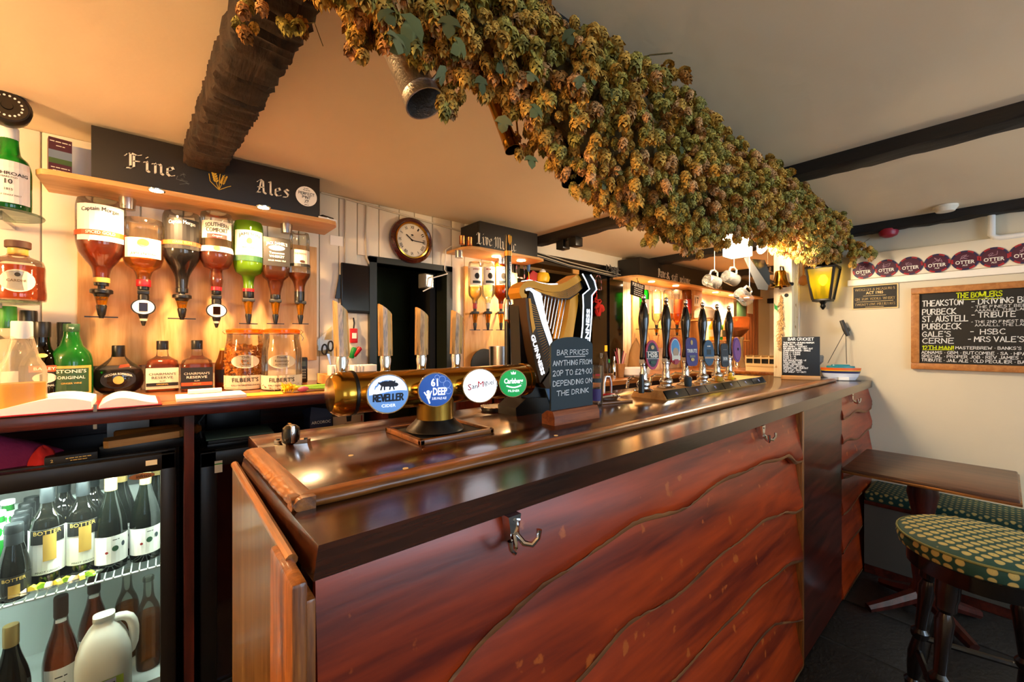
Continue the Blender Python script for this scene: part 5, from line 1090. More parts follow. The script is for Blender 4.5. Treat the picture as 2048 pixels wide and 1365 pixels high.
# handles
for i, (px, yt, yb) in enumerate(((684,597,713),(771,604,712),(843,611,710),(912,617,708))):
    Yh = .98; q = onY(px, yb, Yh); s = dep(q)/F; h = (yb-yt)*s; w_ = (29-i*1.2)*s/2
    h_ = thing('tap_handle_group', 'x', 'x'); bpy.data.objects.remove(h_)
    m8 = []
    for j in range(10): a = 2*math.pi*j/10+.3; m8.append((w_*math.cos(a)*1.02, w_*.9*math.sin(a)))
    vs = [(a, b, 0) for a, b in m8]+[(a*.98+(-.004+.0025*i), b*.98, h*.86+(-a)*h*.16/w_*.6+.0) for a, b in m8]
    o = ob('handle', MB().add(vs, [tuple(range(9,-1,-1)), tuple(range(10,20))]+[(j, (j+1) % 10, (j+1) % 10+10, j+10) for j in range(10)]), 'spalted', ft, smooth=0, loc=q-f0)
    ob('ferrule', MB().lathe([(.0125,-.052),(.013,-.046),(.0115,-.03),(.014,-.012),(.012,.001)], 20), 'chrome', o); ob('gasket', MB().lathe([(.014,-.058),(.014,-.046)], 20), 'black', o)
    ob('tap_stem', MB().tube([(0,0,-.05),(0,-.015,-.075)], .010, 12), 'chrome', o)
# ================================================================ harp-shaped stout font
HY = .995
def hp(px, py, Y=HY): return onY(px, py, Y)
ho = V((.95, HY, ZT)); hf = thing('harp_beer_font', 'lit gold and black harp-shaped stout font with white lettering', 'beer font', ho)
pbr('harp_gold', '#e29a2a', .35, .25); pbr('harp_bronze', '#4a3420', .35, .5); pbr('harp_brown', '#2a1c12', .4, .2); pbr('harp_chrome', '#2b333a', .1, .9); glow('harp_led', '#eaf2ff', 2.6)
Z8 = lambda a, b: (1000+a*.227, 540+b*.227)
def hpoly(name, pts, y0, y1, m, parent=None, z=True):
    P = [onY(*Z8(a, b), HY) for a, b in pts] if z else [onY(a, b, HY) for a, b in pts]
    P = [V((p.x, y0, p.z))-ho for p in P]
    return ob(name, MB().prism(P, (0, y1-y0, 0)), m, parent or hf, smooth=30)
neck = [(105,210),(112,165),(140,130),(190,105),(230,105),(300,128),(380,142),(450,140),(520,115),(570,80),(622,50),(655,100),(600,135),(540,170),(470,198),(400,205),(330,195),(260,172),(200,160),(165,168),(148,190),(150,215),(170,225),(172,250),(155,262),(125,255)]
hpoly('neck', neck, HY-.035, HY+.02, 'harp_gold')
hpoly('soundboard_ribbed', [(200,158),(260,172),(330,195),(400,205),(470,198),(540,170),(600,135),(655,100),(680,165),(640,205),(560,265),(470,262),(400,240),(320,215),(260,190)], HY-.028, HY+.02, 'harp_brown')
mb = MB()
for k in range(9):
    f = k/9; pts = []
    for (ax, ay), (bx, by) in zip([(250,175),(330,198),(400,208),(470,202),(540,176),(600,142),(650,112)], [(270,190),(330,216),(400,240),(470,260),(545,262),(620,222),(668,175)]):
        q = onY(*Z8(ax+(bx-ax)*f, ay+(by-ay)*f), HY); pts.append(V((q.x, HY-.0285, q.z))-ho)
    mb.tube(pts, .0009, 4)
ob('rib_lines', mb, 'harp_gold', hf, smooth=0)
hpoly('body_outer', [(140,255),(165,262),(185,400),(230,560),(300,740),(345,880),(268,990),(230,850),(190,650),(155,420)], HY-.045, HY+.015, 'harp_bronze')
hpoly('body_edge', [(165,262),(182,262),(205,420),(225,520),(200,560),(180,430)], HY-.047, HY-.04, 'harp_gold')
hpoly('body_ribbed', [(195,190),(222,215),(300,470),(395,740),(395,835),(345,880),(290,740),(215,480),(180,262)], HY-.036, HY+.015, 'harp_brown')
mb = MB()
for k in range(26):
    f = k/25; a = onY(*Z8(195+(345-195)*f, 300+(860-300)*f), HY); b = onY(*Z8(250+(390-250)*f, 330+(800-330)*f), HY)
    mb.tube([V((a.x,HY-.0365,a.z))-ho, V((b.x,HY-.0365,b.z))-ho], .0009, 4)
ob('rib_lines', mb, 'harp_gold', hf, smooth=0)
hpoly('led_edge', [(215,170),(300,215),(310,260),(345,430),(400,620),(400,690),(330,540),(262,350),(225,215)], HY-.032, HY-.005, 'harp_led')
hpoly('led_top_edge', [(225,92),(300,112),(380,128),(470,125),(470,133),(380,137),(300,122),(225,100)], HY-.02, HY+.02, 'harp_led')
hpoly('pillar_gold', [(560,268),(640,212),(628,330),(600,500),(585,605),(500,605),(540,430)], HY-.03, HY+.02, 'harp_gold')
hpoly('pillar_front', [(628,50),(700,58),(735,110),(755,185),(712,238),(708,400),(690,640),(630,640),(640,400),(630,230),(690,180)], HY-.05, HY+.03, 'harp_chrome')
mb = MB()
for ln in ([(628,52),(660,110),(690,182),(632,230),(636,330),(630,500),(615,640)], [(700,60),(735,112),(753,186),(712,236),(710,400),(690,640)]):
    mb.tube([V((onY(*Z8(a,b),HY).x, HY-.0515, onY(*Z8(a,b),HY).z))-ho for a, b in ln], .0022, 6)
ob('led_line', mb, 'harp_led', hf)
for k in range(9):
    a = (320+k*30, 222+k*6-(k > 5)*(k-5)*3); b = (302+k*20+20, 300+k*44)
    if b[1] > 630: b = (b[0]+(b[1]-630)*.35, 630)
    A, B = onY(*Z8(*a), HY), onY(*Z8(*b), HY); ob('string', MB().tube([V((A.x,HY-.01,A.z))-ho, V((B.x,HY-.01,B.z))-ho], .0022, 6), 'steel', hf)
def vtext(s_, p0, p1, size, y, m):
    A, B = onY(*Z8(*p0), HY), onY(*Z8(*p1), HY); A, B = V((A.x,y,A.z))-ho, V((B.x,y,B.z))-ho
    u = (B-A).normalized(); v = V((0,-1,0)).cross(u)*-1; v = u.cross(V((0,-1,0)))*-1
    mb = MB(); put_text(mb, s_, plane_map((A+B)/2, u, v), size, width=(B-A).length, bold=.03); ob('lettering', mb, m, hf, smooth=0)
vtext('GUINNESS', (198,575), (292,918), .022, HY-.0465, 'harp_led')
vtext('GUINNESS', (662,760), (682,352), .024, HY-.0515, 'harp_led')
hpoly('base_pedestal', [(145,300),(160,420),(200,690),(268,995),(345,885),(395,840),(600,800),(600,1290),(100,1280),(95,1240),(170,1130),(165,800)], HY-.01, HY+.035, 'black')
hpoly('base_foot', [(85,1210),(180,1120),(420,1120),(640,1160),(640,1290),(90,1285)], HY-.03, HY+.06, 'black')
hpoly('blue_panel', [(340,1040),(430,1045),(430,1200),(390,1195)], HY-.034, HY-.03, pbr('harp_blue', '#5a8ac8', .4))  # flat panel in one plain blue, no emission
hpoly('spout_foot', [(300,990),(395,850),(420,860),(420,1035),(330,1035)], HY-.04, HY+.01, 'harp_bronze')
# tall black tap handle of the same font
q = onY(1016, 640, 1.09)
t = thing('stout_tap_handle', 'tall black and gold stout tap handle with a harp crest', 'tap handle', V((q.x, 1.09, ZT)))
s = dep(q)/F; zz = lambda y: 1.35+(682.5-y)*s-ZT
ob('handle', MB().lathe([(.008,zz(600)),(.009,zz(590)),(.0125,zz(500)),(.0125,zz(472)),(.008,zz(470))], 18), 'black_gloss', t); ob('band', MB().lathe([(.0132,zz(513)),(.0134,zz(503))], 18), 'harp_gold', t)
ob('crest', MB().prism([(-.008,-.0135,zz(472)),(.006,-.0135,zz(474)),(.006,-.0135,zz(484)),(-.002,-.0135,zz(492)),(-.007,-.0135,zz(486))], (0,.003,0)), 'harp_gold', t)
mb = MB(); put_text(mb, 'GUINNESS', lambda a, b: V((b, -.0128, zz(545)+a)), .011, width=(zz(525)-zz(565))); ob('lettering', mb, 'ink_white', t, smooth=0)
ob('ferrule', MB().lathe([(.014,zz(640)),(.015,zz(612)),(.011,zz(600))], 16), 'chrome', t); ob('tap_body', MB().tube([(0,0,zz(640)),(0,0,zz(655)),(.05,-.0,zz(652))], .013, 12), 'copper', t); ob('stem', MB().lathe([(.012,0),(.012,zz(640))], 14), 'black', t); ob('flange', MB().lathe([(.03,0),(.03,.006),(.013,.01)], 18), 'black', t)
# rear shelf behind the slab that carries these, and round drip tray
ob('service_shelf', rel(MB().box((.16, SY1+.002, ZT-.045), (3.1, 1.19, ZT-.001), bev=.003)), 'bar_top', bar)
q = onZ(1005, 824, ZT)
t = thing('round_drip_tray', 'round black drip tray with a chrome rim behind the bar top edge', 'drip tray', (q.x, 1.10, ZT)); ob('pan', MB().lathe([(.045,0),(.048,.006),(.048,.014)], 28), 'black', t); ob('rim', MB().tube([(.048*math.cos(a),.048*math.sin(a),.014) for a in [i*math.pi/14 for i in range(28)]], .002, 6, closed=True), 'chrome', t)
# ================================================================ bar prices board
A, B = onZ(1100, 851, ZT), onZ(1187, 834, ZT); cx, cy, hw = (A.x+B.x)/2, (A.y+B.y)/2, (B.x-A.x)/2
t = thing('price_chalkboard', 'arched slate chalkboard listing bar prices in a wooden block', 'chalkboard', (cx, cy, ZT)); s = dep((cx, cy, 0))/F
ob('block', MB().prism([(-hw,-.02,0),(-hw,.03,0),(-hw,.03,.026),(-hw,.012,.038),(-hw,-.012,.038),(-hw,-.02,.022)], (2*hw,0,0)), 'red_wood', t)
bh = (845-676)*s; bw = hw*.93; pts = [(-bw,0,.034),(bw,0,.034),(bw,0,bh-.028)]+[(bw*math.cos(a), 0, bh-.028+.026*math.sin(a)) for a in [math.pi*i/14 for i in range(1, 14)]]+[(-bw,0,bh-.028)]
ob('slate', MB().prism(pts, (0,.006,0)), 'slate_blue', t)
mk = plane_map((0,-.0012,0), (1,0,0), (0,0,1)); mb = MB(); L_ = [('BAR PRICES', .165, .013, .75), ('ANYTHING FROM', .138, .013, .93), ('20P TO £29·00', .112, .0135, .93), ('DEPENDING ON', .086, .013, .93), ('THE DRINK', .060, .0125, .76)]
k_ = bh/.225
for s_, z, h, wf in L_: strokes(mb, s_, mk, h*k_, y=z*k_+.012, w=1.0, align='C', width=2*bw*wf, jit=.12)
bar_line(mb, mk, -bw*.4, .171*k_, bw*.6, .171*k_, .002); ob('chalk_writing', mb, 'chalk', t, smooth=0)
# ================================================================ branded glass, soft drink badge, tubes
q = onZ(1192, 792, ZT); q = V((1.10, .90, ZT))
t = thing('pint_glass', 'tall printed pint glass standing beside the price board', 'glass', V((onY(1190, 760, .95).x, .95, ZT)), face_cam((1.1,.9)))
ob('glass', MB().lathe([(.026,0),(.027,.004),(.031,.14),(.0315,.145),(.0295,.144),(.026,.012),(.001,.01)], 26, caps=False), 'g_clear', t)
for z0, z1, m in ((.02,.062,pbr('print_purple','#3a2a6a',.5)), (.085,.10,'slate_blue')):
    mb = MB(); rect(mb, lambda a, b: V(((.0285+b*.03)*math.sin(a/.029), -(.0285+b*.03)*math.cos(a/.029), b)), -.03, z0, .022, z1, 12); ob('print', mb, m, t)
mb = MB(); put_text(mb, '~4', lambda a, b: V(((.0292+b*.03)*math.sin(a/.029), -(.0292+b*.03)*math.cos(a/.029), b)), .02, y=.112, width=.05); ob('lettering', mb, 'ink_red', t, smooth=0)
q = onZ(1218, 806, ZT)
t = thing('soft_drink_dispenser', 'chrome soft drink dispenser head with an oval red badge on a wooden tray', 'dispenser', (q.x, q.y, ZT), -.25)
ob('tray', MB().box((-.075,-.03,0), (.09,.09,.008), bev=.002), 'bar_edge', t)
M = Matrix.Translation((.0,.0,.016)) @ Matrix.Rotation(-.5, 4, 'X')
ob('head', MB().lathe([(.03,-.008),(.052,-.002),(.052,.004),(.03,.012),(.001,.014)], 30, 1, .5, M=M), 'chrome', t); ob('badge', MB().lathe([(.036,.011),(.034,.0155),(.001,.0165)], 28, 1, .42, M=M), 'red', t)
mb = MB(); put_text(mb, 'Coca-Cola', lambda a, b: M @ V((a, b, .0178)), .013, width=.046, shear=.2); ob('lettering', mb, 'ink_white', t, smooth=0)
ob('hose', MB().tube([(.0,.03,.01),(.002,.03,.07),(.012,.035,.095),(.03,.035,.095),(.042,.04,.07),(.045,.045,.0)], .005, 8), 'steel', t)
# ================================================================ hand pumps
PY = .918; PX = [onY(px, 700, PY).x for px in (1287, 1332, 1371, 1405, 1434, 1458)]
base = thing('pump_plinth', 'long wooden plinth with black front panels under the hand pumps', 'plinth', (2.0, .918, ZT))
ob('plinth_top', MB().add([(-.50,-.068,0),(.56,-.068,0),(.56,.09,0),(-.50,.09,0),(-.485,-.045,.034),(.545,-.045,.034),(.545,.08,.034),(-.485,.08,.034)], [(0,3,2,1),(4,5,6,7),(0,1,5,4),(1,2,6,5),(2,3,7,6),(3,0,4,7)]), 'pine_x', base)
for i in range(6):
    x = -.49+i*.174; M = Matrix.Translation((x, -.0685, .003)) @ Matrix.Rotation(-.59, 4, 'X')
    f = ob('front_panel', MB().box((0,-.003,0), (.168,.001,.036), M), 'black_gloss', base); mb = MB(); put_text(mb, '¶¶', lambda a, b: M @ V((.084+a, -.0038, .018+b)), .014); ob('mark', mb, pbr('mark_lilac', '#8f96c8', .5), f, smooth=0)
def pump_parts(t):
    ob('chrome_base', MB().lathe([(.036,0),(.038,.004),(.034,.008),(.022,.014),(.026,.022),(.028,.03),(.025,.038),(.017,.045),(.015,.055),(.0155,.07),(.012,.078),(.012,.10),(.015,.104),(.015,.11),(.01,.114)], 26), 'chrome', t)
    ob('collar', MB().box((-.016,-.012,.11), (.016,.012,.126), bev=.003), 'lab_cream', t)
    ob('handle', MB().lathe([(.012,.118),(.015,.122),(.0155,.135),(.0125,.165),(.0125,.195),(.0165,.24),(.0205,.272),(.0205,.29),(.0165,.318),(.0105,.342),(.008,.348)], 26), 'black_gloss', t)
    ob('finial', MB().lathe([(.008,.347),(.0105,.35),(.007,.354),(.0055,.358),(.009,.363),(.0105,.370),(.009,.377),(.003,.382)], 18), 'chrome', t)
    ob('spout', MB().tube([(0,.006,.05),(0,.05,.052),(0,.07,.04),(0,.075,.006)], .006, 8), 'chrome', t)
DES = ['HSB', 'mountain badge', 'TRIBUTE', 'blue arched badge', 'dark slab badge', 'purple oval badge']
WHAT = ['with the oval HSB clip', 'with the red-rimmed sky clip', 'with the purple TRIBUTE clip', 'with the blue oval clip', 'with the tall dark rectangular clip', 'with the plain purple oval clip']
first = None
for i, x in enumerate(PX):
    s_ = 1.0-.03*(i > 2)
    if first is None: t = first = thing('hand_pump', 'black-handled chrome beer pump '+WHAT[0], 'beer pump', (x, PY, ZT+.034), 0, 'beer pumps along the plinth'); pump_parts(t)
    else: t = copy_tree(first, (x, PY, ZT+.034), 'black-handled chrome beer pump '+WHAT[i], rz=.0)
# clips, tilted to face the customers
def clip(i, px, py, wpx, hpx, shape, m, paints):
    q = onY(px, py, PY-.035); s = dep(q)/F; h = hpx*s/2
    n = V((-.45,-1,.08)).normalized() if i != 0 else V((-.6,-1,.08)).normalized(); u = V((0,0,1)).cross(n).normalized(); v = n.cross(u)
    # true width from its foreshortened width on screen
    d = ray(px, py).normalized(); fs = abs(n.dot(d)); w_ = wpx*s/2/max(fs, .35)
    t = thing('pump_clip', ['oval beer badge reading HSB with a pink and dark rim', 'oval beer badge with a red rim and blue sky picture', 'purple shield beer badge reading TRIBUTE', 'dark blue oval beer badge with a scroll', 'tall dark rectangular beer badge', 'lilac oval beer badge with a small dark motif'][i], 'beer badge', q)
    N = 28; out = []
    for k in range(N):
        a = 2*math.pi*k/N; e = 2 if shape == 'oval' else 5
        c, s2 = math.cos(a), math.sin(a); kk = (abs(c)**e+abs(s2)**e)**(-1/e); out.append((c*kk, s2*kk))
    def mp(a, b, e=0.): return u*a*w_+v*b*h+n*e
    ob('plate', MB().prism([mp(a, b) for a, b in out], -n*.006), m, t)
    lev = .0008
    for mm, fn in paints:
        mb = MB(); fn(mb, lambda a, b, l=lev: mp(a, b, l)); ob('print', mb, mm, t, smooth=0); lev += .0006
    ob('stalk', MB().tube([-n*.003, V((PX[i]-q.x, PY-q.y-.006, ZT+.034+.08-q.z))], .004, 6), 'chrome', t)
pbr('clip_pink', '#c0305a', .5); pbr('clip_dark', '#16201e', .5); pbr('clip_red', '#b01c28', .5); pbr('clip_sky', '#4a94c8', .5); pbr('clip_purple', '#3a2070', .5); pbr('clip_blue', '#27506e', .5); pbr('clip_slab', '#1e1c1c', .5); pbr('clip_lilac', '#8a4a8e', .5); pbr('clip_sand', '#b99a76', .5)
B_ = lambda x, y, a, b: (lambda mb, mp: blob(mb, mp, x, y, a, b, 20)); R_ = lambda a, b, c, d: (lambda mb, mp: rect(mb, mp, a, b, c, d)); T_ = lambda s, z, x=0, y=0, w=None: (lambda mb, mp: put_text(mb, s, mp, z, x=x, y=y, width=w, bold=.03))
clip(0, 1305, 710, 25, 59, 'oval', 'clip_pink', [('clip_dark', B_(0,0,.8,.84)), ('lab_white', R_(-.92,-.28,.92,.22)), ('clip_dark', R_(-.92,-.25,.92,.19)), ('ink_white', T_('HSB', .5, 0, -.03, 1.45)), ('lab_gold', B_(0,.5,.25,.14)), ('lab_green', B_(0,-.52,.4,.12))])
clip(1, 1351, 702, 22, 55, 'oval', 'clip_red', [('lab_white', B_(0,.12,.78,.76)), ('clip_sky', B_(0,.2,.68,.62)), ('clip_sand', B_(0,-.12,.5,.34)), ('lab_cream', R_(-.7,-.7,.7,-.35)), ('clip_red', R_(-.35,-.92,.35,-.62))])
clip(2, 1384, 704, 21, 57, 'shield', 'clip_purple', [('ink_white', T_('TRIBUTE', .34, 0, .05, 1.7)), ('lab_gold', B_(0,.65,.2,.18)), ('grey', R_(-.5,-.4,.5,-.25)), ('ink_gold', B_(0,-.55,.3,.12))])
clip(3, 1418, 706, 19, 52, 'oval', 'clip_blue', [('clip_dark', R_(-.4,-.15,.4,.25)), ('clip_sand', R_(-.85,-.45,.85,-.3)), ('ink_white', T_('~3', .2, 0, .5, .7))])
clip(4, 1450, 711, 13, 47, 'shield', 'clip_slab', [('grey', R_(-.7,-.5,.7,-.1)), ('ink_white', T_('SOB', .3, 0, -.3, 1.1)), ('grey', R_(-.5,.45,.5,.5))])
clip(5, 1474, 700, 14, 50, 'oval', 'clip_lilac', [('clip_purple', B_(0,0,.86,.9)), ('clip_lilac', B_(0,0,.78,.84)), ('ink', B_(.2,.05,.2,.12))])
# odds and ends on the plinth
def plonk(px, py): q = onZ(px, py, ZT+.034); return q
q = plonk(1332, 792); q = V((q.x, .89, ZT+.0345))
tag(ob('pump_bellows', MB().lathe([(.011,0),(.012,.008),(.0105,.012),(.012,.018),(.0105,.022),(.012,.028),(.0105,.034),(.0115,.042),(.008,.06),(.006,.072)], 16), 'black', None, loc=q), 'ribbed black rubber bellows standing by the second pump', 'bellows')
q = V((onY(1376, 770, .885).x, .885, ZT+.0345)); tag(ob('dosing_cup', MB().lathe([(.012,0),(.015,.006),(.016,.03),(.013,.04),(.009,.042)], 18), 'slate_blue', None, loc=q), 'small blue-grey cup standing between the pumps', 'cup')
q = V((onY(1438, 760, .89).x, .89, ZT+.0345)); tag(ob('sponge', MB().lathe([(.008,0),(.02,.004),(.024,.013),(.02,.022),(.008,.026)], 20, 1.15, .7), pbr('sponge_yellow', '#c9982c', .9, bump=.6, bscale=90), None, loc=q), 'oval yellow sponge on the pump plinth', 'sponge')
q = V((onY(1462, 755, .89).x, .89, ZT+.0345)); t = thing('rubber_duck', 'small yellow rubber duck on the pump plinth', 'duck', q, .6)
ob('body', MB().lathe([(.008,0),(.016,.004),(.018,.012),(.012,.02),(.005,.023)], 18, 1.2, .9), 'yellow', t); ob('head', MB().lathe([(.004,.018),(.010,.024),(.010,.032),(.003,.038)], 14, M=Matrix.Translation((.008,0,0))), 'yellow', t); ob('beak', MB().box((.016,-.004,.026), (.024,.004,.029)), 'orange', t)
q = V((onY(1408, 765, .885).x, .885, ZT+.0345)); tag(ob('metal_spanner', MB().prism([(-.03,-.006,0),(.03,-.003,0),(.036,0,0),(.03,.003,0),(-.03,.006,0),(-.036,0,0)], (0,0,.006)), 'steel', None, loc=q), 'flat silver spanner lying on the plinth near the sponge', 'spanner')
# ================================================================ post, bell and things at the far end of the bar
PXp = 3.02
pt = thing('timber_post', 'white-painted old timber post standing on the bar end', 'post', (PXp, .80, ZT)); wood('post_paint', '#cdb78e', '#efe2c4', 'Z', 1.2, .6, bump=.3, wear='#a8783e')
A, B = onX(1547, 750, PXp), onX(1584, 750, PXp)
ob('shaft', MB().box((0, B.y-.80, 0), (.12, A.y-.80, ZC-.06-ZT), bev=.005), 'post_paint', pt); ob('knot_hole', MB().lathe([(.012,-.001),(.012,.003)], 14, M=Matrix.Translation((-.001, B.y-.80+.03, onX(1574,591,PXp).z-ZT)) @ Matrix.Rotation(math.pi/2,4,'Y')), 'black_matt', pt)
q = onX(1553, 615, PXp-.004); o = ob('leaf_sticker', MB().prism([(0,.014,.03),(0,.006,.012),(0,-.012,.008),(0,-.004,-.004),(0,-.01,-.03),(0,.006,-.012),(0,.012,-.01)], (.002,0,0)), 'green', None, loc=q); tag(o, 'small green leaf sticker on the white post', 'sticker')
t = thing('dried_barley', 'dried barley plait hanging down the white post', 'dried plant', onX(1562, 640, PXp-.012)); pbr('straw', '#a8824a', .8)
mb = MB()
R = random.Random(12)
for i in range(90):
    z = .16-i*.0036; w_ = .012+.012*(i/90); mb.tube([(0,0,z),(-.006,R.uniform(-w_,w_),z-.012),(-.004,R.uniform(-w_,w_)*1.5,z-.03)], [.003,.0028,.001], 4)
ob('ears', mb, 'straw', t, smooth=60)
q = onX(1561, 561, PXp-.06)
t = thing('brass_bell', 'brass last-orders bell hanging beside the white post', 'bell', q); s = dep(q)/F
ob('bell', MB().lathe([(.008,.062),(.026,.058),(.031,.045),(.034,.015),(.040,-.012),(.054,-.034),(.056,-.040),(.050,-.040),(.03,-.0)], 32, caps=False), 'brass', t); ob('clapper', MB().lathe([(.003,.0),(.003,-.04),(.009,-.05),(.003,-.058)], 12), 'brass_dull', t); ob('bracket', MB().tube([(0,0,.06),(.0,0,.085),(.04,0,.09),(.064,0,.06)], .005, 8), 'black', t)
# bar cricket board
A, B = onZ(1564, 759, ZT), onZ(1640, 761, ZT); c = (A+B)/2; d = B-A; d.z = 0; L2 = d.length/2; u = d.normalized(); ang = math.atan2(u.y, u.x)
t = thing('cricket_chalkboard', 'square chalkboard of bar cricket scoring rules standing by the white post', 'chalkboard', (c.x, c.y, ZT), ang); s = dep(c)/F; H = (759-673)*s
ob('foot', MB().box((-L2,-.012,0), (L2,.02,.024), bev=.002), 'pine_x', t); ob('slate', MB().box((-L2,0,.02), (L2,.005,H), bev=.001), 'board_black', t)
mk = plane_map((0,-.0012,0), (1,0,0), (0,0,1)); mb = MB(); strokes(mb, 'BAR CRICKET', mk, .016, y=H-.022, w=1.1, align='C', width=L2*1.35)
LN = ['THEAKSTON - 10 RUNS MINIMUM','REAL IPA - 4 RUNS','BAG CRISPS - 1 WICKET','GIN AND SLIMLINE - NOT OUT','CHAMPAGNE ROUND - SINGLE','PUMP 1 - 2 RUNS','PUMP 2 - 3 RUNS','PUMP 3 - 4!','PUMP 4 - 6!','BAR SNACK ROUND - 6!','SODA WATER - WIDE','LAGER - BOUNCER!','ROAD TRIP - NO BALL','OPENING TIME - RUN OUT','TIGHT CAP - DUCK','TOP SHELF - 6 + OUT!']
for i, s_ in enumerate(LN):
    n = len(s_); strokes(mb, s_, mk, .0085, x=-L2*.93, y=H-.040-i*(H-.07)/16, w=1.3, width=min(L2*1.85, n*.0058))
ob('chalk_writing', mb, 'chalk', t, smooth=0)
# grey dispenser behind it, lifeboat collecting box
q = onZ(1650, 758, ZL); q = V((3.26, .80, ZL))
t = thing('card_machine', 'grey scoop-shaped dispenser behind the cricket chalkboard', 'dispenser', q, .3)
ob('foot', MB().box((-.05,-.05,0), (.05,.05,.02), bev=.004), 'black', t); ob('stem', MB().lathe([(.03,.02),(.022,.06),(.022,.09)], 18), 'dark_grey', t); ob('hopper', MB().lathe([(.022,.088),(.045,.115),(.048,.15),(.042,.158)], 22), 'grey', t)
q = onZ(1681, 761, ZL); bx = V((q.x, q.y, ZL))
t = thing('lifeboat_collecting_box', 'lifeboat-shaped charity collecting box with an orange deck and blue band', 'collecting box', bx, math.radians(-62)); s = dep(bx)/F
def hull(z0, z1, k0, k1, m, name, e=0., close=True):
    N = 20; vs, fs = [], []
    for z, k in ((z0, k0), (z1, k1)):
        for i in range(N):
            a = 2*math.pi*i/N; vs.append(((.105+e)*k*math.copysign(abs(math.cos(a))**.8, math.cos(a)), (.042+e)*k*math.sin(a), z))
    fs = [(i, (i+1) % N, (i+1) % N+N, i+N) for i in range(N)]+[tuple(range(N-1,-1,-1)), tuple(range(N, 2*N))]
    ob(name, MB().add(vs, fs), m, t, smooth=60)
pbr('boat_navy', '#232a5a', .3, coat=.4); pbr('boat_white', '#dfe3ee', .25, coat=.5); pbr('boat_orange', '#e8651e', .3, coat=.4); pbr('boat_teal', '#1a7f8a', .4)
hull(0, .022, .72, .86, 'boat_white', 'keel'); hull(.022, .046, .86, .95, 'boat_white', 'hull'); hull(.046, .060, .95, .99, 'boat_navy', 'navy_band'); hull(.060, .065, .99, 1.0, 'yellow', 'yellow_line'); hull(.065, .080, 1.0, 1.02, 'boat_orange', 'gunwale'); hull(.080, .092, .72, .70, 'boat_teal', 'deck'); hull(.092, .10, .5, .45, 'boat_teal', 'seat')
ob('name_plate', MB().box((-.022,-.047,.004), (.03,-.038,.022)), 'lab_white', t)
ob('plinth', MB().box((-.06,-.05,-.0005), (.09,.05,.004)), 'dark_grey', t)
q = onX(1692, 660, XR-.03)
t = thing('wall_spout', 'dark iron spout fixed to the cream wall with two cords', 'spout', q)
ob('arm', MB().tube([(.03,0,0),(-.01,0,.0)], .016, 12), 'dark_grey', t); ob('lever', MB().tube([(-.015,.02,.06),(-.02,.0,.0),(-.012,-.012,-.04)], [.012,.015,.011], 10), 'dark_grey', t)
for y0, y1 in ((.02, .10), (-.005, -.01)): ob('cord', MB().tube([(-.015, y0*.3, -.02), (-.03, y1*.9, -.22)], .0018, 5), 'black', t)
# wall lantern
q = onX(1646, 572, XR-.11)
t = thing('wall_lantern', 'black lantern wall lamp with glowing yellow glass panes', 'lamp', q)
s = dep(q)/F; zt, zb_ = 34*s, -28*s; wt, wb2 = .082, .050
cor = [(-1,-1),(1,-1),(1,1),(-1,1)]
for k in range(4):
    a, b = cor[k], cor[(k+1) % 4]
    ob('pane', MB().add([(a[0]*wt*.9,a[1]*wt*.9,zt),(b[0]*wt*.9,b[1]*wt*.9,zt),(b[0]*wb2*.9,b[1]*wb2*.9,zb_),(a[0]*wb2*.9,a[1]*wb2*.9,zb_)], [(0,1,2,3)]), glass('lantern_pane', '#e8d21e', .35, rough=.15), t)
mb = MB()
for a in cor: mb.tube([(a[0]*wt*.92,a[1]*wt*.92,zt),(a[0]*wb2*.92,a[1]*wb2*.92,zb_)], .008, 6)
mb.box((-wb2,-wb2,zb_-.012), (wb2,wb2,zb_+.004), bev=.003); mb.box((-wt,-wt,zt-.004), (wt,wt,zt+.012), bev=.003)
ob('frame', mb, 'black', t); ob('roof', MB().lathe([(wt*1.35,zt+.01),(wt*.5,zt+.06),(.012,zt+.075)], 4, M=Matrix.Rotation(math.pi/4,4,'Z')), 'black', t); ob('finial', MB().lathe([(.004,zb_-.065),(.016,zb_-.045),(.012,zb_-.03),(.022,zb_-.012)], 16), 'black', t)
ob('bulb', MB().lathe([(.004,.0),(.022,.02),(.026,.045),(.012,.07)], 16), 'bulb_warm', t); ob('bulb_holder', MB().lathe([(.016,-.06),(.014,.0)], 14), 'dark_grey', t)
ob('wall_arm', MB().box((.04,-.012,zb_+.0), (.11,.012,zb_+.03)), 'black', t)
lamp('POINT', q+V((-.0,0,.03)), 2.6, (1, .85, .25), radius=.03, name='lantern_bulb')
q = onX(1607, 545, XR-.02); t = thing('wooden_spoon', 'wooden spoon hanging on the wall beside the lantern', 'spoon', q, 0)
ob('handle', MB().tube([(0,0,.10),(0,0,-.02)], .006, 8), 'oak_z', t); ob('bowl', MB().lathe([(.003,-.028),(.022,-.02),(.03,.0),(.022,.03),(.006,.045)], 18, .35, 1, M=Matrix.Translation((0,0,-.065))), pbr('spoon_wood', '#a8764e', .6), t)
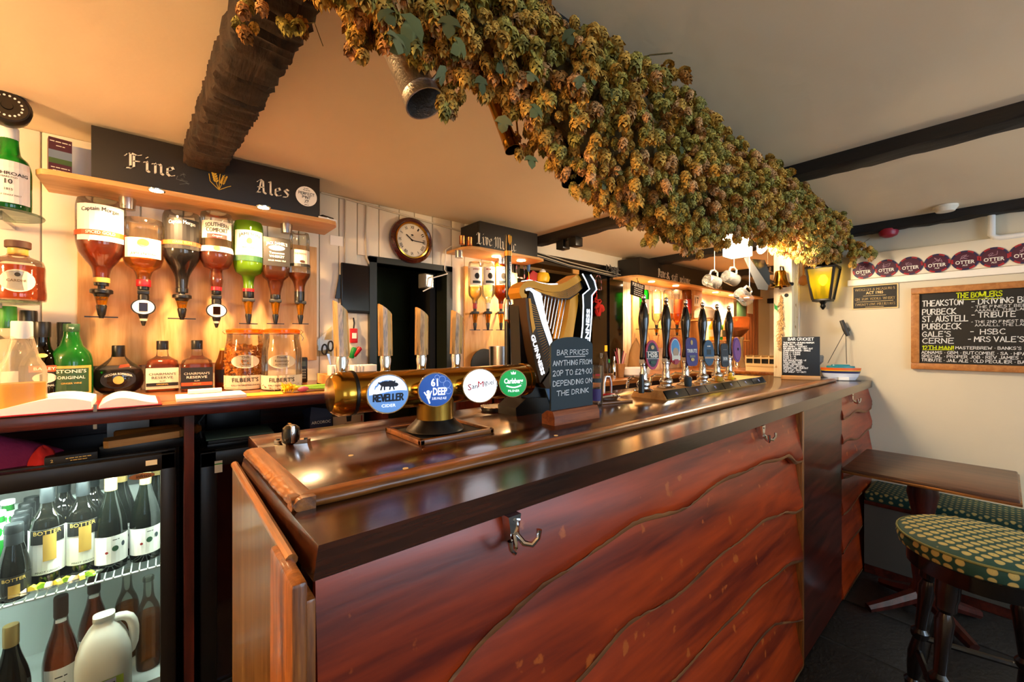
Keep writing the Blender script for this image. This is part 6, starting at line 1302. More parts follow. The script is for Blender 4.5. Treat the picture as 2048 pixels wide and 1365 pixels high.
# plaque
a, b = onX(1705, 575, XR), onX(1797, 617, XR)
t = thing('measures_plaque', 'black and gold weights and measures plaque on the cream wall', 'plaque', (XR-.004, (a.y+b.y)/2, (onX(1705,597,XR).z)), -math.pi/2)
W2_, H2_ = (a.y-b.y)/2, .083
ob('plate', MB().box((-W2_,-.004,-H2_*.9), (W2_,.003,H2_*.9)), 'gilt', t); ob('panel', MB().box((-W2_+.006,-.0055,-H2_*.9+.006), (W2_-.006,-.0035,H2_*.9-.006)), 'board_black', t)
mk = plane_map((0,-.0065,0), (1,0,0), (0,0,1)); mb = MB()
for s_, y, w_ in (('WEIGHTS & MEASURES', .048, 1.75), ('ACT 1985', .026, .75), ('GIN  RUM  VODKA  WHISKY', -.012, 1.75), ('TWENTY-FIVE MILLILITRES', -.046, 1.75)): put_text(mb, s_, mk, .024, y=y, width=W2_*w_, bold=.02)
bar_line(mb, mk, -W2_*.5, .008, W2_*.5, .008, .002); bar_line(mb, mk, -W2_*.8, -.028, W2_*.8, -.028, .002); bar_line(mb, mk, -W2_*.4, -.062, W2_*.4, -.062, .002); ob('lettering', mb, 'gilt', t, smooth=0)
# row of beer mats on the soffit
pbr('mat_maroon', '#4a1430', .5); pbr('mat_red', '#a8202c', .5); pbr('mat_navy', '#262450', .5)
SUB = ['first', 'second', 'third', 'fourth', 'fifth', 'sixth', 'seventh']
for i, (px, py, rp) in enumerate(((1727,541,20),(1773,537,19),(1821,532,20),(1874,527,21.5),(1930,521,23.5),(1988,515,25),(2050,507,27))):
    q = onX(px, py, XR-.0362)
    t = thing('beer_mat', 'round maroon OTTER ale beer mat on the soffit, '+SUB[i]+' from the lantern', 'beer mat', q, -math.pi/2); r = .054; RXm = Matrix.Rotation(math.pi/2,4,'X')
    ob('card', MB().lathe([(r,0),(r,.003)], 30, M=RXm), 'mat_navy', t)
    mk = plane_map((0,-.0042,0), (1,0,0), (0,0,1)); mb = MB()
    for k in range(6):
        mb = MB(); a0 = k*math.pi/3+i; mb.poly([mk(r*.99*math.cos(a0+j*.1), r*.99*math.sin(a0+j*.1)) for j in range(6)]+[mk(r*.8*math.cos(a0+j*.1), r*.8*math.sin(a0+j*.1)) for j in range(5,-1,-1)])
        ob('rim_print', mb, 'mat_red', t, smooth=0)
    mb = MB(); blob(mb, plane_map((0,-.0046,0), (1,0,0), (0,0,1)), 0, 0, r*.84, r*.84, 26); ob('field', mb, 'mat_maroon', t, smooth=0)
    mk = plane_map((0,-.0052,0), (1,0,0), (0,0,1)); mb = MB(); put_text(mb, 'OTTER', mk, r*.5, y=-r*.22, width=r*1.35, bold=.02); put_text(mb, 'ALE', mk, r*.22, y=-r*.52); ob('lettering', mb, 'ink_white', t, smooth=0)
    mb = MB(); R = random.Random(i*3+1); p0 = (-r*.35, r*.05)
    for k in range(8): p1 = (R.uniform(-.4,.4)*r, R.uniform(.08,.62)*r); bar_line(mb, mk, *p0, *p1, .0014); p0 = p1
    ob('drawing', mb, pbr('mat_line', '#c9a2b4', .6), t, smooth=0)
# big blackboard
TL, BL = onX(1823, 578, XR), onX(1826, 738, XR); zt_, zb2 = TL.z, BL.z; y1 = TL.y; y0 = -.32
t = thing('beer_blackboard', 'large framed blackboard headed The Bowlers listing beers on the cream wall', 'blackboard', (XR-.003, (y0+y1)/2, (zt_+zb2)/2), -math.pi/2)
bw, bh = (y1-y0)/2, (zt_-zb2)/2; fw = .036
for nm, bx0 in (('frame_rail', ((-bw,-.024,bh-fw),(bw,.0,bh))), ('frame_rail', ((-bw,-.024,-bh),(bw,.0,-bh+fw))), ('frame_stile', ((-bw,-.0235,-bh+fw),(-bw+fw,.0,bh-fw))), ('frame_stile', ((bw-fw,-.0235,-bh+fw),(bw,.0,bh-fw)))): ob(nm, MB().box(*bx0, bev=.004), 'frame_wood', t)
ob('slate', MB().box((-bw+.01,-.008,-bh+.01), (bw-.01,-.001,bh-.01)), 'board_black', t)
def bpx(px, py): q = onX(px, py, XR-.012); return (-(q.y-(y0+y1)/2), q.z-(zt_+zb2)/2)     # photo pixel -> board coordinates
mk = plane_map((0,-.0095,0), (1,0,0), (0,0,1)); mb = MB(); my = MB()
def line(s_, px0, px1, py, hpx, m=None, w=.8):
    a = bpx(px0, py); b = bpx(px1, py); h = hpx*dep(onX(px0, py, XR))/F; strokes(m if m is not None else mb, s_, mk, h, x=a[0], y=a[1]-h/2, w=w, width=b[0]-a[0], jit=.12)
line('THE BOWLERS', 1913, 2004, 592, 10, my, 1.0); a, b = bpx(1913, 600), bpx(2004, 597); bar_line(my, mk, *a, *b, .004)
for s_, x0, x1, y, h in (('THEAKSTON',1845,1926,608,11),('PURBECK',1845,1912,625,11),('ST. AUSTELL',1845,1936,639,11),('PURBCECK',1845,1922,654,11),("GALE'S",1845,1901,669,10),('CERNE',1845,1907,682,10)): line(s_, x0, x1, y, h)
for s_, x0, x1, y, h in (('- DRIVING BEER',1943,2085,604,11),('- THE FINEST BEER IN',1942,2078,615,5),('AAAALLL THE LAND',1950,2062,621.5,4.6),('- TRIBUTE',1943,2031,631,10),('- THE 2ND FINEST BEER',1942,2070,644.5,5),('AAAALLL THE LAND',1950,2062,651,4.6),('-  HSBC',1940,2010,664,10),("- MRS VALE'S ALE",1936,2090,679,10)): line(s_, x0, x1, y, h)
m2 = MB(); line('12TH MAN!', 1845, 1907, 696, 8, m2, 1.0); a, b = bpx(1845, 700), bpx(1903, 700); bar_line(m2, mk, *a, *b, .003)
for s_, x0, x1, y in (("MASTERBREW · BANKS'S · TIMOTHY",1911,2110,696),('ADNAMS · GBM · BUTCOMBE · SA · HPA · OLD',1843,2090,705),('SPECIAL · PROPER JOB · REV JAMES · HSB · 6X',1843,2100,712.5),('TRIBUTE · JAIL ALE · OLD PECULIER · BASS · ESB',1843,2100,720)): line(s_, x0, x1, y, 5.4, None, .95)
ob('chalk_writing', mb, 'chalk', t, smooth=0); ob('yellow_heading', my, 'chalk_yellow', t, smooth=0); ob('yellow_note', m2, 'chalk_yellow', t, smooth=0)
# fire sounder, smoke detector, pipe, floodlight on the right
q = onX(1777, 462, 3.375); o = ob('fire_sounder', MB().lathe([(.045,.02),(.047,.0),(.04,-.018),(.02,-.028),(.002,-.03)], 26), pbr('fire_red', '#9a1430', .35), None, loc=V((3.375, q.y, ZS-.062))); tag(o, 'dark red domed fire alarm sounder under the ceiling beam', 'alarm')
q = onX(1893, 443, XR-.12); o = ob('smoke_detector', MB().lathe([(.05,.0),(.05,-.012),(.04,-.026),(.036,-.032),(.01,-.034)], 24), 'cream', None, loc=V((3.24, q.y, 2.082))); tag(o, 'cream ceiling smoke detector near the wall beam', 'detector')
q = onX(1980, 440, XR-.02); a = onX(1983, 478, XR-.03); t = thing('white_pipe', 'white plastic pipe turning along the wall above the beer mats', 'pipe', V((XR-.03, a.y, a.z)))
ob('run', MB().tube([(0,-.0,ZC-a.z),(0,0,.02),(0,-.015,.004),(0,-.03,0),(0,-1.2,0)], .015, 12), 'white', t)
# ================================================================ table, bench and stool
t = thing('pub_table', 'brown rectangular wooden pub table against the bar front', 'table', (2.86, .26, 0)); zt = .72
ob('table_top', MB().box((-.27,-.30,zt-.028), (.30,.262,zt), bev=.006), 'table_top', t); ob('edge_bead', MB().box((-.276,-.306,zt-.026), (.306,.264,zt-.014), bev=.003), 'bar_edge_y', t)
ob('pedestal', MB().lathe([(.05,.05),(.06,.09),(.035,.16),(.05,.3),(.04,.5),(.06,.6),(.05,.66)], 22), 'mahogany_z', t); ob('frame', MB().box((-.08,-.2,.655), (.08,.2,.693)), 'mahogany', t)
for a in range(4): ob('foot', MB().tube([(0,0,.11),(.16*math.cos(a*math.pi/2+.78),.16*math.sin(a*math.pi/2+.78),.05),(.25*math.cos(a*math.pi/2+.78),.25*math.sin(a*math.pi/2+.78),.022)], [.035,.028,.022], 8), 'mahogany_z', t)
m, nt, b = nodes('upholstery'); N, L = nt.nodes, nt.links; MATS['upholstery'] = m
tc = N.new('ShaderNodeTexCoord'); mp_ = N.new('ShaderNodeMapping'); mp_.inputs['Scale'].default_value = (34, 34, 34); mp_.inputs['Rotation'].default_value = (0, 0, .785); L.new(tc.outputs['Object'], mp_.inputs[0])
vo = N.new('ShaderNodeTexVoronoi'); vo.inputs['Scale'].default_value = 1; vo.inputs['Randomness'].default_value = 0; L.new(mp_.outputs[0], vo.inputs['Vector'])
cr = N.new('ShaderNodeValToRGB'); e = cr.color_ramp.elements; e[0].position = .0; e[0].color = rgb('#5a4a20'); e[1].position = .10; e[1].color = rgb('#b3a25c')
x_ = e.new(.36); x_.color = rgb('#a8985a'); x_ = e.new(.42); x_.color = rgb('#0b3a30'); L.new(vo.outputs['Distance'], cr.inputs[0]); L.new(cr.outputs[0], b.inputs['Base Color']); b.inputs['Roughness'].default_value = .75
t = thing('wall_bench', 'built-in bench with a green patterned seat along the cream wall', 'bench', (3.26, -.4, 0))
ob('seat', MB().box((-.14,-1.6,.42), (.165,.93,.48), bev=.02), 'upholstery', t); ob('front', MB().box((-.12,-1.6,.05), (-.10,.93,.42)), pbr('bench_grey', '#4a463e', .6), t); ob('kick_board', MB().box((-.115,-1.6,0), (.165,.93,.05)), 'mahogany', t); ob('rail', MB().box((-.128,-1.6,.40), (-.095,.93,.425), bev=.004), 'mahogany', t)
SXs, SYs, SZ = 2.06, .045, .70
t = thing('bar_stool', 'round bar stool with a green and gold patterned seat and dark turned legs', 'stool', (SXs, SYs, 0), .3)
ob('cushion', MB().lathe([(.19,SZ-.065),(.205,SZ-.055),(.212,SZ-.03),(.206,SZ-.008),(.19,SZ+.002),(.12,SZ+.008),(.001,SZ+.01)], 40), 'upholstery', t); ob('piping', MB().tube([(.209*math.cos(a),.209*math.sin(a),SZ-.012) for a in [i*2*math.pi/40 for i in range(40)]], .004, 6, closed=True), pbr('piping', '#6a6a34', .7), t)
ob('seat_ring', MB().lathe([(.17,SZ-.12),(.185,SZ-.115),(.185,SZ-.065)], 32), 'black_gloss', t)
wood('dark_leg', '#0b0706', '#1e120c', 'Z', 1.5, .25, coat=.5)
for k in range(4):
    a = k*math.pi/2+.75; pts, rs = [], []
    for f, r in ((0,.022),(.08,.02),(.12,.026),(.14,.017),(.2,.022),(.3,.026),(.4,.018),(.42,.026),(.45,.026),(.47,.016),(.6,.019),(.74,.024),(.78,.016),(.80,.026),(.84,.026),(.87,.03),(1,.03)):
        rad = .215-.075*f; pts.append((rad*math.cos(a), rad*math.sin(a), f*(SZ-.09))); rs.append(r)
    ob('leg', MB().tube(pts, rs, 12), 'dark_leg', t)
for k in range(4):
    a, b = k*math.pi/2+.75, (k+1)*math.pi/2+.75; z = .20+.05*(k % 2); rd = .215-.075*z/(SZ-.09); ob('stretcher', MB().tube([(rd*math.cos(a),rd*math.sin(a),z),(rd*math.cos(b),rd*math.sin(b),z)], .011, 8), 'dark_leg', t)
# ================================================================ middle section: live music pelmet and its optics
def pelmet(name, label, x0, x1, words, yf=2.12, zb=1.915, ret=True, spots=()):
    t = thing(name, label, 'sign', (x0, yf, zb)); o = V((x0, yf, zb))
    pts = [(x0-.06,YB-.016),(x0-.06,yf+.03),(x0-.03,yf-.02),(x0+.02,yf-.035),(x1-.02,yf-.035),(x1+.05,yf-.01),(x1+.06,YB-.016)]
    ob('shelf', rel(MB().prism([(a, b, zb) for a, b in pts], (0,0,.016)), o), 'oak', t); ob('fascia', rel(MB().box((x0+.05,yf,zb+.016), (x1,yf+.018,zb+.19), bev=.002), o), 'fascia', t); ob('fascia_return', rel(MB().box((x0+.05,yf+.018,zb+.016), (x0+.068,YB-.016,zb+.19)), o), 'fascia', t)
    for s_, p0, p1, py, h in words:
        wd = onY(p1, py, yf).x-onY(p0, py, yf).x; q = onY((p0+p1)/2, py, yf-.0015)-o; mb = MB(); strokes(mb, s_, plane_map(q, (1,0,0), (0,0,1)), h, y=-h/2, table=OLD, nib=(.33,.26), align='C', gap=.75, width=wd); ob('lettering', mb, 'old_white', t, smooth=0)
    for x in spots:
        c = V((x, yf+.06, zb)); ob('downlight_lens', MB().lathe([(.03,-.004),(.028,0)], 18, M=Matrix.Translation(c-o)), 'spot_disc', t); lamp('SPOT', c-V((0,0,.012)), 55, WARM, aim=c+V((0,.1,-1)), spot=150, blend=.8, radius=.02, name='pelmet_downlight')
    return t
pelmet('pelmet_sign', 'smaller black pelmet sign reading Live Music above the white spirits', 1.47, 2.02, [('Live', 953, 984, 479, .075), ('Music', 989, 1032, 489, .075)], spots=(1.70, 1.92))
for px, lab in ((926, 'copper measuring cup nearer the conduit on the live music pelmet'), (941, 'copper measuring cup beside the black live music board')):
    q = onY(px, 490, 2.10); o = ob('copper_cup', MB().lathe([(.016,0),(.018,.003),(.017,.05),(.018,.053)], 18), 'copper', None, loc=V((q.x, 2.11, 1.9315))); tag(o, lab, 'cup')
for px, lab in ((918, 'steel cup light under the live music pelmet end'), (1003, 'steel cup light under the live music pelmet middle')):
    q = onY(px, 505, 2.2); o = ob('cup_light', MB().lathe([(.02,-.045),(.024,-.044),(.026,-.01),(.026,0)], 18), 'steel', None, loc=V((q.x, 2.2, 1.915))); tag(o, lab, 'light')
b_ = ob('oak_backboard', MB().box((-.23,-.012,-.42), (.23,.008,.29), bev=.003), 'oak_z', None, loc=(1.77, YB-.024, 1.56)); tag(b_, 'narrow oak backboard beneath the live music sign', 'board')
def hang2(px, yb): return onY(px, yb, 2.23)
for px, lab, gm, lq, lm, tx, cap in ((950, 'inverted vodka bottle with a red label band in the middle optics', 'g_clear', ('l_yellow2', 575), 'lab_white', 'SMIRNOFF', 'cap_red'), (976, 'inverted clear gin bottle with a white neck in the middle optics', 'g_clear', ('l_clear', 560), 'lab_white', '~4', 'lab_white'), (1002, 'inverted amber liqueur bottle behind the tall stout tap', 'g_amber', ('l_amber', 575), 'lab_cream', '~4', 'orange')):
    if lq[0] == 'l_yellow2': glass('l_yellow2', '#f6e6a8', .3)
    bottle('spirit_bottle', lab, px, 608, [(5,608),(5,600),(13,592),(14,584),(14,530),(12,525),(8,524)], gm, hang2(px, 608), (lq[1], lq[0]), caps=[(618,606,4.2,cap,'neck_band')], labels=[(572,536,60,lm,[(tx,5,541,'ink_red',{'width':17}),('',(5,6),554,'ink',{'kind':'blob'}),('',(9,2.5),566,'slate_blue',{'kind':'rect'})])], k=.5)
    optic(px, 618, 662, 'clip collared', {950: 'vodka bottle', 976: 'clear gin bottle', 1002: 'amber liqueur bottle'}[px], 2.23)
# counter below, with a steel bucket and a black tray
cb = thing('back_counter', 'far wooden back counter running on from the doorway beneath the hatch', 'counter', (3.0, 1.9, 0)); o = V((3.0, 1.9, 0))
ob('worktop', rel(MB().box((1.46,1.86,1.02), (5.9,YB-.016,1.055), bev=.004), o), 'counter', cb); ob('front', rel(MB().box((1.48,1.92,0), (5.9,1.94,1.02)), o), pbr('maroon_panel', '#2a0f1c', .5), cb)
for x in (1.48, 2.4, 3.3, 4.2): ob('upright', rel(MB().box((x,1.88,0), (x+.03,2.33,1.02)), o), 'mahogany_z', cb)
q = onY(1004, 735, 2.02); t = thing('steel_bucket', 'brushed stainless steel ice bucket on the far counter', 'bucket', (q.x, 2.02, 1.0555)); H = onY(1004, 693, 2.02).z-1.0555
ob('bucket', MB().lathe([(.075,0),(.08,.004),(.083,H),(.079,H),(.074,.01)], 30, caps=False), 'steel', t)
q = onY(968, 710, 2.28); o = ob('round_tray', MB().lathe([(.118,0),(.122,.006),(.12,.012)], 40, M=Matrix.Rotation(math.pi/2-.12,4,'X')), 'black_gloss', None, loc=(q.x, 2.27, 1.0555+.121)); tag(o, 'round black tray standing against the oak board', 'tray')
# hatch: lamp, red letters, ornaments, decals
q = onY(1183, 637, 2.9)
t = thing('snug_wall_lamp', 'bright bare wall lamp glimpsed through the hatch', 'lamp', q); ob('bulb', MB().lathe([(.006,-.03),(.028,-.01),(.03,.015),(.012,.04)], 16), 'bulb_warm', t); ob('bracket', MB().tube([(0,.0,-.03),(0,.02,-.09),(0,.06,-.10),(0,.12,-.05)], .006, 6), 'black', t); ob('rose', MB().lathe([(.03,0),(.025,.012)], 16, M=Matrix.Translation((0,.13,-.05)) @ Matrix.Rotation(math.pi/2,4,'X')), 'brass', t)
lamp('POINT', q+V((0,-.05,0)), 9, WARM, radius=.03, name='snug_bulb')
ob('mount_board', MB().box((-.15,.135,-.5), (.35,.16,.35)), 'tan_wall', t)
t = thing('red_letter_garland', 'red cut-out letters hanging at the hatch jamb', 'decoration', onY(1185, 600, YB-.06)); R = random.Random(2)
for i, (px, py, ch, a) in enumerate(((1172,592,'K',-.5),(1182,590,'N',-.5),(1192,604,'M',-.7),(1200,622,'S',-.9))):
    q = onY(px, py, YB-.06)-onY(1185, 600, YB-.06); mb = MB(); c, s_ = math.cos(a), math.sin(a); put_text(mb, ch, lambda u, v: q+V((u*c-v*s_, 0, u*s_+v*c)), .16, bold=.05); put_text(mb, ch, lambda u, v: q+V((u*c-v*s_, .012, u*s_+v*c)), .16, bold=.05); ob('letter', mb, 'red', t, smooth=0)
ob('thread', MB().tube([onY(1180,552,YB-.06)-onY(1185,600,YB-.06), onY(1178,590,YB-.06)-onY(1185,600,YB-.06), onY(1200,640,YB-.06)-onY(1185,600,YB-.06)], .002, 5), 'black', t)
t = thing('hanging_lantern_toy', 'yellow and red hanging novelty ornament in the hatch opening', 'ornament', onY(1085, 556, YB-.04)); s = dep(t.location)/F
ob('body', MB().lathe([(4*s,-12*s),(13*s,-8*s),(15*s,0),(12*s,9*s),(5*s,11*s)], 20), 'yellow', t); ob('cap', MB().lathe([(6*s,10*s),(7*s,13*s),(3*s,17*s)], 14), 'lab_white', t); ob('wing', MB().prism([(-40*s,0,-10*s),(-16*s,0,-8*s),(-14*s,0,8*s),(-26*s,0,12*s),(-34*s,0,4*s)], (0,.02,0)), 'red', t); ob('cord', MB().tube([(0,0,15*s),(0,0,HZ1-.02-t.location.z)], .002, 5), 'black', t)
for px, py, lab in ((1041, 540, 'brick arch outline sticker on the live music side of the hatch'), (1197, 566, 'brick arch outline sticker on the black hatch jamb')):
    q = onY(px, py, YB-.04); t = thing('arch_sticker', lab, 'sticker', q); mb = MB(); mr = MB(); pts = [(-.04,-.06),(-.04,-.03),(-.04,0),(-.038,.025),(-.028,.05),(-.01,.066),(.01,.066),(.028,.05),(.038,.025),(.04,0),(.04,-.03),(.04,-.06),(.02,-.06),(0,-.06),(-.02,-.06),(-.04,-.06)]
    for k, (a, b) in enumerate(zip(pts, pts[1:])):
        mb = MB(); bar_line(mb, plane_map((0,0,0),(1,0,0),(0,0,1)), *a, *b, .010); ob('brick', mb, 'dark_grey' if k % 2 else pbr('brick_pink', '#b0737a', .6), t, smooth=0)
t = thing('bottle_opener', 'blue-handled bottle opener hanging from the hatch lintel', 'opener', onY(1057, 520, YB-.06)); ob('handle', MB().lathe([(.008,-.09),(.014,-.07),(.014,-.01),(.009,.02)], 14), pbr('blue_plastic', '#2f5f9a', .35), t); ob('head', MB().tube([(0,0,.02),(.018,0,.045),(0,0,.075),(-.018,0,.045),(0,0,.02)], .004, 6), 'steel', t); ob('chain', MB().tube([(0,0,-.09),(.004,0,-.14),(0,0,-.19)], .003, 5), 'brass', t)
R = random.Random(3)
for k in range(4):
    o = ob('ceiling_cable', MB().tube([onY(px, py, YB-.045)+V((0,R.uniform(-.012,.012),-k*.011)) for px, py in ((1030,492),(1085,508),(1140,525),(1200,540),(1242,550))], .004, 6), ('cable', 'black', 'cable', 'grey')[k]); tag(o, ('pale', 'black', 'cream', 'grey')[k]+' cable in the bundle running along the hatch head', 'cable')
o = ob('cable_tangle', MB().tube([V((3.05+R.uniform(0,.2), YB-.05+R.uniform(-.02,.02), 1.96+R.uniform(-.03,.08))) for _ in range(26)], .004, 5), 'grey'); tag(o, 'tangle of grey cables by the far pelmet end', 'cable')
# twin spotlights under the beam
q = onX(1137, 485, 2.22); t = thing('twin_spotlight', 'pair of black spotlights under the ceiling beam above the servery', 'spotlight', V((2.22, onX(1137, 485, 2.22).y, ZC-.05)))
for s_ in (-1, 1): ob('head', MB().box((-.03,s_*.06-.035,-.075), (.045,s_*.06+.035,-.012), bev=.005), 'black', t)
ob('yoke', MB().tube([(0,-.05,-.03),(0,0,-.012),(0,.05,-.03)], .008, 8), 'black', t); ob('stem', MB().tube([(0,0,-.02),(0,0,-.004)], .01, 8), 'black', t)
# ================================================================ far back bar
pelmet('pelmet_sign', 'long black pelmet sign welcoming drinkers above the far optics', 3.22, 6.1, [('Dave', 1316, 1331, 547, .085), ('&', 1333, 1339, 552, .07), ('staff', 1343, 1355, 555, .078), ('welcome', 1360, 1380, 560, .072), ('to the', 1412, 1426, 569, .072), ('Kings', 1431, 1444, 575, .078)], yf=2.10, spots=(3.55, 4.0, 4.9, 5.35, 5.8))
t = thing('oak_post', 'oak post carrying the number seventeen between the far optics', 'post', (4.55, 2.24, 1.056)); ob('shaft', MB().box((-.13,-.03,0), (.13,.09,.858), bev=.004), 'pine', t)
mb = MB(); put_text(mb, '17', plane_map((0,-.0325,.74),(1,0,0),(0,0,1)), .10); ob('number', mb, 'ink', t, smooth=0); ob('number_plate', MB().box((-.06,-.0315,.68), (.06,-.0295,.80)), 'lab_white', t)
t = thing('pub_rules_sign', 'small tilted black sign reading pub rules by the far optics', 'sign', onY(1275, 580, 2.10)); s = dep(t.location)/F; t.rotation_euler = (0, .12, .0)
mk = plane_map((0,-.0035,0), (1,0,0), (0,0,1)); ob('panel', MB().box((-.105,-.0025,-.062), (.105,.0025,.062)), 'board_black', t); mb = MB(); put_text(mb, 'PUB RULES', mk, .042, y=.036, width=.17, bold=.03)
for i, s_ in enumerate(('~14', '~10', '~12', '~13')): put_text(mb, s_, mk, .018, x=.01, y=.008-i*.018, width=.13)
ob('lettering', mb, 'ink_white', t, smooth=0); ob('cord', MB().tube([(0,0,.06),(0.0,.02,.16)], .002, 5), 'black', t)
ob('hanger', MB().tube([(.02,0,.06),(.02,.03,1.917-t.location.z)], .002, 5), 'black', t)
# bottles in the far optics and on their shelf
def hang3(px, yb): return onY(px, yb, 2.18)
FAR = [(1288,'g_green','l_clear','lab_white','inverted green gin bottle in the far optics'), (1313,'g_clear','l_clear','lab_white','inverted clear bottle with a pale blue label in the far optics'), (1336,'g_clear','l_gold','lab_cream','inverted golden rum bottle in the far optics'), (1354,'g_clear','l_amber','lab_orange','inverted amber bottle with an orange label in the far optics'), (1373,'g_amber','l_rum','lab_red','inverted red-labelled bottle beside the oak post in the far optics')]
for px, g, l, m, lab in FAR:
    bottle('spirit_bottle', lab, px, 652, [(3.5,652),(3.6,646),(9,640),(10,632),(10,585),(8.5,581),(5,580)], g, hang3(px, 652), (612, l), labels=[(628,600,60,m,[])], k=.4, n=16, caps=[(656,650,3,'black','stopper')])
    optic(px, 655, 672, 'clip collared', lab.split(' in the')[0].replace('inverted ', ''), 2.18)
mats = [('yellow','lab_white','yellow squash carton'),('green','lab_white','green and white bottle'),('orange','lab_dark','orange bottle with black label'),('lab_dark','lab_white','black bottle'),('l_rum','lab_cream','red-brown liqueur bottle')]
t = thing('bottle_shelf', 'wooden shelf of coloured bottles beyond the oak post', 'shelf', (5.25, 2.2, 1.36)); ob('board', MB().box((-.5,-.10,-.02), (.5,.13,0), bev=.003), 'pine_x', t); ob('bracket', MB().box((-.4,.05,-.10), (-.37,.13,-.02)), 'pine', t); ob('bracket', MB().box((.37,.05,-.10), (.4,.13,-.02)), 'pine', t)
for i, (m, l, nm) in enumerate(mats):
    loc = V((4.85+i*.17, 2.17, 1.3605)); s = dep(loc)/F
    bottle('liqueur_bottle', nm+' on the far wooden shelf', 0, 0, [(.04/s,0),(.042/s,-.16/s),(.018/s,-.20/s),(.014/s,-.26/s)], m, loc, None, caps=[(-.24/s,-.275/s,.017/s,'lab_white')], labels=[(-.04/s,-.12/s,60,l,[])], n=16)
# coffee grinder, jug, framed notice, green poster
q = onY(1480, 720, 1.95); t = thing('coffee_grinder', 'coffee grinder with a clear hopper on the far counter', 'grinder', (q.x, 1.98, 1.0555)); ob('base', MB().lathe([(.09,0),(.085,.05),(.06,.12),(.06,.30),(.07,.34)], 20), 'chrome', t); ob('hopper', MB().lathe([(.05,.34),(.12,.42),(.13,.56),(.12,.57)], 22), glass('hopper_tint', '#d8a070', .5), t); ob('beans', MB().lathe([(.045,.345),(.11,.42),(.11,.45)], 20), 'cork', t)
q = onY(1413, 720, 2.05); t = thing('steel_kettle', 'white teapot-shaped kettle on the ledge by the oak post', 'kettle', onY(1409, 640, 2.05)); 
ob('body', MB().lathe([(.08,0),(.11,.02),(.11,.09),(.07,.13),(.02,.14)], 22), 'lab_white', t); ob('rack', MB().box((-.13,-.12,-.012), (.13,.165,0)), 'pine', t)
o = ob('paper_notice', MB().box((-.10,-.004,-.16), (.10,0,.16)), 'paper', None, loc=onY(1500, 605, YB-.052)); tag(o, 'white paper notice pinned to the reddish boards', 'notice')
o = ob('green_poster', MB().box((-.16,-.006,-.17), (.14,0,.17)), pbr('poster_green', '#2f4a34', .5), None, loc=onY(1483, 628, YB-.056)); tag(o, 'dark green framed poster beside the reddish boards', 'poster')
# return counter with the cutlery rack, curtain and plates beyond
t = thing('return_counter', 'short return counter with a dark wooden edge beyond the pumps', 'counter', (4.4, 1.5, 0)); ob('worktop', MB().box((-.12,-.42,1.03), (.45,.35,1.06), bev=.004), 'counter', t); ob('body', MB().box((-.08,-.40,0), (.42,.35,1.03)), 'mahogany', t)
t = thing('cutlery_rack', 'pale wooden compartment rack of cutlery and sachets on the return counter', 'rack', (4.42, 1.42, 1.061)); mb = MB()
mb.box((-.09,-.2,0), (.09,.2,.05))
for i in range(7): y = -.2+i*.0667; mb.box((-.09,y-.004,.05), (.09,y+.004,.15))
for x in (-.09, -.0, .086): mb.box((x-.004,-.2,.05), (x+.004,.2,.075)); mb.box((x-.004,-.2,.12), (x+.004,.2,.135))
ob('frame', mb, pbr('rack_cream', '#e0cba0', .6), t); ob('contents', MB().box((-.08,-.19,.05), (.08,.19,.13)), 'black_matt', t)
q = onX(1545, 690, 4.42); o = ob('wooden_crate', MB().box((-.06,-.06,0), (.06,.06,.16), bev=.004), 'pine', None, loc=(4.56, 1.30, 1.061)); tag(o, 'pale wooden box standing by the cutlery rack', 'box')
wd = ob('curtain', MB().add(*(lambda n: ([(7.12+.02*math.sin(i*1.3), 1.35+i*.03, z) for z in (.02, 1.94) for i in range(n)], [(i, i+1, i+1+n, i+n) for i in range(n-1)]))(20)), pbr('curtain', '#e8d4a4', .8), smooth=60, fix=False); tag(wd, 'pale yellow curtain hanging at the far end of the servery', 'curtain')
for i in range(5):
    q = onX(1515, 622+i*16, 7.18); o = ob('wall_plate', MB().lathe([(.05,0),(.06,.012),(.03,.016),(.001,.016)], 20, M=Matrix.Rotation(-math.pi/2,4,'Y')), ('lab_cream','tulip','lab_cream','lab_cream','lab_cream')[i], None, loc=q); tag(o, 'small decorative wall plate in the column on the far white wall' if i != 1 else 'small pinkish wall plate in the column on the far white wall', 'plate', 'plates on the far wall')
# odds on the far counter under the hatch
for px, h, r, m, lab, nm in ((1203,.20,.018,'l_clear','clear sauce bottle with a white cap under the hatch jamb','sauce_bottle'), (1212,.26,.018,'yellow','bottle with a bright yellow cap under the hatch jamb','sauce_bottle'), (1218,.15,.014,'green','little bottle with a green cap under the hatch jamb','sauce_bottle'), (1228,.17,.018,'chrome','small chrome flask under the hatch jamb','flask')):
    q = onY(px, 735, 2.02); t = thing(nm, lab, 'bottle', (q.x, 2.02, 1.0555)); ob('bottle', MB().lathe([(r,0),(r*1.05,.01),(r,h*.6),(r*.5,h*.75),(r*.45,h*.85)], 14), 'g_clear' if m not in ('chrome',) else m, t); ob('cap', MB().lathe([(r*.6,h*.82),(r*.6,h)], 12), m, t)
t = thing('straw_pot', 'woven pot of straws and stirrers under the hatch jamb', 'pot', (onY(1240, 735, 2.02).x, 2.02, 1.0555)); ob('pot', MB().lathe([(.03,0),(.035,.05),(.045,.11)], 16), pbr('wicker', '#a5703c', .8, bump=.5), t)
R = random.Random(9)
for i in range(12): a = R.uniform(0,6.28); ob('straw', MB().tube([(0,0,.03),(.05*math.cos(a),.05*math.sin(a),.19+R.uniform(0,.05))], .003, 5), ('tulip','lab_cream','black')[i % 3], t)
